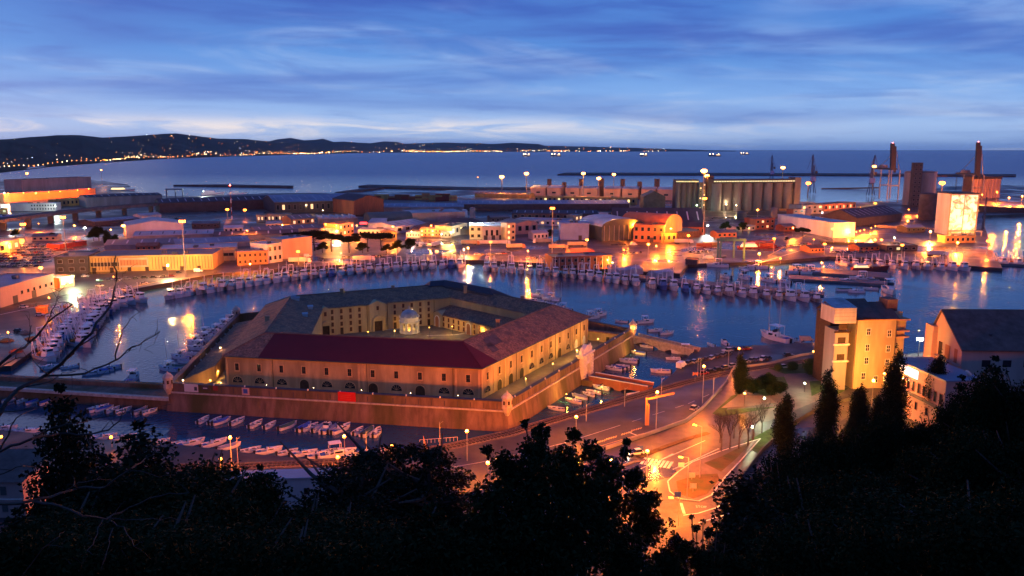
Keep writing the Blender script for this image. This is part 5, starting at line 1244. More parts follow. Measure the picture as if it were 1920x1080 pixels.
boats([(20, 751, 2, 'grey'), (45, 752, 1), (62, 755, 2, 'blue'), (88, 755, 2, 'blue'), (176, 767, 1), (186, 768, 0), (196, 768, 2, 'blue'), (212, 770, 1), (232, 771, 1), (264, 772, 2, 'grey'), (281, 773, 1)], 'small boats moored below the causeway', 'below the causeway wall', hd=-.5)
boats([(8, 806, 0), (28, 810, 1), (52, 812, 0), (178, 820, 1), (196, 822, 0), (232, 824, 0), (300, 829, 1)], 'small boats on the left shore', 'along the shore behind the left conifers', hd=-1.1)
boats([(336, 690, 2, 'green', 1.5), (350, 680, 2, 'grey', 1.4), (358, 665, 1, 'blue', 1.3), (372, 655, 3, 'blue', 1.2), (366, 645, 0, 'blue', 1.2), (384, 640, 3, 'blue', 1.2), (394, 632, 0, 'blue', 1.2), (405, 624, 3, 'blue', 1.2), (420, 613, 3, 'blue', 1.1), (432, 602, 0, 'blue', 1.1), (441, 597, 3, 'blue', 1.1)], 'boats moored along the left side of the island', 'along the left side of the island', sc=1.15)
boats([(1043, 768, 1, 'blue', 1.0), (1075, 754, 0, 'blue', 1.0), (1087, 746, 2, 'grey', 1.0), (1104, 741, 1, 'blue', 1.0), (1113, 737, 1, 'blue', 1.0), (1127, 729, 0, 'blue', 1.1), (1188, 742, 2, 'cream', -1.0)], 'boats on the small canal', 'on the small canal below the two-arched bridge', hd=1.0)
boats([(1150, 693, 0, 'blue', 1.1), (1160, 691, 2, 'blue', 1.1), (1168, 688, 1, 'blue', 1.1), (1178, 679, 0, 'blue', 1.1), (1184, 676, 1, 'blue', 1.1), (1197, 663, 2, 'blue', 1.3), (1212, 651, 1, 'blue', 1.2), (1222, 644, 0, 'blue', 1.1), (1238, 698, 0, 'blue', 1.3), (1262, 674, 1, 'blue', 1.4), (1282, 663, 3, 'blue', 1.4)], 'boats between the two bridges', 'between the two bridges')
boats([(1108, 597, 3, 'blue', -1.2), (1123, 592, 3, 'blue', -1.2), (1165, 604, 0, 'blue', 1.4), (1211, 605, 3, 'blue', -1.2), (1229, 621, 0, 'blue', -1.2), (1250, 626, 0, 'blue', -1.2), (1333, 648, 1, 'blue', .6), (1358, 644, 0, 'blue', .3)], 'boats in the basin behind the island', 'in the basin behind the island')
boats([(1490, 640, 1, 'blue', 1.2), (1478, 637, 2, 'blue', 1.2)], 'boats by the quay van', 'at the quay edge near the tower house')
for i, (x, y, v, a) in enumerate([(95, 690, 0, 2.2), (130, 690, 1, 2.3), (170, 702, 1, 2.2), (182, 700, 0, 2.2), (195, 697, 2, 2.2), (205, 692, 0, 2.2), (250, 712, 3, .1)]):
 place(SPD[v], W(x, y, 0), a, f'small boat by the causeway, {nth(i + 1)} from the left on its basin side', 'small boats on the basin side of the causeway')
# larger craft in the middle of the harbour
place(SPD[3], W(1668, 548, 0), 2.9, 'big white motor cruiser alone at the end of the finger pier', None, scale=2.1)
t = place(SPD[3], W(1453, 636, 0), .5, 'white two-masted motor sailer at the quay left of the tower house', None, scale=1.75)
for i, y in enumerate((-1.2, 2.2)):
 mb = MB(); mb.tube((0, y, .8), (0, y, 15 - i), .07, .05, 5); mb.build('mast', MT['pole'], t)
boats([(1495, 512, 3, 'blue', -1.2), (1520, 513, 3, 'blue', -1.3), (1548, 525, 0, 'blue', 1.6), (1590, 528, 0, 'blue', 1.6), (1615, 525, 3, 'blue', 1.5), (1635, 527, 2, 'green', 1.5), (1580, 545, 2, 'green', 1.4), (1605, 548, 0, 'blue', 1.4), (1632, 543, 1, 'blue', 1.4), (1400, 505, 0, 'blue', 1.2), (1420, 503, 3, 'blue', 1.2), (1345, 500, 3, 'blue', 1.5), (1360, 520, 0, 'blue', .5), (1395, 522, 3, 'blue', .5), (1440, 527, 3, 'blue', .5), (1470, 530, 0, 'blue', .5)], 'boats among the finger piers', 'among the finger piers', sc=1.5)
# ================================================================ VEHICLES (nose along +x)
def car_proto(v):
 t = link('parked_car', None); L2, w, hb, hr = [(2.1, .85, .78, 1.42), (1.85, .82, .80, 1.46), (2.2, .86, .85, 1.55)][v]
 mb = MB(); prof = [(-L2, .35), (-L2, .72), (-L2 + .12, hb), (L2 * .42, hb + .02), (L2 - .25, hb - .1), (L2, .62), (L2, .35), (L2 - .2, .25), (-L2 + .2, .25)]
 n = len(prof)
 for s in (-1, 1): mb.poly([(x, s * w, z) for x, z in (prof if s < 0 else prof[::-1])])
 for i in range(n):
  (x0, z0), (x1, z1) = prof[i], prof[(i + 1) % n]; mb.poly([(x0, -w, z0), (x0, w, z0), (x1, w, z1), (x1, -w, z1)])
 b = mb.build('body', MT['car_silver'], t)
 r0 = -L2 + (.15 if v else .35)
 lo = [(r0, -w * .95, hb), (L2 * .45, -w * .95, hb), (L2 * .45, w * .95, hb), (r0, w * .95, hb)]; hi = [(r0 + .45, -w * .76, hr), (L2 * .12, -w * .76, hr), (L2 * .12, w * .76, hr), (r0 + .45, w * .76, hr)]
 mb = MB(); mb.add(lo + hi, [[0, 1, 5, 4], [1, 2, 6, 5], [2, 3, 7, 6], [3, 0, 4, 7]]); mb.build('windows', MT['dark_glass'], t)
 mb = MB(); mb.add([(x, y, z) for x, y, z in hi] + [(x * .97 + .0, y * .9, z + .05) for x, y, z in hi], [[0, 1, 5, 4], [1, 2, 6, 5], [2, 3, 7, 6], [3, 0, 4, 7], [4, 5, 6, 7]]); mb.build('roof', MT['car_silver'], t)
 wm = MB(); wm.lathe([(.02, -.1), (.31, -.1), (.31, .1), (.02, .1)], 10); wm = wm.mesh('wheel', MT['rubber'])
 for x in (-L2 * .62, L2 * .62):
  for y in (-w, w): link('wheel', wm, t, (x, y * .95, .31), (PI / 2, 0, 0))
 for y in (-1, 1):
  mb = MB(); mb.box(L2 - .05, y * w * .7 - .18, .58, L2 + .02, y * w * .7 + .18, .72); mb.build('headlight', MT['white_paint'], t)
  mb = MB(); mb.box(-L2 - .02, y * w * .75 - .12, .6, -L2 + .05, y * w * .75 + .12, .8); mb.build('tail_light', MT['hull_red'], t)
 tag(t, '', 'car'); reg(t); return t
CARS = [car_proto(v) for v in range(3)]
def car(px, py, rz, colr, label, group, v=0, z=GZ, loc=None):
 p = W(px, py, z) if loc is None else loc
 return place(CARS[v], p + Vector((0, 0, .01)), rz, label, group, swap=None if colr == 'silver' else {'car_paint_silver': MT['car_' + colr]})
CN = [c for c, _ in CARCOLS]
rr = random.Random(21)
def carrow(p0, p1, n, rz, where, group, cols=None, jit=1.0, z=GZ):
 for i in range(n):
  f = (i + .5) / n; c = rr.choice(CN) if not cols else cols[i % len(cols)]
  car(p0[0] + (p1[0] - p0[0]) * f, p0[1] + (p1[1] - p0[1]) * f, rz + rr.uniform(-.05, .05) + (PI if rr.random() < .3 else 0), c, f'{c} car, {nth(i + 1)} from the left {where}', group, rr.randrange(3), z)
carrow((1286, 684), (1372, 664), 8, 1.0, 'in the upper row of the bridge-head car park', 'cars in the bridge-head car park', ['grey', 'silver', 'dark green', 'black', 'white', 'black', 'grey', 'black'])
carrow((1312, 704), (1395, 683), 6, .5, 'in the lower row of the bridge-head car park', 'cars in the bridge-head car park', ['red', 'black', 'black', 'grey', 'silver', 'grey'])
carrow((1392, 681), (1445, 673), 5, .9, 'right of the dark cypress at the bridge-head car park', 'cars in the bridge-head car park', ['silver', 'grey', 'blue', 'white', 'black'])
carrow((1355, 660), (1410, 655), 3, .3, 'near the quay edge behind the car park', 'cars in the bridge-head car park', ['silver', 'black', 'red'])
car(1302, 768, .95, 'silver', 'small silver car stopped alone by the divider wall', None, 1)
car(1470, 690, .3, 'silver', 'silver car among the clipped bushes of the park', None, 0)
car(1478, 668, .2, 'black', 'black car on the quay left of the tower house', None, 0)
t = car(1192, 852, 3.5, 'white', 'white car driving on the orange lit road with headlights on', None, 0)
for y in (-.6, .6): plight(t, (2.5, y, .65), (1, .85, .7), 60, .1)
mb = MB(); mb.box(2.13, -.78, .56, 2.17, -.45, .74); mb.box(2.13, .45, .56, 2.17, .78, .74); mb.build('lit_headlight', LAMPM['warm'][0], t)
t = car(395, 922, 3.3, 'grey', 'dark car on the quay road with glowing red tail lights', None, 0)
mb = MB(); mb.box(-2.17, -.8, .6, -2.13, -.4, .8); mb.box(-2.17, .4, .6, -2.13, .8, .8); mb.build('lit_tail_light', LAMPM['red'][0], t)
# van and truck protos
def truck_proto(kind):
 t = link({'lorry': 'articulated_lorry', 'van': 'delivery_van'}[kind], None)
 if kind == 'lorry':
  mb = MB(); mb.box(-6.8, -1.25, 1.2, 6.0, 1.25, 3.9); mb.build('trailer', MT['white_wall'], t)
  mb = MB(); mb.box(-6.6, -1.0, .7, 6.0, 1.0, 1.2); mb.build('chassis', MT['dark_steel'], t)
  mb = MB(); mb.add([(6.4, -1.2, .6), (8.6, -1.2, .6), (8.7, -1.2, 1.8), (8.2, -1.2, 3.3), (6.4, -1.2, 3.5), (6.4, 1.2, .6), (8.6, 1.2, .6), (8.7, 1.2, 1.8), (8.2, 1.2, 3.3), (6.4, 1.2, 3.5)], [[0, 1, 2, 3, 4], [9, 8, 7, 6, 5], [1, 6, 7, 2], [2, 7, 8, 3], [3, 8, 9, 4], [4, 9, 5, 0]]); c = mb.build('cab', MT['cabin_white'], t)
  mb = MB(); mb.add([(8.69, -1.05, 2.0), (8.69, 1.05, 2.0), (8.29, 1.05, 3.15), (8.29, -1.05, 3.15)], [[0, 1, 2, 3]]); mb.build('windscreen', MT['dark_glass'], c)
  xs_ = (-5.8, -4.6, -3.4, 5.0, 7.7); L_ = .5
 else:
  mb = MB(); mb.add([(-2.6, -1, .4), (2.6, -1, .4), (2.6, -1, 1.1), (1.7, -1, 1.4), (1.1, -1, 2.3), (-2.6, -1, 2.35), (-2.6, 1, .4), (2.6, 1, .4), (2.6, 1, 1.1), (1.7, 1, 1.4), (1.1, 1, 2.3), (-2.6, 1, 2.35)], [[0, 1, 2, 3, 4, 5], [11, 10, 9, 8, 7, 6], [1, 7, 8, 2], [2, 8, 9, 3], [4, 10, 11, 5], [5, 11, 6, 0]]); mb.build('body', MT['cabin_white'], t)
  mb = MB(); mb.add([(1.71, -.92, 1.42), (1.71, .92, 1.42), (1.12, .92, 2.27), (1.12, -.92, 2.27)], [[0, 1, 2, 3]]); mb.build('windscreen', MT['dark_glass'], t)
  xs_ = (-1.7, 1.7); L_ = .36
 wm = MB(); wm.lathe([(.02, -.15), (L_, -.15), (L_, .15), (.02, .15)], 10); wm = wm.mesh('wheel', MT['rubber'])
 for x in xs_:
  for y in (-1, 1): link('wheel', wm, t, (x, y * 1.02, L_), (PI / 2, 0, 0))
 tag(t, '', 'truck' if kind == 'lorry' else 'van'); reg(t); return t
LORRY, VAN = truck_proto('lorry'), truck_proto('van')
def truck(px, py, rz, label, swap=None, group='lorries on the quay', pr=None): return place(pr or LORRY, W(px, py, GZ + .01), rz, label, group, swap)
RS, OS, BS, GS = ({'white_wall': MT[m], 'cabin_white': MT[c]} for m, c in (('white_wall', 'hull_red'), ('cream_wall', 'orange_wall'), ('blue_wall', 'cabin_blue'), ('grey_wall', 'cabin_white')))
truck(560, 493, .06, 'white lorry parked on the quay, left of the two behind the trawlers'); truck(680, 490, .1, 'white lorry parked on the quay, right of the two behind the trawlers')
truck(818, 462, 1.25, 'pale lorry driving up the open yard towards the orange lit house', BS)
truck(880, 459, 0, 'orange fronted lorry, leftmost in the parked lorry line', OS); truck(908, 459, 3.1, 'red fronted lorry, second in the parked lorry line', RS); truck(938, 459, .0, 'white lorry third in the parked lorry line')
truck(965, 466, .22, 'big orange sided lorry at the right end of the yard', OS); truck(1045, 467, .1, 'cream lorry pulling a second trailer, left half', {'white_wall': MT['cream_wall'], 'cabin_white': MT['cream_wall']}); truck(1080, 462, .1, 'cream lorry right behind the other cream trailer', {'white_wall': MT['cream_wall'], 'cabin_white': MT['cream_wall']})
truck(1018, 456, 3.2, 'dark trailer lorry with a lit white cab by the tall mast', GS); truck(1280, 457, 0, 'white trailer parked in front of the orange barrel-roofed hall'); truck(1375, 432, 0, 'long white trailer by the brick offices'); truck(1208, 452, 3.1, 'white tanker-like lorry at the foot of the orange house')
truck(1755, 480, 0, 'white lorry box on the quay above the moored trawlers')
truck(785, 463, .3, 'white box van, left of two at the yard entrance', None, 'vans in the yard', VAN); truck(792, 459, .3, 'white box van, right of two at the yard entrance', None, 'vans in the yard', VAN)
truck(819, 475, 1.5, 'white van at the middle of the open yard', None, 'vans in the yard', VAN); truck(826, 478, 1.5, 'dark blue van beside the white one in the open yard', {'cabin_white': MT['hull_blue']}, 'vans in the yard', VAN)
truck(1277, 689, 1.0, 'white van at the water edge of the bridge-head car park', None, None, VAN); truck(372, 510, .1, 'white van in front of the long yellow market hall', None, None, VAN); truck(577, 482, .1, 'white pick-up van by the white block end of the market', None, None, VAN); truck(1188, 460, .2, 'white van standing in the wet yard', None, None, VAN); truck(1512, 640, .1, 'pale camper van on the quay by the tower house', {'cabin_white': MT['pink_wall']}, None, VAN)
for i, (x, y) in enumerate([(187, 537), (222, 526), (238, 545), (270, 532), (335, 512), (160, 519), (30, 565), (45, 577), (15, 568), (35, 622), (75, 592)]):
 car(x, y, rr.uniform(-.4, .6), ['white', 'silver', 'white', 'silver', 'black'][i % 5], f'{["white", "silver", "white", "silver", "black"][i % 5]} car on the left quay, {nth(i + 1)} counted from the market hall end', 'cars scattered on the left quay', i % 3)
for p0, p1, n, a_, wh in (((985, 486), (1025, 484), 6, 1.4, 'on the quay left of the brown quayside block'), ((1165, 478), (1205, 474), 6, 1.3, 'in the wet yard below the hangar'), ((1290, 474), (1335, 473), 6, 1.5, 'in the wet yard left of the boat hoist'), ((640, 484), (740, 480), 9, .1, 'along the grove behind the quay lorries'), ((890, 478), (960, 476), 7, .2, 'along the yard kerb before the parked lorries'), ((1455, 466), (1520, 458), 8, .5, 'beside the port road'), ((1555, 474), (1640, 474), 8, .1, 'behind the dark barge wharf'), ((180, 528), (330, 518), 9, .2, 'in front of the yellow market hall'), ((1030, 462), (1050, 452), 3, .8, 'by the pale blue cold store')):
 carrow(p0, p1, n, a_, wh, 'cars parked about the port')
for i, (x, y) in enumerate([(1003, 566), (1022, 572), (1040, 577), (1054, 582), (1010, 556), (1032, 562)]):
 t = place(SPD[3], W(x, y, 0), 1.2, f'sailing boat with a bare mast behind the fortress roof, {nth(i + 1)} of its cluster', 'sailing boats behind the fortress', scale=1.1)
 mb = MB(); mb.tube((0, .5, .8), (0, .5, 13 + (i % 3)), .09, .06, 4); mb.build('mast', MT['pole'], t)
for i, (x, y) in enumerate([(352, 672), (380, 644), (398, 628), (330, 694)]):
 t = place(SPD[3], W(x - 14, y, 0), 1.2, f'sailing boat with a bare mast left of the island, {nth(i + 1)} of its line', 'sailing boats left of the island', scale=1.0)
 mb = MB(); mb.tube((0, .5, .8), (0, .5, 11 + (i % 2)), .08, .05, 4); mb.build('mast', MT['pole'], t)
for k_, pts in enumerate(([(890, 484), (960, 481), (1035, 478)], [(1225, 464), (1310, 463), (1355, 464)], [(150, 560), (300, 527), (420, 512)], [(0, 590), (110, 566), (200, 548)], [(1095, 470), (1150, 466), (1200, 462)], [(1400, 500), (1500, 470), (1560, 455)], [(1440, 480), (1530, 430), (1610, 400)])):
 marking('quay_line', pts, .9, GZ + .03, MT['white_line'] if k_ % 2 else MT['yellow_line'], dash=(3.5, 2.5) if k_ < 2 else None)
# big car park far left: too small for parts
cm = {}
for c in CN:
 mb = MB(); mb.box(-2, -.85, .25, 2, .85, .85); mb.add([(-1.7, -.8, .85), (1.0, -.8, .85), (1.0, .8, .85), (-1.7, .8, .85), (-1.2, -.65, 1.45), (.3, -.65, 1.45), (.3, .65, 1.45), (-1.2, .65, 1.45)], [[0, 1, 5, 4], [1, 2, 6, 5], [2, 3, 7, 6], [3, 0, 4, 7]], 1); mb.box(-1.2, -.65, 1.43, .3, .65, 1.5)
 cm[c] = mb.mesh('parked_car', [MT['car_' + c], MT['dark_glass']])
k = 0
for r_ in range(9):
 y = 461 + r_ * 5.2
 x0, x1 = 30 - r_ * 9, 122 - r_ * 4
 n = 13
 for i in range(n):
  if rr.random() < .16: continue
  k += 1; c = rr.choice(CN)
  o = link('parked_car', cm[c], None, W(x0 + (x1 - x0) * i / n, y + rr.uniform(-.4, .4) + i * -.25), (0, 0, 1.2 + rr.uniform(-.06, .06)))
  tag(o, f'{c} car in the {nth(r_ + 1)} row of the far left car park, {nth(i + 1)} along', 'car', 'cars in the far left car park')
# ================================================================ PORT BUILDINGS
WC = {}
def win_mesh(w, h, m):
 key = (round(w, 1), round(h, 1), m)
 if key not in WC:
  mb = MB(); t = max(.08, .08 * w); mb.box(-w / 2 - t, -.10, -t, w / 2 + t, .02, h + t); f = mb.mesh('window', MT['grey_wall'])
  mb = MB(); mb.box(-w / 2, -.14, 0, w / 2, -.10, h); WC[key] = (f, mb.mesh('pane', MT[m]))
 return WC[key]
def bld(label, p0, p1, depth, hp, roof='flat', wall='white_wall', rf='grey_roof', wins=None, name='warehouse', cat='warehouse', rise=.22, z=GZ, lit=(), wm='dark_glass', door=None, group=None, side_wins=None, hm=None, wsz=None):
 """p0,p1: foot of the front wall, left and right, in photo pixels; hp: height of the front wall in photo pixels"""
 a, b = W(*p0, z), W(*p1, z); d = b - a; L_ = d.length; ang = math.atan2(d.y, d.x)
 h = hm if hm else hp * MPP((p0[0] + p1[0]) / 2, (p0[1] + p1[1]) / 2, z)
 t = thing(name, label, cat, a, ang, group); D = depth
 mb = MB(); rs = rise * (D if roof in ('gable', 'shed', 'barrel', 'hip') else L_)
 ov = .35
 if roof in ('flat', 'saw', 'hip', 'gable_n'):
  mb.add([(0, 0, 0), (L_, 0, 0), (L_, D, 0), (0, D, 0), (0, 0, h), (L_, 0, h), (L_, D, h), (0, D, h)], [[0, 1, 5, 4], [1, 2, 6, 5], [2, 3, 7, 6], [3, 0, 4, 7]])
 elif roof == 'gable':
  mb.add([(0, 0, 0), (L_, 0, 0), (L_, D, 0), (0, D, 0), (0, 0, h), (L_, 0, h), (L_, D, h), (0, D, h), (0, D / 2, h + rs), (L_, D / 2, h + rs)], [[0, 1, 5, 4], [1, 2, 6, 9, 5], [2, 3, 7, 6], [3, 0, 4, 8, 7]])
 elif roof == 'gable_y':
  mb.add([(0, 0, 0), (L_, 0, 0), (L_, D, 0), (0, D, 0), (0, 0, h), (L_, 0, h), (L_, D, h), (0, D, h), (L_ / 2, 0, h + rs), (L_ / 2, D, h + rs)], [[0, 1, 5, 8, 4], [1, 2, 6, 5], [2, 3, 7, 9, 6], [3, 0, 4, 7]])
 elif roof == 'shed':
  mb.add([(0, 0, 0), (L_, 0, 0), (L_, D, 0), (0, D, 0), (0, 0, h), (L_, 0, h), (L_, D, h + rs), (0, D, h + rs)], [[0, 1, 5, 4], [1, 2, 6, 5], [2, 3, 7, 6], [3, 0, 4, 7]])
 elif roof in ('barrel', 'barrel_y'):
  n = 10; R_ = (D if roof == 'barrel' else L_)
  arc = [(R_ / 2 - R_ / 2 * math.cos(PI * k / n), h + rs * math.sin(PI * k / n)) for k in range(n + 1)]
  for e in (0, 1):
   if roof == 'barrel': x = e * L_; pts = [(x, 0, 0), (x, D, 0)] + [(x, y, zz) for y, zz in arc[::-1]]
   else: y = e * D; pts = [(0, y, 0), (L_, y, 0)] + [(x, y, zz) for x, zz in arc[::-1]]
   mb.poly(pts)
  if roof == 'barrel': mb.add([(0, 0, 0), (L_, 0, 0), (L_, 0, h), (0, 0, h), (0, D, 0), (L_, D, 0), (L_, D, h), (0, D, h)], [[0, 1, 2, 3], [5, 4, 7, 6]])
  else: mb.add([(0, 0, 0), (0, D, 0), (0, D, h), (0, 0, h), (L_, 0, 0), (L_, D, 0), (L_, D, h), (L_, 0, h)], [[1, 0, 3, 2], [4, 5, 6, 7]])
 mb.build('wall', MT[wall], t)
 mb = MB(); k2 = .25
 if roof == 'flat':
  mb.box(-.2, -.2, h, L_ + .2, D + .2, h + .3); mb.build('roof', MT[rf], t)
  mb = MB()
  for (x0, y0, x1, y1) in ((-.25, -.25, L_ + .25, .15), (-.25, D - .15, L_ + .25, D + .25), (-.25, .15, .15, D - .15), (L_ - .15, .15, L_ + .25, D - .15)): mb.box(x0, y0, h + .02, x1, y1, h + .75)
  mb.build('parapet', MT[wall], t)
  if L_ > 12:
   rg = random.Random(int(L_ * 100))
   for k in range(min(3, 1 + int(L_ / 25))):
    x, y = rg.uniform(.15, .8) * L_, rg.uniform(.2, .7) * D; mb = MB(); mb.box(x, y, h + .3, x + min(3, L_ * .12), y + min(2.2, D * .2), h + 1.6); mb.build('roof_unit', MT['grey_concrete'], t)
 elif roof == 'gable':
  for y0, z0, y1, z1 in ((-ov, h - .1, D / 2, h + rs), (D / 2, h + rs, D + ov, h - .1)):
   mb = MB(); p = [(-ov, y0, z0), (L_ + ov, y0, z0), (L_ + ov, y1, z1), (-ov, y1, z1)]; q = [(x, y, zz + k2) for x, y, zz in p]
   mb.add(p + q, [[3, 2, 1, 0], [4, 5, 6, 7], [0, 1, 5, 4], [1, 2, 6, 5], [2, 3, 7, 6], [3, 0, 4, 7]]); mb.build('roof', MT[rf], t)
  n = int(L_ / 9)
  if n > 2:
   for k in range(n):
    x = L_ * (k + .5) / n; f0, f1 = .2, .8
    mb = MB(); p = [(x - .6, D / 2 * f0, h + rs * f0 + .32), (x + .6, D / 2 * f0, h + rs * f0 + .32), (x + .6, D / 2 * f1, h + rs * f1 + .32), (x - .6, D / 2 * f1, h + rs * f1 + .32)]; mb.poly(p); mb.build('roof_light', MT['pale_roof'] if rf != 'pale_roof' else MT['grey_roof'], t)
 elif roof == 'gable_y':
  for x0, z0, x1, z1 in ((-ov, h - .1, L_ / 2, h + rs), (L_ / 2, h + rs, L_ + ov, h - .1)):
   mb = MB(); p = [(x0, -ov, z0), (x1, -ov, z1), (x1, D + ov, z1), (x0, D + ov, z0)]; q = [(x, y, zz + k2) for x, y, zz in p]
   mb.add(p + q, [[3, 2, 1, 0], [4, 5, 6, 7], [0, 1, 5, 4], [1, 2, 6, 5], [2, 3, 7, 6], [3, 0, 4, 7]]); mb.build('roof', MT[rf], t)
 elif roof == 'shed':
  p = [(-ov, -ov, h), (L_ + ov, -ov, h), (L_ + ov, D + ov, h + rs), (-ov, D + ov, h + rs)]; q = [(x, y, zz + k2) for x, y, zz in p]
  mb.add(p + q, [[3, 2, 1, 0], [4, 5, 6, 7], [0, 1, 5, 4], [1, 2, 6, 5], [2, 3, 7, 6], [3, 0, 4, 7]]); mb.build('roof', MT[rf], t)
 elif roof == 'hip':
  i_ = min(L_ / 2, D / 2) * .95; A_ = [(-ov, -ov, h), (L_ + ov, -ov, h), (L_ + ov, D + ov, h), (-ov, D + ov, h), (i_, D / 2, h + rs), (L_ - i_, D / 2, h + rs)]
  mb.add(A_, [[0, 1, 5, 4], [1, 2, 5], [2, 3, 4, 5], [3, 0, 4]]); mb.build('roof', MT[rf], t)
 elif roof in ('barrel', 'barrel_y'):
  P = []
  for c, zz in arc:
   zz += .2
   P += [(-.3, c, zz), (L_ + .3, c, zz)] if roof == 'barrel' else [(c, -.3, zz), (c, D + .3, zz)]
  for k in range(n): mb.add(P[k * 2:k * 2 + 4], [[0, 1, 3, 2]])
  mb.build('roof', MT[rf], t)
 elif roof == 'saw':
  n = max(3, int(L_ / 7))
  for k in range(n):
   x0, x1 = L_ * k / n, L_ * (k + 1) / n; mb = MB(); mb.add([(x0, 0, h), (x1, 0, h), (x0 + .3, 0, h + 2.2), (x0, D, h), (x1, D, h), (x0 + .3, D, h + 2.2)], [[0, 1, 2], [4, 3, 5], [1, 4, 5, 2], [3, 0, 2, 5]]); mb.build('roof_bay', MT[rf], t)
 if wins:
  r_, c_ = wins[:2]; x0f, x1f = (wins[2], wins[3]) if len(wins) > 3 else (0, 1)
  ww = wsz[0] if wsz else max(.7, L_ * (x1f - x0f) / c_ * .42); wh = wsz[1] if wsz else max(.8, h / r_ * .42)
  for i in range(r_):
   for j in range(c_):
    m_ = lit[(i * c_ + j) % len(lit)] if lit else wm
    fm, pm = win_mesh(ww, wh, m_ or wm)
    o = link('window', fm, t, (L_ * (x0f + (x1f - x0f) * (j + .5) / c_), 0, h * (i + .34) / r_ if not wsz else h * (i + .5) / r_ - wh / 2)); link('pane', pm, o)
 if door:
  for f in door:
   mb = MB(); dw_ = min(4, L_ * .12); dh = min(4, h * .55); mb.box(L_ * f - dw_ / 2, -.08, 0, L_ * f + dw_ / 2, -.02, dh); mb.build('door', MT['dark_wall'], t)
 return t, L_, h
# ---- far left quay
bld('long pale flat-roofed warehouse on the outermost left quay', (42, 360), (172, 352), 40, 21, 'flat', 'pink_wall', 'dark_roof')
bld('long low orange lit brick range under a row of lamps at the far left', (8, 380), (180, 367), 22, 14, 'flat', 'orange_wall', 'pink_wall', name='quay_building', cat='building')
bld('small yellow lit arcade building with dark arches by the flyover', (101, 388), (163, 384), 12, 12, 'flat', 'ochre_wall', 'ochre_wall', (1, 8), name='arcade_building', cat='building')
bld('white office block with bands of dark windows above the flyover', (20, 396), (104, 395), 20, 13, 'flat', 'white_wall', 'white_wall', (2, 9, .45, 1), name='office_block', cat='office building')
bld('long grey shed with a black roof right of the arcade building', (162, 389), (305, 383), 40, 18, 'gable', 'grey_wall', 'dark_roof', rise=.06)
bld('yellow lit box of a shop at the left edge under the flyover', (-20, 402), (14, 400), 14, 8, 'flat', 'ochre_wall', 'green_wall', name='shop', cat='shop', lit=('lit_green',), wins=(1, 3))
bld('white flat shelter roof below the flyover at the left edge', (-20, 416), (26, 410), 14, 6, 'flat', 'blue_wall', 'pale_roof', name='shelter', cat='shelter')
bld('yellow lit shop with a pale roof left of the big car park', (-30, 485), (38, 468), 26, 20, 'flat', 'cream_wall', 'pale_roof', (1, 5), lit=('lit_yellow', 'lit_green', ''), name='shop', cat='shop')
bld('long pink quayside hall with a blue roof at the left edge', (-40, 590), (103, 546), 26, 34, 'flat', 'pink_wall', 'blue_roof', (1, 6, .5, 1), name='quay_hall', cat='building', door=(.2, .45, .7), wsz=(1.6, 1.6))
bld('small orange kiosk with a pale roof beside the pink quayside hall', (112, 540), (140, 535), 12, 16, 'flat', 'orange_wall', 'pale_roof', (1, 2), lit=('lit_green',), name='kiosk', cat='kiosk')
bld('tiny orange lit hut between nets on the left quay', (68, 590), (86, 589), 5, 11, 'flat', 'net_orange', 'orange_wall', name='hut', cat='hut')
bld('brick red canopy building with a white roof under the flyover lamps', (112, 467), (163, 459), 12, 7, 'flat', 'hull_red', 'pale_roof', name='canopy_building', cat='building')
# ---- market complex
bld('dark glazed corner block at the left end of the market hall', (104, 514), (166, 512), 30, 30, 'flat', 'dark_wall', 'grey_roof', (2, 3), wm='dark_wood', name='market_block', cat='building')
tm, Lm, hm_ = bld('long yellow lit fish market hall with ribbed panels and dark doors', (166, 510), (400, 505), 34, 27, 'flat', 'ochre_wall', 'grey_roof', (1, 12, .02, .34), wm='dark_wood', name='market_hall', cat='market hall', wsz=(1.6, 2.4))
nr_ = 40
rib = MB(); rib.box(-.12, -.2, 1.0, .12, -.02, hm_ - .5); rib = rib.mesh('rib', MT['dark_wood'])
for k in range(nr_):
 if 10 < k < 20: continue
 link('rib', rib, tm, (Lm * (k + .5) / nr_, 0, 0))
mb = MB(); mb.box(Lm * .25, -1.6, hm_ * .30, Lm * .48, -.05, hm_ * .95); mb.build('glazed_bay', MT['cream_wall'], tm)
mb = MB(); mb.box(Lm * .26, -1.7, hm_ * .42, Lm * .47, -1.62, hm_ * .8); mb.build('glazing', MT['orange_wall'], tm)
for k in range(9): mb = MB(); mb.box(Lm * (.27 + .2 * k / 8) - .08, -1.8, hm_ * .42, Lm * (.27 + .2 * k / 8) + .08, -1.7, hm_ * .8); mb.build('mullion', MT['dark_wood'], tm)
for k in range(7): mb = MB(); mb.box(Lm * (.03 + .14 * k), -.14, 0, Lm * (.06 + .14 * k), -.04, 2.6); mb.build('door', MT['dark_wood'], tm)
bld('yellow lit upper block behind the right half of the market hall', (300, 494), (446, 488), 30, 24, 'flat', 'cream_wall', 'pale_roof', (1, 4, .68, .95), name='market_block', cat='building', wsz=(3.2, 2.0))
bld('orange brown glazed office end of the market complex', (446, 498), (503, 495), 14, 24, 'flat', 'orange_wall', 'cream_wall', (2, 6), wm='dark_wood', name='market_office', cat='office building')
bld('white windowed link between the market office and the pale cube', (503, 494), (530, 490), 18, 34, 'flat', 'white_wall', 'pale_roof', (2, 3), name='market_block', cat='building')
bld('tall pale windowless cube at the right end of the market complex', (530, 486), (586, 479), 20, 35, 'flat', 'cream_wall', 'pale_roof', name='cold_store', cat='building')
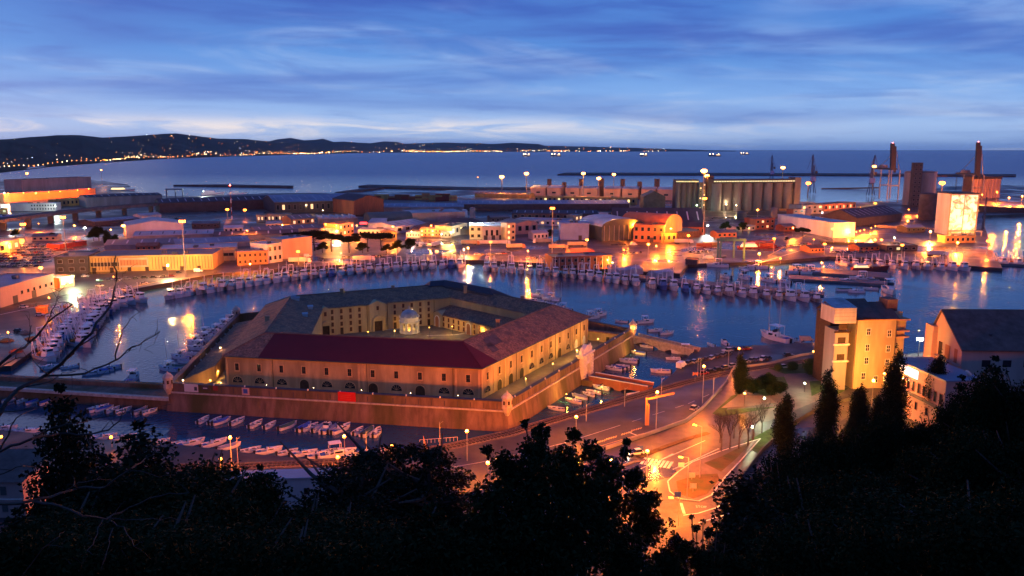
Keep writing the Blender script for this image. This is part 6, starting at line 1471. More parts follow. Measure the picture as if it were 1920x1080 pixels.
for i, (p0, p1, dp, r_) in enumerate([((196, 470), (330, 465), 45, 'grey_roof'), ((330, 468), (470, 461), 45, 'blue_roof'), ((250, 452), (400, 447), 40, 'pale_roof'), ((400, 452), (560, 447), 40, 'dark_roof')]):
 bld(['low grey roofed market shed behind the yellow hall, left one', 'low blue-grey market shed behind the yellow hall, right one', 'long pale roofed shed behind the market, in front of the bright lamp', 'long dark roofed shed behind the market beside the trees'][i], p0, p1, dp, 9, 'gable', 'grey_wall', r_, rise=.05)
bld('large pale warehouse with a low gable beside the bright starry lamp', (238, 446), (345, 441), 45, 22, 'gable_y', 'white_wall', 'pale_roof', rise=.08)
bld('small pale gabled shed behind the large pale warehouse', (266, 417), (303, 414), 16, 12, 'gable', 'white_wall', 'pale_roof', rise=.12)
bld('dark blue low shed under the end of the flyover', (176, 424), (262, 417), 30, 8, 'gable', 'dark_wall', 'blue_roof', rise=.05)
# ---- middle rows, far to near
bld('very long dark shed with a black roof by the water left of the blue warehouse', (300, 399), (512, 391), 40, 17, 'gable', 'dark_wall', 'dark_roof', rise=.12)
bld('big blue-roofed warehouse with an orange gable end by the water', (516, 401), (662, 396), 90, 21, 'gable', 'dark_wall', 'blue_roof', (1, 14), rise=.07, lit=('', 'lit_warm', '', '', ''))
bld('brown sided dark building right of the big blue-roofed warehouse', (664, 403), (720, 400), 60, 26, 'gable_y', 'brick_wall', 'dark_roof', rise=.15)
bld('long flat pale blue shed in the second row', (718, 399), (870, 398), 60, 10, 'gable', 'grey_wall', 'blue_roof', rise=.05)
bld('huge pale blue roofed warehouse before the orange terminal', (858, 396), (1180, 395), 60, 13, 'gable', 'dark_wall', 'blue_roof', rise=.05)
bld('dark low warehouse with small windows right of the silos tanks', (960, 412), (1120, 413), 40, 12, 'gable', 'brown_roof', 'dark_roof', (1, 12), rise=.06)
bld('pale roofed works with orange lit windows in the left middle', (482, 417), (548, 415), 16, 13, 'flat', 'cream_wall', 'grey_roof', (1, 10), lit=('lit_warm', 'lit_warm', ''), name='factory', cat='factory')
bld('orange lit shed behind the yellow kiosk', (548, 424), (590, 420), 18, 12, 'gable', 'orange_wall', 'grey_roof', (1, 5), lit=('lit_warm', ''))
bld('saw-tooth roofed workshop in the middle of the port', (596, 420), (672, 418), 40, 9, 'saw', 'grey_wall', 'pale_roof', name='workshop', cat='workshop')
bld('dark green barrel roofed hall left of the white flat warehouse', (694, 425), (774, 422), 30, 12, 'barrel', 'green_wall', 'green_roof', rise=.22)
bld('white flat-roofed warehouse behind the purple hipped shed', (770, 421), (872, 418), 50, 20, 'flat', 'grey_wall', 'pale_roof')
bld('purple brown hipped shed in front of the white flat warehouse', (824, 432), (920, 430), 34, 8, 'hip', 'brown_roof', 'dark_roof', rise=.18)
bld('dark wide hipped hall behind the orange lit house', (770, 440), (880, 440), 34, 10, 'hip', 'dark_wall', 'dark_roof', rise=.16)
bld('small yellow lit house left of the dark pines', (523, 433), (541, 433), 10, 9, 'flat', 'ochre_wall', 'ochre_wall', (1, 3), name='house', cat='house')
bld('grey long shed behind the dark pines', (480, 443), (600, 437), 30, 10, 'gable', 'grey_wall', 'grey_roof', rise=.08)
bld('orange lit block with tall windows above the pines', (636, 444), (664, 439), 16, 22, 'flat', 'orange_wall', 'orange_wall', (2, 4), lit=('', 'lit_warm', ''), name='block', cat='building')
bld('low orange shed beside the orange lit block', (606, 448), (636, 444), 14, 12, 'gable', 'pink_wall', 'grey_roof', rise=.15)
bld('white house with a quarter-round roof, left of the twins', (690, 432), (703, 432), 24, 14, 'shed', 'white_wall', 'pale_roof', rise=.1, name='workshop', cat='workshop')
bld('white house with a quarter-round roof, right of the twins', (704, 432), (719, 432), 24, 14, 'shed', 'white_wall', 'pale_roof', rise=.1, name='workshop', cat='workshop')
bld('low pale works in front of the quarter-round twins', (672, 441), (735, 441), 22, 9, 'flat', 'white_wall', 'pale_roof', (1, 8), name='factory', cat='factory')
bld('long pale striped shed right of the quarter-round twins', (742, 438), (800, 430), 34, 12, 'gable', 'white_wall', 'pale_roof', (1, 4), rise=.1)
bld('yellow lit gable house behind the pines', (718, 452), (744, 451), 12, 16, 'gable_y', 'ochre_wall', 'brown_roof', (1, 3), rise=.12, name='house', cat='house')
bld('orange lit customs house with a red beacon on a post', (788, 444), (828, 444), 14, 14, 'flat', 'orange_wall', 'grey_roof', (2, 6), lit=('lit_warm', '', ''), name='customs_house', cat='house')
bld('pink low annex left of the orange lit customs house', (762, 445), (788, 445), 10, 8, 'flat', 'pink_wall', 'pale_roof', (1, 5), name='annex', cat='building')
bld('pale low annex right of the orange lit customs house', (826, 446), (846, 446), 10, 9, 'flat', 'grey_wall', 'pale_roof', (1, 3), name='annex', cat='building')
bld('yellow lit shed under arched trusses', (846, 444), (876, 437), 16, 18, 'flat', 'cream_wall', 'green_wall', (1, 4), lit=('lit_yellow', ''), name='workshop', cat='workshop')
bld('white tower-like hall lit by two lamps at its upper corners', (880, 449), (904, 449), 22, 25, 'flat', 'white_wall', 'blue_roof', (2, 2), name='hall', cat='hall')
bld('white depot with dark loading bays behind the parked lorries', (905, 450), (962, 449), 40, 24, 'flat', 'white_wall', 'blue_roof', (1, 5, .05, .9), door=(.1, .35, .6, .85), name='depot', cat='depot')
bld('glazed stair tower at the right end of the white depot', (950, 452), (966, 451), 10, 32, 'flat', 'cream_wall', 'grey_roof', (3, 2), lit=('lit_yellow', ''), name='stair_tower', cat='building')
bld('pink gabled warehouse behind the tall double mast, left part', (968, 440), (1008, 437), 30, 20, 'gable_y', 'pink_wall', 'grey_roof', (1, 3), rise=.1)
bld('long white windowed works behind the tall double mast', (964, 421), (1062, 424), 26, 9, 'flat', 'white_wall', 'blue_roof', (1, 10), lit=('', '', 'lit_warm'), name='factory', cat='factory')
bld('white open porch building at the end of the dark low warehouse', (1078, 416), (1092, 413), 10, 11, 'flat', 'cream_wall', 'pale_roof', (1, 2), lit=('lit_warm',), name='porch', cat='building')
bld('narrow white stair block left of the black roofed shed', (1124, 416), (1140, 416), 10, 16, 'flat', 'white_wall', 'pale_roof', (2, 2), name='stair_block', cat='building')
bld('pale blue panelled cold store with a white base', (1050, 450), (1104, 450), 22, 30, 'flat', 'blue_wall', 'pale_roof', name='cold_store', cat='building', door=(.7,))
bld('long white flat roofed link behind the pale blue cold store', (1100, 438), (1152, 436), 26, 16, 'flat', 'white_wall', 'pale_roof', (1, 5), lit=('', 'lit_green'), name='link_building', cat='building')
tb, Lb_, hb_ = bld('white barrel vaulted hangar with a lattice front', (1128, 452), (1210, 449), 52, 26, 'barrel_y', 'green_wall', 'white_wall', rise=.16, name='hangar', cat='hangar')
for k in range(9): mb = MB(); mb.box(Lb_ * (k + .5) / 9 - .12, -.3, 0, Lb_ * (k + .5) / 9 + .12, -.05, hb_ + 1); mb.build('post', MT['white_wall'], tb)
bld('three-storey orange house lit by sodium lamps beside the hangar', (1187, 453), (1245, 455), 26, 31, 'flat', 'orange_wall', 'orange_roof', (2, 5), name='orange_house', cat='building', door=(.6,))
bld('orange barrel roofed hall right of the orange house', (1246, 452), (1278, 446), 44, 28, 'barrel_y', 'ochre_wall', 'orange_roof', rise=.28, name='hall', cat='hall')
bld('low orange lit annex with small windows below the orange house', (1240, 455), (1268, 454), 10, 16, 'flat', 'ochre_wall', 'orange_wall', (1, 3), name='annex', cat='building')
bld('lean-to timber shed right of the orange barrel hall', (1270, 449), (1312, 444), 14, 12, 'shed', 'brown_roof', 'dark_roof', rise=.1, name='shed', cat='shed')
bld('giant black roofed storage shed in the centre of the port', (1150, 431), (1322, 432), 55, 6, 'gable', 'dark_wall', 'dark_roof', rise=.30, name='storage_shed', cat='warehouse')
bld('brown lower hall in front of the giant black roofed shed', (1268, 440), (1322, 441), 18, 15, 'gable', 'brick_wall', 'dark_roof', (1, 6), rise=.2, name='hall', cat='hall')
bld('stepped dark green grain building before the orange terminal', (1206, 391), (1247, 391), 30, 22, 'gable_y', 'green_wall', 'green_roof', rise=.25, name='grain_house', cat='building')
# ---- quayside blocks in front
bq, Lq, hq = bld('brown quayside market block with framed bays above the trawlers', (1036, 508), (1146, 504), 18, 24, 'flat', 'brick_wall', 'grey_roof', (2, 9), name='quayside_block', cat='building')
for k in range(10): mb = MB(); mb.box(Lq * k / 9.5, -.35, 0, Lq * k / 9.5 + .3, -.05, hq); mb.build('post', MT['white_wall'], bq)
bld('low orange barrel roof rising behind the brown quayside block', (1072, 485), (1116, 484), 20, 5, 'barrel', 'orange_wall', 'orange_roof', rise=.2, name='hall', cat='hall')
bld('white fabric tent behind the trawlers, larger of two', (1162, 519), (1206, 514), 9, 11, 'gable', 'pale_roof', 'pale_roof', rise=.15, name='tent', cat='tent')
bld('white fabric tent behind the trawlers, smaller of two', (1230, 521), (1262, 518), 8, 9, 'gable', 'pale_roof', 'pale_roof', rise=.15, name='tent', cat='tent')
bld('dark low boathouse in the still dock', (1285, 496), (1307, 497), 9, 8, 'flat', 'dark_wall', 'orange_roof', name='boathouse', cat='boathouse')
bld('red brick office block with a pale ground floor near the silos', (1416, 431), (1452, 429), 16, 19, 'flat', 'brick_wall', 'grey_roof', (2, 4), name='office_block', cat='office building', lit=('', '', 'lit_warm'))
bld('grey annex with lit windows left of the red brick offices', (1384, 433), (1416, 432), 12, 8, 'flat', 'grey_wall', 'blue_roof', (1, 4), lit=('lit_yellow', ''), name='annex', cat='building')
bld('orange low shop with a pink sign roof on the quay road', (1440, 462), (1452, 459), 9, 9, 'flat', 'hull_red', 'pale_roof', name='shop', cat='shop')
bld('red boat shed on the slip by the blue hoist', (1400, 464), (1452, 466), 12, 9, 'gable', 'hull_red', 'orange_roof', rise=.1, name='boat_shed', cat='shed')
bld('white ribbed cold warehouse with lamps along its side', (1562, 446), (1602, 445), 95, 27, 'flat', 'white_wall', 'pale_roof', name='cold_warehouse', cat='warehouse')
bld('dark ridged hall behind the white ribbed cold warehouse', (1606, 424), (1690, 414), 40, 14, 'gable', 'dark_wall', 'dark_roof', rise=.2, name='hall', cat='hall')
bld('low pale yard shed left of the white ribbed cold warehouse', (1532, 436), (1562, 437), 20, 11, 'flat', 'pink_wall', 'pale_roof', (1, 5), lit=('lit_warm', ''), name='yard_shed', cat='shed')
bld('long orange lit warehouse behind the silo yard', (1545, 396), (1604, 392), 20, 12, 'flat', 'orange_wall', 'grey_roof', (1, 9), lit=('', 'lit_warm'), name='warehouse')
bld('grey pumping house with lit slits beside the silo block', (1502, 402), (1542, 400), 20, 16, 'flat', 'grey_wall', 'dark_roof', (2, 4), lit=('', 'lit_yellow', ''), name='pump_house', cat='building')
bld('small brick control house among the tanks', (1486, 412), (1508, 411), 10, 18, 'flat', 'brick_wall', 'dark_roof', (3, 2), name='control_house', cat='building')
bld('dark quay shed on the dock before the lit silo tower', (1662, 472), (1720, 471), 18, 10, 'flat', 'dark_wall', 'grey_roof', (1, 4), lit=('', 'lit_green', ''), name='quay_shed', cat='shed')
bld('orange lit gate house at the foot of the lit silo tower', (1772, 456), (1828, 455), 10, 12, 'flat', 'ochre_wall', 'cream_wall', (1, 6), name='gate_house', cat='building')
# ---- orange terminal: eight gabled sheds and the towers between them
xs8 = [(995, 1023), (1026, 1051), (1060, 1086), (1088, 1120), (1132, 1163), (1166, 1196), (1202, 1228), (1232, 1265)]
for k, (x0, x1) in enumerate(xs8):
 bld(f'orange lit gabled terminal shed, {nth(k + 1)} from the left in the row of eight', (x0, 369 + k * .9), (x1, 369.5 + k * .9), 40, 17.5 + k * .35, 'gable', 'pink_wall', 'pale_roof', (1, 1), rise=.07, group='terminal sheds in a row', wsz=(6, 2.2), name='terminal_shed', cat='warehouse')
for k, (x0, x1, top) in enumerate([(1026, 1034, 337), (1054, 1062, 343), (1086, 1094, 337), (1122, 1132, 336), (1164, 1171, 337), (1196, 1203, 342), (1228, 1236, 337)]):
 y = 368 + k * .9; bld(f'brown hoist tower between terminal sheds, {nth(k + 1)} from the left', (x0, y), (x1, y), 10, y - top, 'flat', 'brown_roof', 'dark_roof', name='hoist_tower', cat='tower', group='hoist towers of the terminal')
bld('long yellow lit office strip in front of the orange terminal', (1002, 380), (1192, 384), 16, 12, 'flat', 'ochre_wall', 'cream_wall', (1, 22), name='office_strip', cat='building', lit=('', '', 'lit_yellow'))
bld('orange lit shed at the left end of the terminal', (890, 370), (992, 372), 30, 7, 'gable', 'ochre_wall', 'brown_roof', rise=.06, name='shed', cat='shed')
# containers stacked by the water: each one a thing
rr = random.Random(5); cm_ = MB(); cm_.box(-6.1, -1.22, 0, 6.1, 1.22, 2.6)
for k in range(11): cm_.box(-5.8 + k * 1.1, -1.26, .15, -5.4 + k * 1.1, -1.22, 2.45)
cmm = {c: cm_.mesh('shipping_container', MT[c]) for c in ('hull_red', 'brick_wall', 'ochre_wall', 'orange_wall', 'cover_green')}
cname = {'hull_red': 'dark red', 'brick_wall': 'brown', 'ochre_wall': 'yellow', 'orange_wall': 'orange', 'cover_green': 'green'}
x = 697
for k in range(13):
 c0 = ['cover_green', 'ochre_wall', 'ochre_wall', 'hull_red', 'brick_wall', 'hull_red', 'brick_wall', 'ochre_wall', 'orange_wall', 'ochre_wall', 'hull_red', 'hull_red', 'ochre_wall'][k]
 for j in range(2 + (k % 3 > 0) + (k > 7)):
  c = c0 if j == 0 or rr.random() < .6 else rr.choice(list(cmm)); o = link('shipping_container', cmm[c], None, W(x, 373.5 + k * .2) + Vector((0, 0, 2.62 * j)), (0, 0, rr.uniform(-.03, .03)))
  tag(o, f'{cname[c]} shipping container by the far water, {nth(k + 1)} stack from the left, {["bottom", "second", "third", "fourth"][j]} layer', 'container', 'shipping containers in the far stacks')
 x += 12.7
for k, (px, py, c) in enumerate([(1032, 391, 'cover_green'), (780, 398, 'hull_red'), (835, 398, 'orange_wall'), (1120, 389, 'brick_wall'), (1332, 460, 'ochre_wall'), (1320, 462, 'brick_wall'), (1470, 395, 'ochre_wall'), (1640, 398, 'brick_wall')]):
 o = link('shipping_container', cmm[c], None, W(px, py), (0, 0, .05)); tag(o, ['green container behind the pale blue warehouse', 'dark red container in front of the long pale shed', 'orange container at the end of the long pale shed', 'brown container left of the stepped grain building', 'yellow container near the lean-to timber shed', 'brown container left of the yellow one at the timber shed', 'yellow container below the silo block', 'brown container on the silo wharf'][k], 'container')
for x, y, w_, h_, wl, rf_, lab in ((300, 436, 40, 7, 'grey_wall', 'blue_roof', 'low blue-roofed shed right of the starry lamp'), (360, 428, 50, 8, 'dark_wall', 'grey_roof', 'low grey shed under the two bright lamps'), (420, 436, 36, 8, 'white_wall', 'pale_roof', 'small pale shed under the left bright lamp'), (500, 428, 30, 8, 'pink_wall', 'blue_roof', 'small pink shed left of the saw-tooth workshop'), (690, 414, 34, 9, 'grey_wall', 'pale_roof', 'small pale shed behind the green barrel hall'), (920, 418, 36, 10, 'dark_wall', 'grey_roof', 'dark shed right of the three white tanks'), (1000, 450, 28, 12, 'white_wall', 'pale_roof', 'white shed behind the cream lorries'), (1345, 446, 36, 9, 'orange_wall', 'grey_roof', 'orange shed right of the timber lean-to'), (1470, 434, 30, 9, 'brick_wall', 'grey_roof', 'brick shed right of the brick offices'), (1520, 474, 26, 8, 'orange_wall', 'brown_roof', 'orange hut beside the cars on the port road'), (1610, 470, 40, 7, 'brick_wall', 'dark_roof', 'brown shed behind the dark barge'), (1700, 436, 34, 9, 'dark_wall', 'blue_roof', 'dark shed below the dark cylinder silo'), (60, 452, 46, 8, 'cream_wall', 'grey_roof', 'cream shed between the two tall masts'), (255, 470, 40, 8, 'brick_wall', 'brown_roof', 'brown shed by the orange cypress')):
 bld(lab, (x, y), (x + w_, y - 1), 14, h_, 'gable', wl, rf_, (1, 4), rise=.14, name='shed', cat='shed')
# ---- tanks
for px, y0, y1, r_, lab, m in ((858, 396, 406, 3.2, 'short white round tank, left of the three', 'cabin_white'), (871, 394, 406, 3.4, 'middle white round tank of the three', 'cabin_white'), (886, 390, 408, 3.2, 'tall pinkish round tank, right of the three', 'pink_wall'), (1390, 398, 412, 6, 'green lit round tank among the pipes', 'green_wall'), (1514, 392, 418, 3, 'slim grey tank left of the control house', 'grey_wall'), (1450, 390, 408, 4, 'grey round tank right under the silo block', 'grey_concrete')):
 t = thing('storage_tank', lab, 'tank', W(px, y1)); h = hpx(px, y0, y1); mb = MB(); mb.lathe([(r_, 0), (r_, h), (r_ * .6, h + .8), (.05, h + 1.1)], 14); mb.build('shell', MT[m], t, True); mb = MB(); mb.lathe([(r_ + .1, h - .4), (r_ + .25, h - .2), (r_ + .1, h)], 14); mb.build('rim', MT['steel'], t)
# ---- silo blocks
def silos(label, p0, p1, ytop, n, gal, base_row=None, m='grey_concrete', tower=None, litg=True):
 a, b = W(*p0), W(*p1); d = b - a; L_ = d.length; t = thing('grain_silo', label, 'silo', a, math.atan2(d.y, d.x)); h = hpx(p0[0], ytop, p0[1]); r_ = L_ / n / 2
 sm = MB(); sm.lathe([(r_ * .97, 0), (r_ * .97, h)], 14); sm = sm.mesh('silo_cell', MT[m], True)
 for k in range(n): link('silo_cell', sm, t, (r_ * (2 * k + 1), r_, 0))
 mb = MB(); mb.box(0, r_ * .9, 0, L_, r_ * 2 + 14, h - .2); mb.build('core', MT['dark_wall'], t)
 mb = MB(); mb.box(-.5, -.3, h, L_ + .5, r_ * 2 + 14, h + .8); mb.build('deck', MT['dark_wall'], t)
 g = gal * MPP(*p0); mb = MB(); mb.box(0, .6, h + .8, L_, r_ * 2 + 12, h + .8 + g); mb.build('gallery', MT['dark_wall'], t)
 if litg:
  nw_ = n * 4; fm = MB(); fm.box(-L_ / nw_ * .4, -.05, 0, L_ / nw_ * .4, .02, g * .38); fm = fm.mesh('window', MT['lit_green'])
  for k in range(nw_): link('window', fm, t, (L_ * (k + .5) / nw_, .55, h + .8 + g * .3))
 mb = MB(); mb.box(-.6, .2, h + .8 + g, L_ + .6, r_ * 2 + 12.4, h + 1.3 + g); mb.build('roof', MT['dark_roof'], t)
 return t, L_, h
t, L_, h = silos('short grey silo block of four cells with a lit gallery', (1266, 392), (1308, 392), 344, 4, 5)
t, L_, h = silos('long grey silo block of eight cells with a lit gallery', (1336, 396), (1488, 394), 344, 8, 5)
mb = MB(); mb.box(L_, 0, 0, L_ + 8, 18, h + 7); mb.build('end_tower', MT['grey_concrete'], t)
bld('tall brown lift tower between the two silo blocks', (1324, 394), (1336, 394), 16, 62, 'flat', 'brown_roof', 'dark_roof', name='lift_tower', cat='tower')
bld('striped stair tower lit orange left of the lift tower', (1309, 394), (1322, 394), 10, 50, 'flat', 'green_wall', 'dark_roof', (8, 2), lit=('lit_warm', '', ''), name='stair_tower', cat='tower')
silos('orange lit silo row on the far right wharf', (1822, 372), (1876, 371), 336, 9, 3, m='pink_wall', litg=False)
def roundsilo(label, px, y0, y1, r_, m, cap=True):
 t = thing('round_silo', label, 'silo', W(px, y1)); h = hpx(px, y0, y1); mb = MB(); mb.lathe([(r_, 0), (r_, h), (r_ * .96, h + .6), (r_ * .3, h + 1.6), (.05, h + 1.7)], 20); mb.build('shell', MT[m], t, True)
 mb = MB(); mb.lathe([(r_ + .15, h - .6), (r_ + .3, h - .2), (r_ + .1, h)], 20); mb.build('rim', MT['dark_steel'], t); return t, h
roundsilo('fat pale concrete silo, left of the pair by the crane', 1707, 322, 384, 11, 'concrete'); roundsilo('fat pale concrete silo, right of the pair by the crane', 1731, 322, 384, 14, 'concrete')
bld('dark ribbed elevator tower between the fat concrete silos', (1708, 387), (1724, 387), 8, 80, 'flat', 'dark_wall', 'dark_roof', (10, 2), name='elevator_tower', cat='tower')
roundsilo('dark slim cylinder silo left of the lit silo tower', 1737, 364, 411, 9, 'dark_wall')
# ---- silo tower with two lit picture panels
p0 = W(1777, 441); t = thing('lit_silo_tower', 'pale silo tower with two brilliantly lit picture panels on its front', 'tower', p0, -.04)
Lt = (W(1826, 441) - p0).length; ht = hpx(1800, 364, 441)
mb = MB(); mb.box(0, 0, 0, Lt, 26, ht); mb.build('wall', MT['white_wall'], t); mb = MB(); mb.box(-.5, -.5, ht, Lt + .5, 26.5, ht + 1); mb.build('roof', MT['dark_roof'], t)
def panel_mat(name, seed):
 m = emit(name, (1, .8, .5), 1.25); tr = m.node_tree; b = tr.nodes['Principled BSDF']
 g = tr.nodes.new('ShaderNodeTexCoord'); n = tr.nodes.new('ShaderNodeTexNoise'); n.inputs['Scale'].default_value = .16; n.inputs['Detail'].default_value = 2.5; n.inputs['Distortion'].default_value = 1.6
 mp = tr.nodes.new('ShaderNodeMapping'); mp.inputs['Location'].default_value = (seed, 0, seed); tr.links.new(g.outputs['Object'], mp.inputs[0]); tr.links.new(mp.outputs[0], n.inputs['Vector'])
 cr = tr.nodes.new('ShaderNodeValToRGB'); e = cr.color_ramp; e.elements[0].position = .36; e.elements[0].color = (.10, .05, .02, 1); e.elements[1].position = .56; e.elements[1].color = (1, .86, .55, 1); x_ = e.elements.new(.44); x_.color = (1, .45, .08, 1)
 tr.links.new(n.outputs[0], cr.inputs[0]); tr.links.new(cr.outputs[0], b.inputs['Emission Color']); return m
for k in (0, 1):
 mb = MB(); w_ = Lt / 2 - .8; mb.box(-w_ / 2, -.3, 2, w_ / 2, -.05, ht - 1); o = mb.build('picture_panel', panel_mat(f'lit_picture_{"ab"[k]}', 3.1 + 5 * k), t); o.location = (Lt * (.25 + .5 * k), 0, 0)
mb = MB(); mb.box(-.8, -.5, 0, .2, 0, ht); mb.box(Lt / 2 - .3, -.5, 0, Lt / 2 + .3, 0, ht); mb.box(Lt - .2, -.5, 0, Lt + .8, 0, ht); mb.build('frame', MT['cream_wall'], t)
mb = MB(); mb.box(-2, -8, 4.0, Lt + 3, -1, 4.8); mb.build('platform', MT['cream_wall'], t)
for x_ in (-1, Lt / 2, Lt + 2): mb = MB(); mb.box(x_ - .3, -7.6, 0, x_ + .3, -7.0, 4.0); mb.build('platform_leg', MT['cream_wall'], t)
plight(t, (Lt / 2, -12, 6), AMBER, 18000, 1.0)
# conveyor bridges
def conveyor(label, p, q, m='brown_roof', w=2.2, legs=3):
 t = thing('conveyor_bridge', label, 'conveyor', (p.x, p.y, 0)); o = Vector((p.x, p.y, 0)); mb = MB(); d = (q - p); s = Vector((-d.y, d.x, 0)).normalized() * w / 2; u = Vector((0, 0, 1.3))
 c = (p + q) / 2 - o; mb.obox(c, d / 2, s, u); mb.build('gallery', MT[m], t)
 for k in range(legs):
  r_ = p.lerp(q, (k + .5) / legs) - o
  for sg in (-1, 1): mb = MB(); mb.tube((r_.x + sg * s.x, r_.y + sg * s.y, 0), (r_.x + sg * s.x * .6, r_.y + sg * s.y * .6, r_.z - 1.2), .35, .3, 5); mb.build('leg', MT['dark_steel'], t)
 return t
conveyor('brown conveyor bridge linking the crane wharf to the fat silos', RAY(1740, 330, 1330), RAY(1845, 330, 1420)); conveyor('low grey conveyor over the yard left of the white cold warehouse', RAY(1400, 388, 1050), RAY(1540, 386, 1120), 'grey_wall')
conveyor('pipe bridge from the lit silo tower to the dock shed', RAY(1645, 424, 800), RAY(1775, 432, 780), 'cream_wall', 1.2); conveyor('slanting conveyor at the right of the lit silo tower', RAY(1838, 455, 720), RAY(1850, 372, 850), 'brown_roof', 1.6)
conveyor('low conveyor along the outer wharf left of the tall crane', RAY(1540, 354, 1640), RAY(1650, 352, 1620), 'brown_roof', 2, 4)
# ---- cranes
def lattice(mb, p, q, w, n=6, r=.3):
 p, q = Vector(p), Vector(q); d = (q - p).normalized(); a = d.orthogonal().normalized() * w / 2; b = d.cross(a).normalized() * w / 2
 cs = [a + b, a - b, -a - b, -a + b]
 for c in cs: mb.tube(p + c, q + c * .6, r, r * .8, 4, cap=False)
 for k in range(n):
  for j in range(4): mb.tube(p.lerp(q, k / n) + cs[j] * (1 - .4 * k / n), p.lerp(q, (k + 1) / n) + cs[(j + 1) % 4] * (1 - .4 * (k + 1) / n), r * .6, r * .6, 3, cap=False)
def portal_crane(label, px, y0, y1, lean):
 p = W(px, y1); h = hpx(px, y0, y1); t = thing('portal_crane', label, 'crane', p, 0, 'blue portal cranes on the outer wharf'); pm = MT['blue_steel']
 for x in (-5, 5):
  for y in (-5, 5): mb = MB(); mb.tube((x, y, 0), (x * .45, y * .45, h * .28), .8, .6, 5); mb.build('leg', pm, t)
 mb = MB(); mb.box(-3.5, -3.5, h * .28, 3.5, 3.5, h * .31); mb.build('platform', pm, t); mb = MB(); mb.box(-3, -2.5, h * .31, 5.5, 2.5, h * .43); mb.build('machine_house', MT['blue_wall'], t)
 mb = MB(); lattice(mb, (0, 0, h * .43), (1.5, 0, h * .72), 3.0, 4, .45); mb.build('tower', pm, t)
 mb = MB(); lattice(mb, (-2, 0, h * .45), (lean, 0, h), 2.4, 7, .4); mb.build('jib', pm, t)
 mb = MB(); mb.tube((lean, 0, h), (lean - 9, 0, h * .62), .45, .35, 4); mb.tube((1.5, 0, h * .72), (lean, 0, h), .25, .25, 4); mb.tube((lean, 0, h), (lean + 9, 0, h * .58), .4, .3, 4); mb.build('fly_jib', pm, t)
 mb = MB(); mb.box(4, -2, h * .5, 7.5, 2, h * .58); mb.build('counterweight', MT['dark_steel'], t)
for a in (('blue portal crane, leftmost of three, left of a bright mast', 1446, 291, 342, -1), ('blue portal crane, middle of three on the wharf', 1522, 290, 362, -2), ('blue portal crane, right of three beside the lit mast', 1632, 291, 366, 3)): portal_crane(*a)
def gantry_crane(label, px, y0, y1, py_beam):
 p = W(px, y1); h = hpx(px, y0, y1); hb = h * py_beam; t = thing('container_crane', label, 'crane', p, .12); pm = MT['pole']
 for x in (-9, 9):
  for y in (0, 22): mb = MB(); mb.box(x - .7, y - .7, 0, x + .7, y + .7, hb); mb.build('leg', pm, t)
 mb = MB(); mb.box(-9.5, -.6, hb * .45, 9.5, .6, hb * .49); mb.box(-9.5, 21.4, hb * .45, 9.5, 22.6, hb * .49); mb.build('portal_beam', pm, t)
 mb = MB(); mb.box(-3.2, -2, hb, -1.6, 52, hb + 2.6); mb.box(1.6, -2, hb, 3.2, 52, hb + 2.6); mb.build('girder', MT['dark_steel'], t)
 mb = MB()
 for x in (-7, 7): mb.tube((x, 0, hb), (x * .3, 2, h * .86), .7, .5, 5)
 mb.tube((0, 2, h * .86), (0, 45, hb + 2), .4, .4, 4); mb.build('apex_frame', pm, t)
 mb = MB(); mb.obox((-9, -5, (hb + h) / 2), (2.6, 0, 0), (0, 2, 0), (-1.2, 0, (h - hb) / 2)); mb.obox((-4.2, -5, hb + (h - hb) * .4), (1.5, 0, 0), (0, 1.0, 0), (-1.2, 0, (h - hb) / 2)); mb.build('raised_boom', MT['dark_steel'], t)
 mb = MB(); mb.box(-4, 26, hb + 2.6, 4, 38, hb + 7); mb.build('machine_house', MT['grey_wall'], t)
 mb = MB(); mb.lathe([(.02, -.8), (.9, 0), (.02, .8)], 6, (-7, -5)); o = mb.build('beacon', LAMPM['red'][0], t); o.location = (-3, 0, h + 1)
 mb = MB(); mb.lathe([(.02, -.8), (.9, 0), (.02, .8)], 6, (0, 2)); o = mb.build('beacon', LAMPM['red'][0], t); o.location = (0, 0, h * .86 + 1)
gantry_crane('tall container crane with its boom raised by the fat silos', 1673, 269, 374, .53); gantry_crane('tall container crane with its boom raised at the far right', 1831, 267, 372, .42)
# travel hoist
p = W(1345, 487); t = thing('boat_hoist', 'teal travelling boat hoist straddling a dock', 'boat hoist', p, .02); Lh = (W(1396, 488) - p).length; hh = hpx(1370, 452, 487)
for x in (0, Lh * .25, Lh * .76, Lh): mb = MB(); mb.box(x - .55, -.6 if x in (0, Lh) else 9, 0, x + .55, .6 if x in (0, Lh) else 10.2, hh); mb.build('leg', MT['teal_steel'], t)
mb = MB(); mb.box(-1, -.8, hh, Lh + 1, .8, hh + 1.7); mb.build('beam', MT['teal_steel'], t); mb = MB(); mb.box(Lh * .2, 8.8, hh, Lh * .82, 10.4, hh + 1.7); mb.build('beam', MT['teal_steel'], t)
for x in (.1, Lh - .1): mb = MB(); mb.box(x - .6, .8, hh, x + .6, 10, hh + 1.4); mb.build('side_beam', MT['teal_steel'], t)
mb = MB(); mb.lathe([(.8, -.3), (.8, .3)], 10, cap=True); wm_ = mb.mesh('wheel', MT['rubber'])
for x in (0, Lh): link('wheel', wm_, t, (x, -.2, .8), (PI / 2, 0, 0))
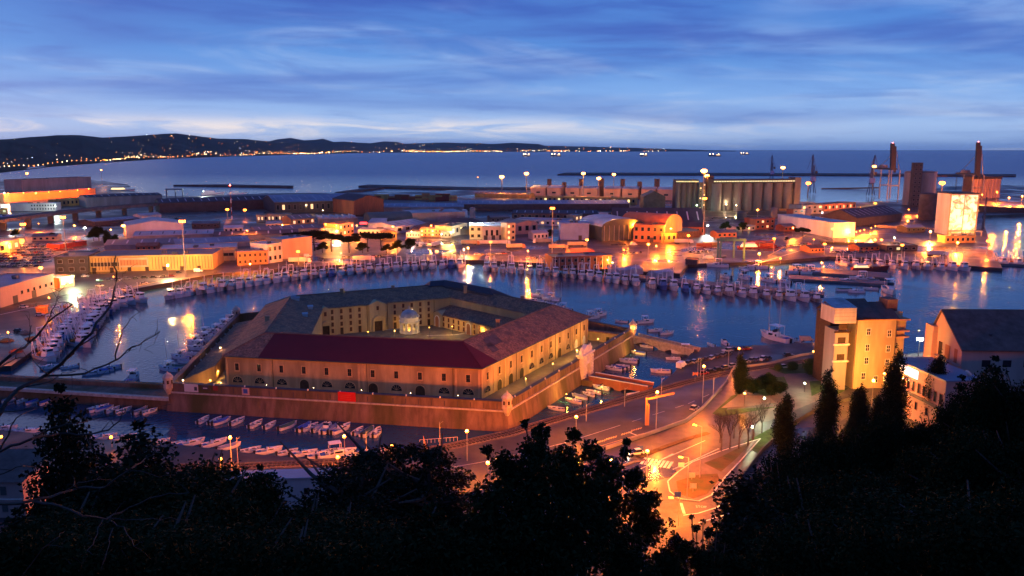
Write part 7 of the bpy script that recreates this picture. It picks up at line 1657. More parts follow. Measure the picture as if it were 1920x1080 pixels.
# small hoist on the far left water
p = W(313, 371); t = thing('boat_hoist', 'dark blue boat hoist by the left water under open sky', 'boat hoist', p); Lh = (W(345, 370) - p).length; hh = hpx(330, 354, 370)
for x in (0, Lh * .55, Lh): mb = MB(); mb.box(x - .8, -.8, 0, x + .8, .8, hh); mb.build('leg', MT['blue_steel'], t)
mb = MB(); mb.box(-1, -1, hh - 1, Lh + 1, 1, hh + 1); mb.build('beam', MT['blue_steel'], t)
# elevated road
vp = [RAY(x, y, D) for x, y, D in ((-160, 432, 640), (0, 409, 745), (100, 396.5, 850), (200, 386.5, 985), (300, 380, 1120), (420, 373, 1300))]
zt = 12.5
vp = [W(x, y, zt) for x, y in ((-160, 436), (0, 412), (100, 399), (200, 388.5), (290, 382), (400, 378))]
o = Vector((vp[1].x, vp[1].y, 0)); vd = thing('flyover', 'blue-grey elevated road crossing the port from the left edge', 'flyover', o)
def ribbon(mb, P, w, z0, z1, off=0):
 n = len(P); Lf, Rt = [], []
 for i, q in enumerate(P):
  d = (P[min(i + 1, n - 1)] - P[max(i - 1, 0)]).normalized(); s = Vector((-d.y, d.x, 0)); Lf.append(q - o + s * (off + w / 2)); Rt.append(q - o + s * (off - w / 2))
 mb.prism([(q.x, q.y) for q in Lf] + [(q.x, q.y) for q in Rt[::-1]], z0, z1, bottom=True)
mb = MB(); ribbon(mb, vp, 15, zt - 2.2, zt); mb.build('deck', MT['grey_concrete'], vd)
for s in (-7.3, 7.3): mb = MB(); ribbon(mb, vp, .4, zt - .3, zt + 1.1, s); mb.build('parapet', MT['grey_concrete'], vd)
for q, a in along(vp, 38, 10): mb = MB(); mb.obox((q.x - o.x, q.y - o.y, (zt - 2.2) / 2 + 1), (1.1 * math.cos(a), 1.1 * math.sin(a), 0), (-3 * math.sin(a), 3 * math.cos(a), 0), (0, 0, (zt - 2.2) / 2 - 1 + .8)); mb.build('pier', MT['grey_concrete'], vd)
# round ramp below the flyover and open lit ground
# ships
def ship(label, px, py, Ln, col, ang, sup=.25, lit=None, h=6):
 t = thing('ship', label, 'ship', W(px, py, 0), ang); hull(Ln, Ln * .17, h, h * .45, .8).build('hull', [MT[col], MT['deck_wood']], t)
 w_ = Ln * .06; y0 = -Ln * .42
 for k in range(3): mb = MB(); mb.box(-w_ * (1 - .1 * k), y0 + Ln * .02 * k, h - .5 + k * h * .4, w_ * (1 - .1 * k), y0 + Ln * (sup - .03 * k), h - .5 + (k + 1) * h * .4); mb.build('deckhouse', MT[lit] if lit and k < 2 else MT['cabin_white'], t)
 mb = MB(); mb.lathe([(w_ * .3, 0), (w_ * .25, h * .7)], 8, (0, y0 + Ln * .06), cap=True); q = mb.build('funnel', MT['hull_blue'], t); q.location = (0, 0, h * 1.6)
 for f in (.05, .25): mb = MB(); mb.tube((0, Ln * f, h), (0, Ln * f, h * 2.2), .3, .2, 5); mb.build('mast', MT['pole'], t)
 return t
ship('large dark cargo ship at the quay on the right edge', 1905, 401, 95, 'hull_dark', 1.45, .2, h=7); ship('white motor yacht lit up on the left water', 230, 359, 48, 'hull_white', -1.5, .5, 'lit_yellow', h=4); ship('white yacht moored before the left breakwater, left of two', 400, 365, 40, 'hull_white', -1.4, .5, None, h=3.5); ship('white yacht moored before the left breakwater, right of two', 446, 365, 34, 'hull_white', -1.4, .5, None, h=3.2)
for i, (x, y, Ln, a) in enumerate([(1042, 283.7, 220, 1.5), (1207, 285.0, 150, 1.5), (1340, 285.3, 260, 1.5), (1396, 283.6, 240, 1.5), (987, 283.6, 160, 1.5)]):
 D_ = 9000 if i != 3 else 12000; p_ = RAY(x, y, D_); t = ship(f'lit ship at anchor on the open sea, {["second", "third", "fourth, the brightest,", "fifth", "first"][i]} from the left', 960, 400, Ln * .55, 'hull_dark', a, .3, 'lit_warm', h=12); t.location = (p_.x, p_.y, 0)
 for f in (-.3, .1, .35): mb = MB(); mb.lathe([(.02, -4), (4, 0), (.02, 4)], 6); q = mb.build('deck_light', LAMPM['warm'][0], t); q.location = (0, Ln * .55 * f, 26)
ship('lit fishing ship on the slip quay beside the finger pier', 1632, 508, 26, 'hull_red', -1.5, .35, 'lit_warm', h=2.4); ship('dark long barge lying on the wet wharf', 1590, 462, 48, 'hull_dark', 1.55, .12, None, h=3); ship('red and white vessel on the slipway by the boat hoist', 1420, 470, 32, 'hull_red', -1.5, .4, 'lit_warm', h=3.2); ship('grey patrol boat beside the boat hoist', 1338, 489, 20, 'hull_dark', -1.3, .4, None, h=2)
# ---- port lamps
for a in [
 ('mast', 'sodium', 349, 413, 520, 'tall single floodlight mast on the quay before the yellow market hall', 90000, 1.0), ('mast', 'sodium', 124, 406, 470, 'tall lamp mast under the flyover, right of two', 70000, 1.0), ('mast', 'sodium', 49, 419, 478, 'tall lamp mast under the flyover, left of two', 60000, 1.0),
 ('mast', 'amber', 233, 421, 442, 'brilliant starry lamp beside the large pale warehouse', 45000, 1.2), ('mast', 'sodium', 427, 391, 408, 'bright lamp left of the red and white mast', 26000, 1.2), ('mast', 'sodium', 460, 392, 409, 'bright lamp right of the red and white mast', 26000, 1.2),
 ('mast', 'cool', 160, 426, 441, 'white-green lamp by the dark trees under the flyover', 10000, .7), ('mast', 'sodium', 53, 324, 352, 'big floodlight mast on the outermost left quay', 90000, 1.6), ('mast', 'amber', 192, 318, 345, 'thin mast among the lit yachts at the far left quay', 20000, 1.0),
 ('mast', 'sodium', 1035, 389, 482, 'tall double floodlight mast behind the brown quayside block', 80000, .9), ('mast', 'sodium', 1318, 371, 456, 'tall orange mast between the timber shed and the boat hoist', 70000, .9), ('mast', 'amber', 941, 329, 370, 'floodlight mast at the far water, left of two', 160000, 2.4), ('mast', 'amber', 987, 323, 368, 'floodlight mast at the left end of the orange terminal', 200000, 2.4),
 ('mast', 'amber', 1093, 323, 378, 'floodlight mast over the orange terminal, leftmost of three', 120000, 2.0), ('mast', 'amber', 1122, 332, 380, 'floodlight mast over the orange terminal, middle of three', 120000, 2.0), ('mast', 'amber', 1150, 325, 380, 'floodlight mast over the orange terminal, right of three', 110000, 1.7), ('mast', 'amber', 1317, 317, 394, 'twin floodlight mast between the silo blocks, upper lamp', 14000, 2.7), ('mast', 'amber', 1323, 327, 393, 'twin floodlight mast between the silo blocks, lower lamp', 9000, 2.1),
 ('mast', 'amber', 1466, 312, 352, 'floodlight mast behind the long silo block', 160000, 2.8), ('mast', 'sodium', 1514, 341, 372, 'floodlight mast beside the middle portal crane', 150000, 2.5), ('mast', 'amber', 1635, 310, 366, 'floodlight mast next to the right portal crane', 120000, 2.2), ('mast', 'sodium', 1764, 340, 372, 'wide floodlight mast left of the orange silo row', 160000, 2.9),
 ('mast', 'sodium', 896, 332, 358, 'slim unlit-looking mast on the breakwater', 4000, .6),
 ('top', 'sodium', 1423, 479, 490, 'fierce orange lamp low beside the red vessel', 12000, 2.2), ('top', 'sodium', 1640, 452, 462, 'fierce orange lamp beside the dark barge, left of two', 12000, 2.0), ('top', 'sodium', 1652, 451, 462, 'smaller orange lamp beside the dark barge, right of two', 9000, 1.2), ('top', 'amber', 1743, 437, 452, 'fierce lamp below the lit silo tower, upper left', 26000, 2.0), ('top', 'sodium', 1742, 456, 466, 'lamp directly below the fierce upper left one', 14000, 1.6), ('top', 'sodium', 1794, 458, 470, 'fierce lamp before the gate house of the silo tower', 34000, 2.2),
 ('top', 'sodium', 1592, 438, 446, 'lamp at the near corner of the white cold warehouse', 9000, 1.4), ('top', 'sodium', 1605, 436, 443, 'second lamp along the side of the white cold warehouse', 4000, 1.1), ('top', 'sodium', 1612, 434, 441, 'third lamp along the side of the white cold warehouse', 4000, 1.1), ('top', 'sodium', 1620, 432, 438, 'fourth lamp along the side of the white cold warehouse', 4000, 1.1), ('top', 'sodium', 1633, 428, 435, 'fifth lamp along the side of the white cold warehouse', 4000, 1.1), ('top', 'sodium', 1641, 425, 432, 'sixth lamp along the side of the white cold warehouse', 4000, 1.1),
 ('top', 'sodium', 1486, 429, 445, 'street lamp on the port road beside the umbrella pine', 10000, 1.0), ('top', 'sodium', 1525, 450, 464, 'street lamp in front of the finger piers', 10000, 1.1), ('top', 'sodium', 1500, 420, 432, 'street lamp up the port road, nearest the brick offices', 8000, 1.0), ('top', 'sodium', 1520, 415, 426, 'street lamp up the port road, second from the brick offices', 8000, 1.0), ('top', 'sodium', 1570, 401, 412, 'street lamp up the port road, third from the brick offices', 9000, 1.1), ('top', 'sodium', 1586, 396, 408, 'street lamp up the port road, fourth from the brick offices', 9000, 1.1), ('top', 'sodium', 1600, 394, 404, 'street lamp up the port road, fifth from the brick offices', 9000, 1.1), ('top', 'sodium', 1612, 390, 400, 'street lamp up the port road, farthest from the brick offices', 9000, 1.1),
 ('top', 'warm', 1475, 378, 390, 'white yard lamp at the foot of the long silo block', 1800, 1.8), ('top', 'greenish', 1306, 386, 396, 'white yard lamp at the foot of the short silo block', 1500, 1.5), ('top', 'warm', 1380, 386, 398, 'yard lamp among the pipes, left of three', 1500, 1.4), ('top', 'warm', 1361, 384, 396, 'yard lamp among the pipes, nearest the lift tower', 1200, 1.2), ('top', 'amber', 1500, 384, 396, 'amber yard lamp right of the long silo block', 2500, 1.3), ('top', 'cool', 1541, 400, 412, 'white lamp on the pump house yard', 8000, 1.3), ('top', 'cool', 1326, 424, 440, 'white lamp at the end of the giant black roofed shed', 7000, 1.1), ('top', 'warm', 1164, 424, 446, 'white lamp on the lattice front of the hangar', 6000, 1.2), ('top', 'amber', 1150, 421, 440, 'amber lamp at the left corner of the hangar', 9000, 1.3), ('top', 'sodium', 1188, 425, 450, 'sodium lamp at the left corner of the orange house', 14000, 1.3), ('top', 'sodium', 1257, 430, 456, 'street lamp in front of the orange barrel hall', 13000, .9), ('top', 'amber', 1120, 428, 444, 'lamp at the white link building, left of two', 5000, 1.0), ('top', 'amber', 1125, 434, 446, 'lamp at the white link building, right of two', 4000, 1.0),
 ('mast', 'sodium', 1100, 448, 474, 'added orange mast in the yard behind the brown quayside block', 26000, .7), ('mast', 'sodium', 1215, 456, 484, 'added orange mast on the apron below the orange house', 26000, .7), ('mast', 'sodium', 1290, 440, 468, 'added orange mast before the lean-to timber shed', 26000, .7), ('mast', 'sodium', 1450, 446, 474, 'added orange mast on the slip road above the red vessel', 30000, .7), ('mast', 'sodium', 1545, 456, 478, 'added orange mast on the wharf left of the dark barge', 30000, .7), ('mast', 'sodium', 1690, 458, 482, 'added orange mast on the wharf before the dock shed', 30000, .7), ('mast', 'sodium', 1850, 450, 480, 'added orange mast at the right corner of the silo wharf', 30000, .7), ('mast', 'sodium', 1420, 392, 410, 'added orange mast among the yards behind the brick offices', 36000, .8), ('mast', 'sodium', 1640, 380, 396, 'added orange mast on the silo wharf behind the cold warehouse', 40000, .9), ('mast', 'sodium', 920, 452, 478, 'added orange mast at the edge of the lorry park', 20000, .7), ('mast', 'sodium', 80, 500, 540, 'added orange mast beside the big car park at the left', 22000, .7), ('mast', 'sodium', 1560, 428, 448, 'added orange mast at the front of the pale yard shed', 28000, .7), ('mast', 'sodium', 560, 470, 496, 'added orange mast on the quay left of the two white lorries', 18000, .7),  # masts on this line are added to spread orange light over the port
 ('top', 'cool', 882, 420, 446, 'white lamp on the left corner of the white tower-like hall', 5000, 1.2), ('top', 'cool', 903, 421, 446, 'white lamp on the right corner of the white tower-like hall', 5000, 1.2), ('top', 'yellow', 846, 438, 452, 'yellow-white lamp left of the shed with arched trusses', 7000, 1.3), ('top', 'sodium', 809, 424, 446, 'reddish beacon lamp over the orange customs house', 9000, 1.1), ('top', 'warm', 772, 435, 447, 'small white lamp over the pink annex', 2500, .9), ('top', 'warm', 828, 440, 449, 'small white lamp right of the customs house', 3000, 1.0), ('top', 'sodium', 738, 426, 452, 'orange lamp on the yellow gable house', 9000, 1.0), ('top', 'sodium', 670, 424, 446, 'orange lamp right of the orange lit block', 10000, 1.2), ('top', 'sodium', 631, 424, 446, 'orange lamp left of the orange lit block', 8000, 1.0), ('top', 'warm', 632, 435, 448, 'white lamp low before the orange lit block', 5000, 1.2), ('top', 'sodium', 612, 422, 446, 'thin orange lamp over the low orange shed', 6000, .9), ('top', 'amber', 530, 423, 434, 'lamp glowing on the small yellow house by the pines', 7000, 1.2), ('top', 'sodium', 566, 405, 420, 'orange lamp behind the small yellow house', 9000, 1.0), ('top', 'warm', 734, 400, 410, 'tiny white lamp on the green barrel hall', 2000, .9), ('top', 'warm', 606, 395, 404, 'tiny white lamp before the big blue-roofed warehouse', 2500, .9),
 ('top', 'sodium', 17, 363, 380, 'lamp on the long orange range, first from the left', 12000, 1.5), ('top', 'sodium', 46, 363, 379, 'lamp on the long orange range, second from the left', 12000, 1.5), ('top', 'sodium', 69, 363, 378, 'lamp on the long orange range, third from the left', 12000, 1.5), ('top', 'sodium', 93, 361, 376, 'lamp on the long orange range, fourth from the left', 12000, 1.5), ('top', 'sodium', 114, 360, 374, 'lamp on the long orange range, fifth from the left', 12000, 1.5), ('top', 'sodium', 147, 357, 372, 'lamp on the long orange range, sixth from the left', 12000, 1.5), ('top', 'sodium', 168, 355, 370, 'lamp on the long orange range, last on the right', 12000, 1.5),
 ('top', 'cool', 10, 363, 382, 'white lamp at the left end of the orange range', 9000, 1.6), ('top', 'cool', 153, 370, 386, 'white lamp at the right end of the arcade building', 9000, 1.6), ('top', 'cool', 105, 387, 398, 'white lamp at the left foot of the arcade building', 6000, 1.2), ('top', 'cool', 382, 359, 368, 'greenish white lamp on the water edge by the yachts', 6000, 1.3), ('top', 'sodium', 208, 432, 444, 'small street lamp left of the starry lamp', 5000, .8), ('top', 'sodium', 141, 424, 440, 'small street lamp on the ramp below the flyover', 8000, .9), ('top', 'sodium', 40, 430, 446, 'small lamp under the left end of the flyover', 9000, .9), ('top', 'sodium', 74, 420, 434, 'small lamp under the flyover between the tall masts', 9000, .9), ('top', 'sodium', 20, 459, 474, 'lamp over the yellow lit shop at the left', 9000, 1.0), ('top', 'sodium', 60, 515, 540, 'lamp on the front of the pink quayside hall', 9000, .8), ('top', 'greenish', 138, 519, 538, 'greenish lamp at the orange kiosk', 5000, 1.0), ('top', 'sodium', 465, 434, 450, 'orange lamp at the roof of the market office', 9000, 1.0), ('top', 'warm', 316, 500, 520, 'bright white lamp on the quay before the yellow market hall', 9000, 1.4),
 ('top', 'sodium', 1840, 366, 382, 'orange wharf lamp left of the dark cargo ship', 20000, 1.6), ('top', 'sodium', 1868, 362, 378, 'orange wharf lamp behind the dark cargo ship, left', 26000, 1.8), ('top', 'sodium', 1891, 372, 384, 'orange wharf lamp behind the dark cargo ship, middle', 30000, 2.0), ('top', 'sodium', 1915, 370, 384, 'orange wharf lamp behind the dark cargo ship, right', 40000, 2.4), ('top', 'sodium', 1703, 394, 404, 'lamp in the silo yard, left of two', 9000, 1.2), ('top', 'sodium', 1724, 392, 402, 'lamp in the silo yard, right of two', 9000, 1.2), ('top', 'sodium', 1700, 415, 425, 'low lamp between the cold warehouse and the dark cylinder', 6000, 1.0), ('top', 'greenish', 1676, 447, 460, 'greenish lamp over the dock shed', 6000, 1.2), ('top', 'sodium', 1540, 494, 505, 'orange lamp on the finger pier', 5000, .9), ('top', 'sodium', 1463, 486, 494, 'orange lamp on the slip right of the fierce one', 9000, 1.2), ('top', 'amber', 1148, 494, 506, 'lamp at the right end of the brown quayside block', 2500, .9), ('top', 'warm', 870, 469, 478, 'white lamp low in the open yard', 1500, .9), ('top', 'sodium', 878, 466, 480, 'orange lamp at the little gate in the open yard', 12000, 1.0), ('top', 'sodium', 1170, 470, 480, 'orange lamp in the wet yard left of the moored craft', 9000, .9), ('top', 'sodium', 1230, 462, 474, 'orange lamp in the wet yard before the white trailer', 9000, .9), ('top', 'sodium', 990, 472, 488, 'orange lamp on the quay behind the right trawlers', 16000, .9), ('top', 'sodium', 640, 476, 492, 'orange lamp on the quay between the two white lorries', 14000, .9), ('top', 'sodium', 470, 497, 512, 'orange lamp on the quay before the market office', 16000, .9), ('top', 'sodium', 215, 520, 545, 'orange lamp on the left quay edge', 13000, .8), ('top', 'sodium', 95, 560, 592, 'orange lamp on the quay among the net heaps', 7000, .7), ('top', 'sodium', 20, 625, 668, 'orange lamp where the left quay meets the causeway', 3000, .7),
]:
 lamp(a[0], a[1], a[2], a[3], a[4], a[5], a[6], hs=a[7])
# lit port vegetation boxes, red neon sign, blue neon
p = W(682, 432); t = thing('neon_sign', 'glowing red neon sign on a roof beside the quarter-round twins', 'sign', p); mb = MB(); mb.box(-3.4, -.2, 6, 3.4, 0, 8.2); mb.build('lit_face', MT['lit_red'], t); mb = MB()
for x_ in (-2.5, 2.5): mb.tube((x_, .1, 0), (x_, .1, 6.2), .12, .12, 4)
mb.build('legs', MT['steel'], t)
p = W(631, 464); t = thing('neon_sign', 'small white and blue lit sign under the dark pines', 'sign', p); mb = MB(); mb.box(-3.2, -.2, 1.2, 3.2, 0, 2.6); mb.build('lit_face', MT['lit_blue'], t)
# red and white radio mast
p = W(435, 412); t = thing('radio_mast', 'slim red and white mast between two bright lamps', 'mast', p); h_ = hpx(435, 349, 412)
for k in range(8): mb = MB(); mb.tube((0, 0, h_ * k / 8), (0, 0, h_ * (k + 1) / 8), .7 - .05 * k, .65 - .05 * k, 6); mb.build('section', MT['hull_red' if k % 2 else 'white_paint'], t)
mb = MB(); mb.lathe([(.02, 0), (1.0, 1), (.02, 2)], 6); q = mb.build('beacon', LAMPM['red'][0], t); q.location = (0, 0, h_)
# far shore: promenade lamps as things, house lights as one mass
lmesh = MB(); lmesh.lathe([(.02, -1.3), (1.3, 0), (.02, 1.3)], 6);
lm = {c: lmesh.mesh('street_lamp', LAMPM[c][0]) for c in ('sodium', 'amber', 'warm')}
pmesh = MB(); pmesh.tube((0, 0, -9), (0, 0, -1), .4, .3, 4); pmesh = pmesh.mesh('pole', MT['pole'])
rr = random.Random(11)
k = 0
for px in [x for x in range(0, 600, 9)]:
 k += 1; q = coast_pt(px, .03) + Vector((0, 0, 12 if px < 300 else 16)); s = q.y / 4200
 o = link('street_lamp', lm[rr.choice(['sodium', 'amber', 'amber', 'warm'])], None, q, scale=(s ** .6,) * 3); tag(o, 'tiny lamp in the glittering chain along the far coast road', 'street lamp', 'lamps along the far coast road')
mb = MB(); mats = [LAMPM['amber'][0], LAMPM['warm'][0], LAMPM['cool'][0], LAMPM['sodium'][0], MT['dark_wall']]
def far_light(q, s, mi):
 o = len(mb.v); mb.v += [(q.x - s, q.y, q.z), (q.x, q.y - s, q.z), (q.x + s, q.y, q.z), (q.x, q.y, q.z + s), (q.x, q.y, q.z - s)]
 for f in ([0, 1, 3], [1, 2, 3], [1, 0, 4], [2, 1, 4]): mb.f.append([o + i for i in f]); mb.m.append(mi)
for i in range(420):
 u = rr.random(); px = rr.choice([rr.uniform(-100, 560), rr.uniform(380, 960), rr.uniform(560, 960), rr.uniform(200, 560)]);
 if rr.random() < .18: px = rr.uniform(960, 1250)
 f = abs(rr.gauss(0, .16)) + .03 if u < .5 else rr.uniform(.05, .95)
 if f > .97: continue
 q = coast_pt(px, f) + Vector((0, -30, 10)); far_light(q, q.y / 4200 * (rr.uniform(.5, 1.4) if f < .2 else rr.uniform(.3, .8)), rr.choices([0, 1, 2, 3], [4, 3, 1, 3])[0])
for px0, px1, n in ((200, 260, 25), (550, 640, 40), (760, 860, 45), (860, 940, 22), (1020, 1160, 20)):
 for i in range(n): q = coast_pt(rr.uniform(px0, px1), rr.uniform(.0, .06)) + Vector((0, -40, 14)); far_light(q, q.y / 4200 * rr.uniform(.7, 1.5), rr.choices([0, 1, 3], [2, 4, 2])[0])
mb.build('far_town_lights', mats, None, kind='stuff')
# ================================================================ BUILDINGS ON THE NEAR SHORE
def wing(parent, mb_name, pts, z0, z1, m): mb = MB(); mb.prism(pts, z0, z1); return mb.build(mb_name, m, parent)
# old tower house
c = W(1597, 729); tw = thing('tower_house', 'tall old ochre tower house with a zinc clad corner and ruined turret by the harbour', 'house', c, math.radians(6))
k = MPP(1597, 729); Wd = (1676 - 1597) * k; Hh = 23.5; Dp_ = 15
mb = MB(); mb.box(0, 0, 0, Wd, Dp_, Hh); mb.build('wall', MT['tower_wall'], tw)
mb = MB(); mb.box(-6.2, 5.5, 0, 0, Dp_, Hh + .4); mb.build('recessed_wall', MT['dark_wood'], tw)
mb = MB(); mb.box(-7.6, -1.0, 0, -3.0, 6.0, 20.2); mb.build('facade_strip', MT['concrete'], tw)
mb = MB(); mb.box(-8.6, -1.6, 22.5, -1.2, 7.5, 27.6); mb.build('zinc_cladding', MT['zinc'], tw)
for z_ in (23.6, 24.8, 26.0, 27.0): mb = MB(); mb.box(-8.7, -1.68, z_, -1.1, -1.6, z_ + .08); mb.build('seam', MT['steel'], tw)
mb = MB(); mb.add([(-8.8, -1.8, 27.6), (-1.0, -1.8, 27.6), (-1.0, 7.7, 29.2), (-8.8, 7.7, 29.2)], [[0, 1, 2, 3]]); mb.build('zinc_roof', MT['zinc'], tw)
for i, (z_, m_) in enumerate(((19.4, 'dark_wood'), (15.2, 'white_stone'), (9.6, 'white_stone'))):
 mb = MB(); mb.box(-8.1, -1.5, z_, -2.6, -1.0, z_ + .5); mb.build('balcony', MT[m_], tw)
 mb = MB(); mb.box(-6.6, -1.05, z_ + .6, -4.0, -1.0, z_ + 2.6); mb.build('opening', MT['dark_wood'], tw)
mb = MB(); mb.add([(-6.4, -.6, Hh + .5), (Wd * .5, -.6, Hh + .5), (Wd * .5, Dp_ * .55, Hh + 5.2), (-6.4, Dp_ * .55, Hh + 5.2), (Wd * .5, Dp_ + .6, Hh + .5), (-6.4, Dp_ + .6, Hh + .5)], [[0, 1, 2, 3], [3, 2, 4, 5]]); mb.build('roof', MT['brown_roof'], tw)
mb = MB(); mb.add([(-.5, -.8, Hh - .1), (Wd + .5, -.8, Hh - .1), (Wd + .5, Dp_ * .5, Hh + 4.2), (-.5, Dp_ * .5, Hh + 4.2), (Wd + .5, Dp_ + .6, Hh - .1), (-.5, Dp_ + .6, Hh - .1)], [[0, 1, 2, 3], [3, 2, 4, 5], [1, 4, 2]]); mb.build('roof', MT['brown_roof'], tw)
mb = MB(); mb.box(0, -.25, Hh - .6, Wd, 0, Hh - .1); mb.build('cornice', MT['plaster_trim'], tw)
wfm = frame_rect(1.2, 2.1, .16, .12).mesh('window', MT['white_stone']); wpm = MB(); wpm.box(-.6, -.06, 0, .6, -.02, 2.1); wpm = wpm.mesh('pane', MT['dark_glass'])
wgb = MB(); wgb.box(-.05, -.1, 0, .05, -.06, 2.1); wgb.box(-.6, -.1, 1.0, .6, -.06, 1.1); wgb = wgb.mesh('glazing_bar', MT['white_stone'])
for f, z_ in ((.31, 18.2), (.83, 17.4), (.31, 12.8), (.83, 12.3), (.31, 8.4), (.83, 7.6), (.26, 3.2), (.83, 2.6), (.58, 2.0), (-.25, 12.6), (-.25, 5.2)):
 o = link('window', wfm, tw, (Wd * f, 0 if f > 0 else 5.5, z_)); link('pane', wpm, o); link('glazing_bar', wgb, o)
for x_ in (0.15, Wd - .2): mb = MB(); mb.tube((x_, -.12, 0), (x_, -.12, Hh - .6), .09, n=5); mb.build('drainpipe', MT['dark_steel'], tw)
for x0, y0, x1, y1, z_, z2 in ((Wd, 1, Wd + 3.6, 12, 0, 17), (Wd, 2, Wd + 4.2, 10, 17, 19.0), (Wd + .3, 2.5, Wd + 4.8, 9.5, 19.0, 22.8), (Wd, 3, Wd + 3.6, 9, 22.8, 25.0), (Wd - 1.5, 4, Wd + 2.2, 9, 25.0, 29)): mb = MB(); mb.box(x0 + .02, y0, z_, x1, y1, z2); mb.build('turret_stage', MT['tower_wall'] if z_ < 23 else MT['brown_roof'], tw)
for z_ in (17.0, 19.0, 22.8): mb = MB(); mb.box(Wd + .02, .5, z_ - .25, Wd + 5.0, 11, z_ + .2); mb.build('string_course', MT['plaster_trim'], tw)
# orange lit block with the white sign, seen end on
ob = thing('brick_block', 'orange lit brick block with a white lit sign strip behind the cypress', 'building', (118.2, 209, GZ), math.radians(96))
mb = MB(); mb.box(0, -11, 0, 24, 0, 15.6); mb.build('wall', MT['pink_wall'], ob); mb = MB(); mb.box(-.4, -11.4, 15.6, 24.4, .4, 16.0); mb.build('roof', MT['blue_roof'], ob)
mb = MB(); mb.box(-.3, 0, 7.4, 24.3, .9, 8.0); mb.build('ledge', MT['grey_concrete'], ob)
mb = MB(); mb.box(12.5, .12, 12.7, 23.5, .3, 15.0); mb.build('lit_sign', MT['lit_white'], ob)
for k in range(9):
 mb = MB(); mb.box(-.65, 0, 0, .65, .14, 3.2); q = link('window', mb.mesh('window', MT['brick_wall']), ob, (1.6 + 2.5 * k, 0, 8.6)); mb = MB(); mb.box(-.5, .14, .2, .5, .18, 3.0); link('pane', mb.mesh('pane', MT['dark_glass']), q)
 if k % 2 == 0: mb = MB(); mb.box(-.6, 0, 0, .6, .12, 2.4); q = link('window', mb.mesh('window', MT['brick_wall']), ob, (2.2 + 2.5 * k, 0, 3.6)); mb = MB(); mb.box(-.45, .12, .2, .45, .16, 2.2); link('pane', mb.mesh('pane', MT['dark_glass']), q)
mb = MB(); mb.lathe([(.02, 0), (.9, .25), (1.1, .6)], 12); o = mb.build('satellite_dish', MT['white_paint'], ob); o.location = (3, -8, 16.6); o.rotation_euler = (1.0, .2, 0)
# pink block with the big tiled roof
pb = thing('apartment_block', 'pink gabled block with a broad brown tiled roof above the dark trees', 'apartment block', (131.5, 226, GZ), math.radians(-2))
Lp_, Dd, Rm, ez, rz_ = 62, 19, 13, 20.5, 29.5
mb = MB(); mb.add([(0, 0, -2), (Lp_, 0, -2), (Lp_, Dd, -2), (0, Dd, -2), (0, 0, ez), (Lp_, 0, ez), (Lp_, Dd, ez), (0, Dd, ez), (0, Rm, rz_), (Lp_, Rm, rz_)], [[0, 1, 5, 4], [1, 2, 6, 9, 5], [2, 3, 7, 6], [3, 0, 4, 8, 7]]); mb.build('wall', MT['pink_wall'], pb)
for y0, z0, y1, z1 in ((-.9, ez - .5, Rm, rz_), (Rm, rz_, Dd + .9, ez - .5)):
 p = [(-.6, y0, z0), (Lp_ + .6, y0, z0), (Lp_ + .6, y1, z1), (-.6, y1, z1)]; q = [(x, y, z_ + .3) for x, y, z_ in p]; mb = MB(); mb.add(p + q, [[3, 2, 1, 0], [4, 5, 6, 7], [0, 1, 5, 4], [1, 2, 6, 5], [2, 3, 7, 6], [3, 0, 4, 7]]); mb.build('roof', MT['brown_roof'], pb)
for x_, y_ in ((10, 4), (26, 4), (41, 3), (50, 6)): mb = MB(); z_ = ez + (rz_ - ez) * y_ / Rm; mb.box(x_ - .3, y_ - .3, z_, x_ + .3, y_ + .3, z_ + .9); mb.build('roof_vent', MT['dark_steel'], pb)
for r_, z_ in ((0, 15.5), (1, 9.5), (2, 3.5)):
 for y_, w_, m_ in ((3.2, 1.6, 'brick_wall'), (8.0, 2.8, 'brick_wall'), (12.4, 2.0, 'dark_glass')):
  mb = MB(); mb.box(-.14, y_ - w_ / 2, z_, -.02, y_ + w_ / 2, z_ + 4.2); mb.build('panel', MT[m_], pb)
 mb = MB(); mb.box(-.9, .2, z_ - .5, -.02, 14.4, z_ - .2); mb.build('balcony_slab', MT['pink_wall'], pb)
mb = MB(); mb.box(-1.6, 14.6, -2, -.05, 19.5, 24); mb.build('stair_tower', MT['pink_wall'], pb)
for k_ in range(8): mb = MB(); mb.box(6 + 6 * k_, -.12, 15.2, 8.4 + 6 * k_, -.02, 17.2); mb.build('window', MT['dark_glass'], pb)
# white flat-roofed house at the bottom left and the old house beyond the left edge
wh = thing('flat_roofed_house', 'white flat-roofed house glowing blue in the dusk behind the dark trees', 'house', (RAY(395, 905, 160).x, 160, GZ), math.radians(5))
Lw_ = RAY(625, 900, 160).x - RAY(395, 905, 160).x
mb = MB(); mb.box(0, 0, 0, Lw_, 4.5, 8.2); mb.build('wall', MT['white_wall'], wh); mb = MB(); mb.box(-.3, -.3, 8.2, Lw_ + .3, 4.8, 8.5); mb.build('roof', MT['pale_roof'], wh)
mb = MB(); mb.box(-9, 1, 0, -.05, 4.5, 6.2); mb.build('lower_wing', MT['white_wall'], wh); mb = MB(); mb.box(-9.2, .8, 6.2, 0, 4.7, 6.5); mb.build('roof', MT['pale_roof'], wh)
for x_, z_ in ((4, 4.6), (9, 5.4), (14, 4.6), (20, 4.6)): mb = MB(); mb.box(x_ - .6, -.1, z_, x_ + .6, -.02, z_ + 1.4); q = mb.build('window', MT['dark_wood'], wh); mb = MB(); mb.box(x_ - .45, -.14, z_ + .15, x_ + .45, -.1, z_ + 1.25); mb.build('pane', MT['dark_glass'], q)
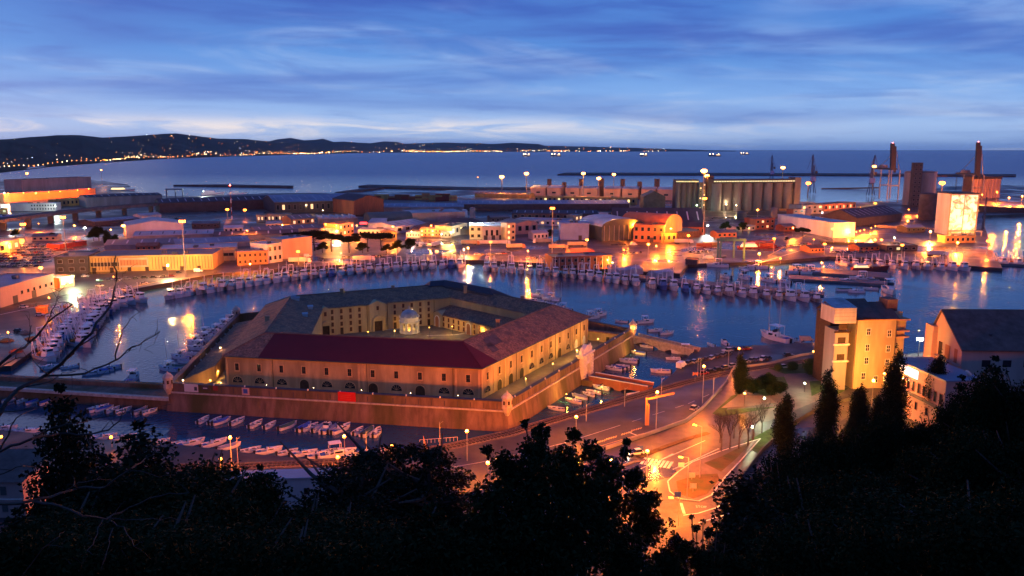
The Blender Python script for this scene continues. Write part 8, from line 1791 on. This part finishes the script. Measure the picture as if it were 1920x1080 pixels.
mb = MB(); mb.box(3, 1.5, 8.5, 5, 3, 9.2); mb.build('roof_box', MT['dark_wall'], wh)
oh = thing('old_house', 'pinkish old house half hidden at the lower left edge', 'house', (RAY(-90, 1000, 160).x, 160, GZ), 0)
Lo_ = RAY(52, 1000, 160).x - RAY(-90, 1000, 160).x
mb = MB(); mb.box(0, 0, 0, Lo_, 10, 8.4); mb.build('wall', MT['pink_wall'], oh); mb = MB(); mb.add([(-.6, -.6, 8.3), (Lo_ + .6, -.6, 8.3), (Lo_ + .6, 10.6, 11.5), (-.6, 10.6, 11.5)], [[0, 1, 2, 3]]); mb.build('roof', MT['brown_roof'], oh)
for x_ in (Lo_ - 4.2, Lo_ - 8.5):
 for z_ in (1.4, 5.2): mb = MB(); mb.box(x_ - .6, -.12, z_, x_ + .6, -.02, z_ + 1.9); mb.build('shutter', MT['green_wall'], oh)
mb = MB(); mb.box(0, -.2, 4.1, Lo_, 0, 4.35); mb.build('string_course', MT['white_stone'], oh)
# ---- T-shaped sign gantry, hoist arm, small street things
p = W(1213, 797); t = thing('sign_gantry', 'orange lit goal-shaped sign gantry reaching over the quay road', 'sign gantry', p); h_ = hpx(1213, 746, 797); e = W(1262, 785)
mb = MB(); mb.box(-.55, -.3, 0, -.1, .3, h_); mb.build('post', MT['orange_wall'], t); mb = MB(); mb.box(.1, -.25, 0, .5, .25, h_ * .78); mb.build('post', MT['orange_wall'], t)
d = Vector((e.x - p.x, e.y - p.y, 0)); mb = MB(); mb.obox(d * .5 + Vector((0, 0, h_ - .3)), d * .5, Vector((-d.y, d.x, 0)).normalized() * .25, (0, 0, .3)); mb.build('arm', MT['orange_wall'], t)
for nme, lab, px, y0, y1, m in (('road_sign', 'small white road sign at the rounded tip of the grass island', 1277, 868, 880, 'white_paint'), ('road_sign', 'small round sign on the median by the crossing', 1200, 836, 848, 'hull_blue'), ('road_sign', 'little framed sign at the mouth of the branch road', 1270, 923, 936, 'hull_blue'), ('info_board', 'pale board standing in the rough grass island', 1299, 906, 924, 'cover_cream'), ('info_board', 'second pale board lower in the rough grass island', 1297, 886, 900, 'cover_cream'), ('level_crossing_sign', 'orange crossed level crossing sign by the bridge head', 1303, 697, 716, 'orange_wall')):
 p = W(px, y1); t = thing(nme, lab, 'sign', p); h_ = max(1.8, hpx(px, y0, y1)); mb = MB(); mb.tube((0, 0, 0), (0, 0, h_), .06, .06, 5); mb.build('post', MT['pole'], t)
 if 'crossing' in nme:
  for s in (-1, 1): mb = MB(); mb.obox((0, -.1, h_ - .7), (.9, 0, .45 * s), (0, .04, 0), (-.09 * s, 0, .2)); mb.build('board', MT[m], t)
 else: mb = MB(); mb.box(-.75, -.12, h_ - 1.2, .75, -.06, h_); mb.build('board', MT[m], t)
mb = MB(); p = W(801, 851); t = thing('folded_parasol', 'pale folded triangular pennant mast by the railway bend', 'mast', p); mb.add([(-.5, 0, 0), (.5, 0, 0), (-1.0, 0, 5)], [[0, 1, 2]]); mb.add([(-.5, .3, 0), (.5, .3, 0), (-1.0, .3, 5)], [[0, 2, 1]]); mb.build('sail', MT['pink_wall'], t)
p = W(735, 846, 0); t = thing('pontoon', 'small floating pontoon with a blue tarpaulin by the shore', 'pontoon', (p.x, p.y, 0)); mb = MB(); mb.box(-3.5, -1.5, -.3, 3.5, 1.5, .5); mb.build('deck', MT['deck_wood'], t); mb = MB(); mb.box(1, -1, .5, 3.3, 1, 1.4); mb.build('tarpaulin', MT['cover_blue'], t)
for k in range(4): mb = MB(); mb.tube((-3.3 + 1.6 * k, -1.4, .5), (-3.3 + 1.6 * k, -1.4, 1.5), .05, .05, 4); mb.build('rail_post', MT['white_paint'], t)
p = W(842, 836); t = thing('railing', 'pale shore railing before the bastion wall near the bare pole', 'railing', p)
for k in range(11): mb = MB(); mb.tube((-5 + k * 1.0 - 3, 1.5 + k * .22, 0), (-5 + k * 1.0 - 3, 1.5 + k * .22, 1.1), .04, .04, 4); mb.build('rail_post', MT['white_paint'], t)
mb = MB(); mb.tube((-8, 1.5, 1.1), (2, 3.7, 1.1), .04, .04, 4); mb.build('rail', MT['white_paint'], t)
# net heaps and gear on the left quay
rr = random.Random(9)
for i, (x, y, m, lab) in enumerate([(92, 612, 'net_orange', 'orange heap of nets by the left trawlers, upper one'), (80, 628, 'net_red', 'dark red heap of nets by the left trawlers'), (60, 636, 'net_orange', 'orange heap of nets near the far left boats'), (110, 596, 'cover_cream', 'pale heap of gear at the back of the left trawlers'), (48, 625, 'deck_wood', 'brown heap of crates on the left quay'), (12, 640, 'net_orange', 'orange heap of nets at the left edge of the quay'), (30, 660, 'net_red', 'dark red heap of nets above the causeway'), (125, 575, 'net_orange', 'small orange heap of nets behind the curved quay'), (770, 493, 'net_red', 'red heap of nets on the quay by the yard'), (832, 482, 'net_orange', 'orange heap of barriers at the yard exit')]):
 mb = MB(); n = 10; P = []
 for r_, z_ in ((2.2, 0), (1.9, .6), (1.1, 1.1), (.1, 1.3)): P.append([(r_ * rr.uniform(.8, 1.2) * math.cos(2 * PI * j / n) * 1.3, r_ * rr.uniform(.8, 1.2) * math.sin(2 * PI * j / n), z_ * rr.uniform(.8, 1.1)) for j in range(n)])
 mb.v = [q for c in P for q in c]
 for a in range(3):
  for j in range(n): mb.f.append([a * n + j, a * n + (j + 1) % n, (a + 1) * n + (j + 1) % n, (a + 1) * n + j]); mb.m.append(0)
 o = mb.build('net_heap', MT[m]); o.location = W(x, y); tag(o, lab, 'net heap', 'heaps of nets and gear')
# ================================================================ TREES
def leafcloud(seed, blobs, n, size, flat=0.0, aspect=1.5):
 """leaf-sized quads spread through the volume near the surface of overlapping blobs"""
 r = random.Random(seed); mb = MB(); tot = sum(b[3] ** 2 for b in blobs)
 for (cx, cy_, cz, R, sz) in blobs:
  k = int(n * R * R / tot)
  for _ in range(k):
   while True:
    x, y, z = r.uniform(-1, 1), r.uniform(-1, 1), r.uniform(-1, 1); l = math.sqrt(x * x + y * y + z * z)
    if .05 < l < 1: break
   f = (r.random() ** .45) / l; j = 1 + r.gauss(0, .10)
   c = Vector((cx + x * f * R * j, cy_ + y * f * R * j, cz + z * f * R * sz * j))
   u = Vector((r.gauss(0, 1), r.gauss(0, 1), r.gauss(0, 1) * (1 - flat))).normalized(); v = u.orthogonal().normalized(); a = r.uniform(0, 6.28)
   v = (v * math.cos(a) + u.cross(v) * math.sin(a)); s = size * r.uniform(.6, 1.3)
   u = u * s * aspect * .5; v = v * s * .5
   o = len(mb.v); mb.v += [tuple(c - u), tuple(c + v), tuple(c + u), tuple(c - v)]; mb.f.append([o, o + 1, o + 2, o + 3]); mb.m.append(0)
 return mb
def limbs(mb, base, top, r0, n, spread, seed, z0=.35):
 r = random.Random(seed); base = Vector(base); top = Vector(top); pts = [base.lerp(top, i / 4) + Vector((r.gauss(0, .02), r.gauss(0, .02), 0)) * (top - base).length for i in range(5)]; pts[0] = base
 mb.path(pts, [r0 * (1 - .8 * i / 4) for i in range(5)], 6)
 for k in range(n):
  f = r.uniform(z0, .95); p = base.lerp(top, f); a = r.uniform(0, 6.28); L_ = spread * r.uniform(.6, 1.1)
  q = p + Vector((math.cos(a) * L_, math.sin(a) * L_, L_ * r.uniform(.2, .9))); m_ = p.lerp(q, .5) + Vector((0, 0, -.08 * L_)); mb.path([p, m_, q], [r0 * .4, r0 * .25, r0 * .08], 5)
TM = {}
def tree_mesh(kind, v):
 if (kind, v) in TM: return TM[kind, v]
 r = random.Random(hash_(kind) + v * 17)
 if kind == 'cypress':
  bl = []
  for i in range(26):
   f = i / 25; R = .115 * (math.sin(PI * min(1, f * .80 + .14)) ** .8) * (1 - f ** 6) + .008; bl.append((r.gauss(0, .02), r.gauss(0, .02), .02 + .93 * f, R * r.uniform(.78, 1.15), 1.5))
  bl += [(r.gauss(0, .05) * (1 - q), r.gauss(0, .05) * (1 - q), q, .035 * (1.2 - q), 2.2) for q in [r.uniform(.1, .9) for _ in range(18)]]
  cr = leafcloud(v + 1, bl, 26000, .010); tb_ = MB(); tb_.tube((0, 0, -.05), (0, 0, .9), .022, .004, 6); lm_ = 'leaf_cypress'
 elif kind == 'pine':
  bl = []
  for i in range(14): a = r.uniform(0, 6.28); d = r.uniform(0, .40); bl.append((math.cos(a) * d, math.sin(a) * d, .78 + r.uniform(-.04, .08) - d * .15, r.uniform(.13, .2), .5))
  cr = leafcloud(v + 5, bl, 14000, .022, .3); tb_ = MB(); limbs(tb_, (0, 0, -.05), (0, 0, .78), .03, 7, .35, v, .55); lm_ = 'leaf_dark'
 elif kind == 'cedar':
  bl = []
  for i in range(9):
   z = .18 + .8 * i / 8; R0 = .42 * (1 - i / 9.5)
   for j in range(6): a = j * 1.05 + i * .7 + r.uniform(-.3, .3); d = R0 * r.uniform(.3, 1.0); bl.append((math.cos(a) * d, math.sin(a) * d, z + r.uniform(-.02, .02), R0 * .42 + .03, .28))
  cr = leafcloud(v + 9, bl, 45000, .010, .4); tb_ = MB(); limbs(tb_, (0, 0, -.05), (0, 0, .97), .03, 12, .28, v, .2); lm_ = 'leaf_dark'
 elif kind == 'broad':
  bl = [(0, 0, .62, .25, 1.0)]
  for i in range(16): a = r.uniform(0, 6.28); d = r.uniform(.12, .34); z = r.uniform(.32, .88); bl.append((math.cos(a) * d * (1.15 - abs(z - .55)), math.sin(a) * d * (1.15 - abs(z - .55)), z, r.uniform(.09, .17), .9))
  cr = leafcloud(v + 13, bl, 60000, .0095); tb_ = MB(); limbs(tb_, (0, 0, -.05), (0, 0, .8), .03, 9, .3, v); lm_ = 'leaf'
 elif kind == 'conifer':
  bl = []
  for i in range(18): f = i / 17; R0 = .27 * (1 - f) ** .8 + .01; bl += [(math.cos(j * 2.1 + i) * R0 * .55, math.sin(j * 2.1 + i) * R0 * .55, .06 + .92 * f, R0 * .55 + .012, .8) for j in range(3)]
  cr = leafcloud(v + 21, bl, 45000, .0095); tb_ = MB(); tb_.tube((0, 0, -.05), (0, 0, .9), .025, .005, 6); lm_ = 'leaf_dark'
 elif kind == 'bush':
  bl = [(r.uniform(-.25, .25), r.uniform(-.25, .25), r.uniform(.2, .7), r.uniform(.2, .32), .9) for _ in range(12)]
  cr = leafcloud(v + 31, bl, 9000, .035); tb_ = MB(); limbs(tb_, (0, 0, -.05), (0, 0, .6), .03, 6, .35, v, .1); lm_ = 'leaf'
 elif kind == 'ball':
  cr = leafcloud(v + 41, [(0, 0, .5, .5, 1.0)], 2500, .06); tb_ = MB(); tb_.tube((0, 0, -.02), (0, 0, .4), .05, .04, 6); lm_ = 'hedge'
 TM[kind, v] = (cr.mesh('crown', MT[lm_]), tb_.mesh('trunk', MT['bark'])); return TM[kind, v]
def hash_(s): return sum(ord(c) * (i + 3) for i, c in enumerate(s))
TN = {'cypress': ('cypress_tree', 'tree'), 'pine': ('umbrella_pine', 'tree'), 'cedar': ('cedar_tree', 'tree'), 'broad': ('evergreen_tree', 'tree'), 'conifer': ('conifer_tree', 'tree'), 'bush': ('bush', 'bush'), 'ball': ('clipped_bush', 'bush')}
def tree(kind, base, h, label, w=1.0, v=0, group=None, rz=0):
 nm, cat = TN[kind]; t = thing(nm, label, cat, base, rz, group); c, tr = tree_mesh(kind, v); s = (h * w, h * w, h)
 link('crown', c, t, scale=s); link('trunk', tr, t, scale=s); return t
def tree_top(kind, px, ytop, D, label, w=1.0, v=0, group=None, base=None, rz=0):
 q = RAY(px, ytop, D); zb = hill_z(q.x, D) - .3 if base is None else base
 return tree(kind, (q.x, D, zb), max(1.5, q.z - zb), label, w, v, group, rz)
# park and quay-side trees standing on level ground
def tree_at(kind, px, ytop, ybase, label, w=1.0, v=0, group=None, z=GZ): return tree(kind, W(px, ybase, z), hpx(px, ytop, ybase, z), label, w, v, group)
tree_at('cypress', 1387, 656, 737, 'dark cypress at the left end of the little park', 1.35, 0)
tree_at('cypress', 1468, 722, 858, 'slim cypress left of two at the bend of the side road', 1.15, 1)
tree_at('cypress', 1546, 678, 848, 'tall cypress in front of the left foot of the tower house', .95, 0)
tree_at('cypress', 1672, 636, 812, 'very tall cypress right of the tower house beside the bright lamps', 1.0, 1)
tree_at('cypress', 1750, 648, 800, 'dark cypress in front of the orange lit brick block', 1.1, 2)
tree_at('cypress', 1608, 712, 815, 'dark shaggy cypress left of the brilliant orange lamps', 1.4, 2)
tree_at('cypress', 1645, 735, 818, 'dark shaggy cypress under the brilliant orange lamps', 1.6, 0)
tree_at('conifer', 1598, 768, 822, 'orange lit bushy conifer below the tower house', 1.3, 0)
tree_at('ball', 1521, 672, 702, 'big round clipped bush at the right of the park lawn', 1.0, 0); tree_at('ball', 1486, 678, 694, 'middle low clipped bush on the park lawn', 1.25, 1); tree_at('ball', 1459, 681, 695, 'left round clipped bush on the park lawn', 1.0, 0); tree_at('ball', 1441, 698, 710, 'little clipped bush above the paved terrace', 1.0, 1)
tree_at('bush', 1452, 712, 741, 'loose green bush on the right half of the park slope', 1.3, 0); tree_at('bush', 1412, 704, 738, 'loose orange lit bush beside the park cypress', 1.2, 1); tree_at('bush', 1432, 698, 730, 'loose bush in the middle of the park slope', 1.2, 0)
tree_at('bush', 1028, 428, 446, 'orange lit bush by the pale blue cold store', 1.0, 0)
tree_at('pine', 1504, 424, 452, 'umbrella pine beside the port road', 1.2, 0); tree_at('cypress', 201, 428, 456, 'orange lit bushy cypress by the market sheds', 2.2, 0)
for i, (x, y0, y1, k_, w_) in enumerate([(560, 432, 470, 'pine', 1.6), (590, 428, 470, 'pine', 1.5), (622, 434, 472, 'pine', 1.4), (655, 440, 474, 'pine', 1.4), (690, 432, 472, 'pine', 1.5), (715, 433, 470, 'pine', 1.4), (745, 448, 474, 'broad', 1.3), (770, 446, 474, 'broad', 1.2), (605, 452, 474, 'broad', 1.4), (680, 454, 475, 'broad', 1.4), (725, 456, 475, 'broad', 1.4)]):
 tree_at(k_, x, y0, y1, f'dark {"umbrella pine" if k_ == "pine" else "leafy tree"} in the grove behind the quay lorries, {nth(i + 1) if i < 6 else nth(i - 5)} of its kind', w_, i % 2, 'dark grove behind the quay')
for i, (x, y0, y1) in enumerate([(176, 428, 452), (186, 424, 452), (216, 438, 455), (1392, 416, 436), (1360, 414, 434), (1475, 444, 452), (30, 428, 446), (100, 436, 450), (262, 424, 440), (285, 420, 436), (330, 408, 424), (500, 398, 412)]):
 tree_at('broad', x, y0, y1, ['dark tree by the white-green lamp, left one', 'dark tree by the white-green lamp, right one', 'dark tree below the starry lamp', 'dark tree among the tanks by the brick offices', 'dark tree left of the tanks', 'dark low tree below the umbrella pine', 'dark tree under the flyover at the left edge', 'dark tree on the ramp below the flyover', 'dark tree behind the large pale warehouse, left one', 'dark tree behind the large pale warehouse, right one', 'dark tree by the black roofed shed', 'dark tree left of the lit factory'][i], 1.3, i % 2)
# bare plane trees by the side road
def bare_tree(base, h, label, seed, m='bark_pale', w=.32):
 r = random.Random(seed); t = thing('bare_tree', label, 'tree', base, 0, 'bare trees by the grass island'); mb = MB()
 mb.path([(0, 0, -.2), (.05, 0, h * .2), (0, .1, h * .4)], [.22, .18, .15], 6); mb.build('trunk', MT[m], t); mb = MB()
 def grow(p, d, L_, rad, n):
  q = p + d * L_; mid = p.lerp(q, .5) + Vector((r.gauss(0, .06), r.gauss(0, .06), 0)) * L_; mb.path([p, mid, q], [rad, rad * .8, rad * .6], 4)
  if n:
   for _ in range(3 if n > 1 else 4):
    e = (d + Vector((r.gauss(0, .45), r.gauss(0, .45), r.uniform(0, .45)))).normalized(); grow(p.lerp(q, r.uniform(.55, 1)), e, L_ * r.uniform(.6, .85), rad * .55, n - 1)
 for _ in range(5):
  a = r.uniform(0, 6.28); grow(Vector((0, .1, h * r.uniform(.25, .4))), Vector((math.cos(a) * w, math.sin(a) * w, 1)).normalized(), h * .26, .09, 3)
 mb.build('crown', MT['twig'], t)
for i, (x, y, hp) in enumerate([(1352, 846, 80), (1368, 842, 78), (1385, 842, 74), (1402, 836, 72), (1412, 826, 76), (1428, 812, 70), (1376, 822, 60), (1350, 830, 60)]): bare_tree(W(x, y), hp * MPP(x, y), f'bare leafless tree in the grass island clump, {nth(i + 1)} of its eight', 50 + i)
# hillside wood: placed by the height of its tops
rr = random.Random(17)
hw = [('conifer', 112, 715, 62, 'tall dark conifer with a pointed top at the left, against the water', 0.95, 0), ('conifer', 258, 785, 60, 'round-shouldered dark conifer right of the pointed one', 1.5, 1), ('conifer', 200, 850, 52, 'dark conifer filling the gap between the two big left conifers', 1.4, 0), ('broad', 340, 845, 70, 'dark bushy tree left of the white flat-roofed house', 1.3, 0), ('broad', 315, 880, 55, 'dark tree low in front of the round-shouldered conifer', 1.3, 1), ('conifer', 30, 950, 48, 'dark conifer at the lower left corner', 1.4, 1), ('broad', 80, 930, 45, 'dark leafy tree below the pointed conifer', 1.4, 0),
      ('conifer', 488, 868, 95, 'small dark conifer before the white house, left one', .9, 0), ('broad', 505, 912, 80, 'dark shrubby tree in front of the white house', 1.2, 1), ('broad', 555, 935, 60, 'dark tree below the white house, left of the split trunk', 1.3, 0), ('broad', 420, 945, 62, 'dark tree at the left foot of the white house', 1.3, 1),
      ('cedar', 690, 855, 85, 'dark layered cedar left of the railway lamp', 1.25, 0), ('cedar', 745, 842, 92, 'dark layered cedar with the highest flat top', 1.1, 1), ('cedar', 815, 850, 88, 'dark layered cedar right of the highest one', 1.2, 0), ('cedar', 640, 880, 75, 'dark layered cedar over the right end of the white house', 1.2, 1), ('broad', 620, 960, 50, 'dark leafy tree in the bottom centre left', 1.4, 0), ('broad', 720, 965, 45, 'dark leafy tree in the bottom centre', 1.5, 1), ('broad', 800, 1005, 42, 'dark leafy tree below the lit road gap', 1.5, 0),
      ('cypress', 1266, 958, 60, 'small sharp cypress before the orange road mouth', 1.0, 1), ('cypress', 1412, 850, 58, 'thick black cypress at the right of the branch road', 1.5, 0), ('cypress', 1400, 930, 50, 'lower thick black cypress beside the branch road', 1.5, 2), ('broad', 1480, 845, 80, 'dark tree at the left edge of the right-hand wood', 0.75, 0), ('broad', 1545, 812, 85, 'dark tree in the right-hand wood under the tall cypress', 0.85, 1), ('broad', 1605, 780, 88, 'dark tree in the right-hand wood below the lit conifer', 0.9, 0), ('broad', 1672, 772, 82, 'dark tree in the right-hand wood below the brick block', 0.8, 1), ('broad', 1768, 752, 80, 'dark tree in the right-hand wood left of the high crowns', 0.7, 0), ('conifer', 1805, 700, 78, 'dark conifer rising into the pink block wall', 0.8, 1), ('broad', 1862, 700, 72, 'dark high crown in front of the big tiled roof', 0.62, 1), ('conifer', 1868, 664, 75, 'dark pointed conifer top against the big tiled roof', 1.0, 0), ('broad', 1935, 665, 70, 'dark high crown at the right edge', 0.7, 0),
      ('broad', 1530, 890, 62, 'dark leafy tree in the middle of the right-hand wood, centre', 1.1, 0), ('broad', 1640, 880, 62, 'dark leafy tree in the middle of the right-hand wood, right', 1.2, 1), ('broad', 1750, 862, 60, 'dark leafy tree under the pink block', 1.0, 0), ('broad', 1840, 800, 55, 'dark leafy tree below the high crowns', 0.9, 1), ('broad', 1930, 790, 52, 'dark leafy tree low at the right edge', 1.0, 0), ('broad', 1700, 960, 42, 'dark leafy tree at the bottom right', 1.5, 1), ('broad', 1560, 985, 42, 'dark leafy tree at the bottom right of the centre', 1.4, 0), ('broad', 1850, 920, 40, 'dark leafy tree in the bottom right corner', 1.6, 1), ('broad', 130, 990, 36, 'dark tree at the bottom left', 1.5, 1), ('broad', 270, 960, 38, 'dark tree at the bottom left beneath the bare twigs', 1.6, 0), ('broad', 400, 1000, 36, 'dark tree at the bottom between the left twigs and the white house', 1.6, 1), ('broad', 520, 1010, 34, 'dark tree at the bottom below the white house', 1.6, 0), ('broad', 690, 1030, 32, 'dark tree at the bottom edge left of the leafy bush', 1.6, 1)]
for a in hw: tree_top(a[0], a[1], a[2], a[3], a[4], a[5], a[6])
# close evergreen with leaves one can see, bottom centre
def near_bush(label, pts, seed, n, leaf):
 """pts: (px, py, D, radius)"""
 r = random.Random(seed); bl = []
 for px, py, D, R in pts: q = RAY(px, py, D); bl.append((q.x, q.y, q.z, R, 1.0))
 c = Vector((sum(b[0] for b in bl) / len(bl), sum(b[1] for b in bl) / len(bl), 0)); c.z = hill_z(c.x, c.y) - .3
 bl = [(x - c.x, y - c.y, z - c.z, R, s) for x, y, z, R, s in bl]
 t = thing('evergreen_tree', label, 'tree', c); leafcloud(seed, bl, n, leaf, 0, 2.0).build('crown', MT['leaf'], t); mb = MB()
 top = max(b[2] for b in bl)
 mb.path([(0, 0, -.3), (.1, 0, top * .4), (0, .1, top * .75)], [.16, .12, .05], 6)
 for x, y, z, R, s in bl: mb.path([(0, 0, top * .3), (x * .5, y * .5, (top * .3 + z) * .5), (x, y, z + R * .5)], [.07, .05, .02], 4)
 mb.build('trunk', MT['bark'], t)
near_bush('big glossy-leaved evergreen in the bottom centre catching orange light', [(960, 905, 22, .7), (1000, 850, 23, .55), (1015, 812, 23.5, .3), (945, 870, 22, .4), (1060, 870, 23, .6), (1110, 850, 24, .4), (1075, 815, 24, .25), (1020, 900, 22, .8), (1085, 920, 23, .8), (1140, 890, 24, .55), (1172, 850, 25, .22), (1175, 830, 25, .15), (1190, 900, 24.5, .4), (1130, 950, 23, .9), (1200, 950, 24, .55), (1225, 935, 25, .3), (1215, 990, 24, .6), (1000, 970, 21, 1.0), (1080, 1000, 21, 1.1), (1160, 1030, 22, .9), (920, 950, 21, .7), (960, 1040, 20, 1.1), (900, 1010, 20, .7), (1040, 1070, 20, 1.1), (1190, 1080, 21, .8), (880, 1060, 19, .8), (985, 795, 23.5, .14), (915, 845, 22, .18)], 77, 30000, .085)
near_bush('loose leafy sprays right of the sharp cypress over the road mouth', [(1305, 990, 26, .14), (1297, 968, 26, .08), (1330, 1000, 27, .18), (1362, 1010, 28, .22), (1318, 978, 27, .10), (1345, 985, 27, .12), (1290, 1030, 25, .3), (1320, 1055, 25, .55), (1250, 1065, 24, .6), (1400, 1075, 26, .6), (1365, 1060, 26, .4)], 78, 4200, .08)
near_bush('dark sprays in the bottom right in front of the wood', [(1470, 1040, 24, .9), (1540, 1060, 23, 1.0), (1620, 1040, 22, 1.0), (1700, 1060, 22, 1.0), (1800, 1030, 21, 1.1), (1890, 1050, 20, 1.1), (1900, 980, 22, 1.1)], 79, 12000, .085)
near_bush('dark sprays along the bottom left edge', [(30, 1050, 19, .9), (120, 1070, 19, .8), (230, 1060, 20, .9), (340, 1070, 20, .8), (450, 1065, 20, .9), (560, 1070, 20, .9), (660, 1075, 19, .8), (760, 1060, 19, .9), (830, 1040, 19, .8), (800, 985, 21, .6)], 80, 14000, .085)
# leafless tree whose long twigs hang into the left of the view
bt = thing('bare_tree', 'leafless tree at the left edge whose thin dark twigs reach over the harbour', 'tree', (-9.5, 9.0, hill_z(-9.5, 9) - .2))
TB = [([(-60, 730), (22, 665), (54, 642), (90, 605), (135, 572), (152, 560)], 10, .045), ([(-60, 850), (0, 772), (37, 727), (85, 705), (125, 670), (172, 622), (207, 575), (218, 525), (217, 480)], 9.0, .06), ([(125, 672), (140, 655), (180, 628), (205, 598)], 9.2, .03), ([(-60, 700), (0, 690), (30, 672), (60, 668)], 10, .03), ([(85, 705), (160, 700), (215, 678), (240, 655), (270, 640), (300, 622)], 9.4, .03), ([(215, 678), (222, 640), (230, 622), (245, 598), (262, 585)], 9.4, .02), ([(240, 655), (258, 648), (275, 632), (300, 620)], 9.4, .015), ([(37, 727), (95, 715), (120, 700), (150, 690)], 9, .02), ([(172, 622), (190, 618), (197, 612)], 9, .012), ([(135, 572), (108, 565), (95, 540)], 10, .012), ([(90, 605), (102, 570), (112, 545), (128, 530)], 10, .015), ([(54, 642), (58, 610), (54, 585)], 10, .014), ([(0, 772), (45, 770), (85, 760), (118, 742)], 9, .02), ([(-60, 870), (0, 845), (60, 822), (110, 815), (160, 815), (205, 805), (232, 780), (236, 765)], 8.2, .035), ([(60, 822), (100, 800), (140, 795), (190, 782), (250, 772), (320, 758)], 8.2, .018), ([(0, 845), (20, 800), (40, 775), (70, 765)], 8.2, .02), ([(-60, 965), (0, 947), (60, 940), (115, 925), (145, 917), (200, 912), (245, 880), (275, 862), (300, 836)], 7.5, .035), ([(60, 940), (120, 950), (155, 967), (200, 972), (240, 950), (300, 928), (355, 924)], 7.5, .03), ([(200, 972), (250, 976), (300, 972), (350, 975)], 7.5, .014), ([(195, 972), (185, 1000), (165, 1030), (150, 1070)], 7.5, .014), ([(210, 990), (205, 1020), (192, 1060)], 7.5, .012), ([(205, 975), (230, 990), (255, 1025), (285, 1050)], 7.5, .014), ([(115, 925), (150, 905), (180, 898), (210, 900)], 7.5, .012), ([(245, 880), (300, 895), (330, 890)], 7.5, .01), ([(40, 1085), (80, 1030), (110, 1005), (122, 995)], 7.5, .014), ([(145, 917), (138, 905), (140, 912)], 7.5, .01), ([(-60, 905), (10, 885), (40, 872), (75, 878)], 8, .02), ([(90, 705), (75, 690), (60, 672), (62, 655)], 9, .015), ([(218, 525), (228, 518), (236, 508)], 9, .01), ([(207, 575), (196, 560), (193, 545)], 9, .01), ([(150, 690), (180, 700), (205, 712)], 9, .01), ([(160, 815), (172, 845), (182, 850)], 8.2, .008), ([(300, 622), (290, 645), (270, 655)], 9.4, .008)]
r = random.Random(4); mb = MB(); o = bt.location
for pts, D, rad in TB:
 P = []; n = len(pts)
 for i, (x, y) in enumerate(pts): P.append(RAY(x, y, D + .35 * math.sin(i * 1.7 + D)) - o)
 F = []
 for a, b in zip(P, P[1:]):
  for k in range(3): F.append(a.lerp(b, k / 3) + Vector((r.gauss(0, .008), r.gauss(0, .01), r.gauss(0, .008))))
 F.append(P[-1]); m_ = len(F); mb.path(F, [rad * .5 * (1 - .75 * i / (m_ - 1)) for i in range(m_)], 5)
 for i in range(2, m_, 2):   # little spur twigs
  if r.random() < .7:
   d = Vector((r.gauss(0, 1), r.gauss(0, .6), r.gauss(.4, .8))).normalized() * r.uniform(.05, .22); mb.path([F[i], F[i] + d * .6 + Vector((0, 0, .01)), F[i] + d], [rad * .12 + .002, .0025, .0015], 3)
mb.build('branches', MT['twig'], bt, kind='stuff')
mb = MB(); mb.path([(0, 0, -.3), (.2, .3, 3), (.1, .2, 6), (.8, .2, 9), (1.2, .3, 11)], [.3, .26, .2, .12, .05], 8); mb.build('trunk', MT['bark'], bt)
# ---- tidy: drop prototypes nobody placed
for pr in TRAW + SPD + CARS + [LORRY, VAN]:
 pass
def tidy(pr):
 if pr.name in USED: return
 for c in PARTS[pr.name]:
  for g in PARTS.get(c.name, ()): bpy.data.objects.remove(g)
  bpy.data.objects.remove(c)
 bpy.data.objects.remove(pr)
for pr in [x[0] for x in TRAW] + SPD + CARS + [LORRY, VAN]: tidy(pr)
# ================================================================ THE AIR
mb = MB(); mb.box(-61000, -2100, -4, 61000, 62000, 420)
hm = bpy.data.materials.new('haze'); hm.use_nodes = True; t_ = hm.node_tree
for n_ in list(t_.nodes):
 if n_.type == 'BSDF_PRINCIPLED': t_.nodes.remove(n_)
pv = t_.nodes.new('ShaderNodeVolumePrincipled'); pv.inputs['Density'].default_value = 0.000008; pv.inputs['Color'].default_value = (0.9, 0.93, 1.0, 1); pv.inputs['Anisotropy'].default_value = 0.0
t_.links.new(pv.outputs[0], [n_ for n_ in t_.nodes if n_.type == 'OUTPUT_MATERIAL'][0].inputs['Volume'])
mb.build('haze', hm, None, kind='stuff')
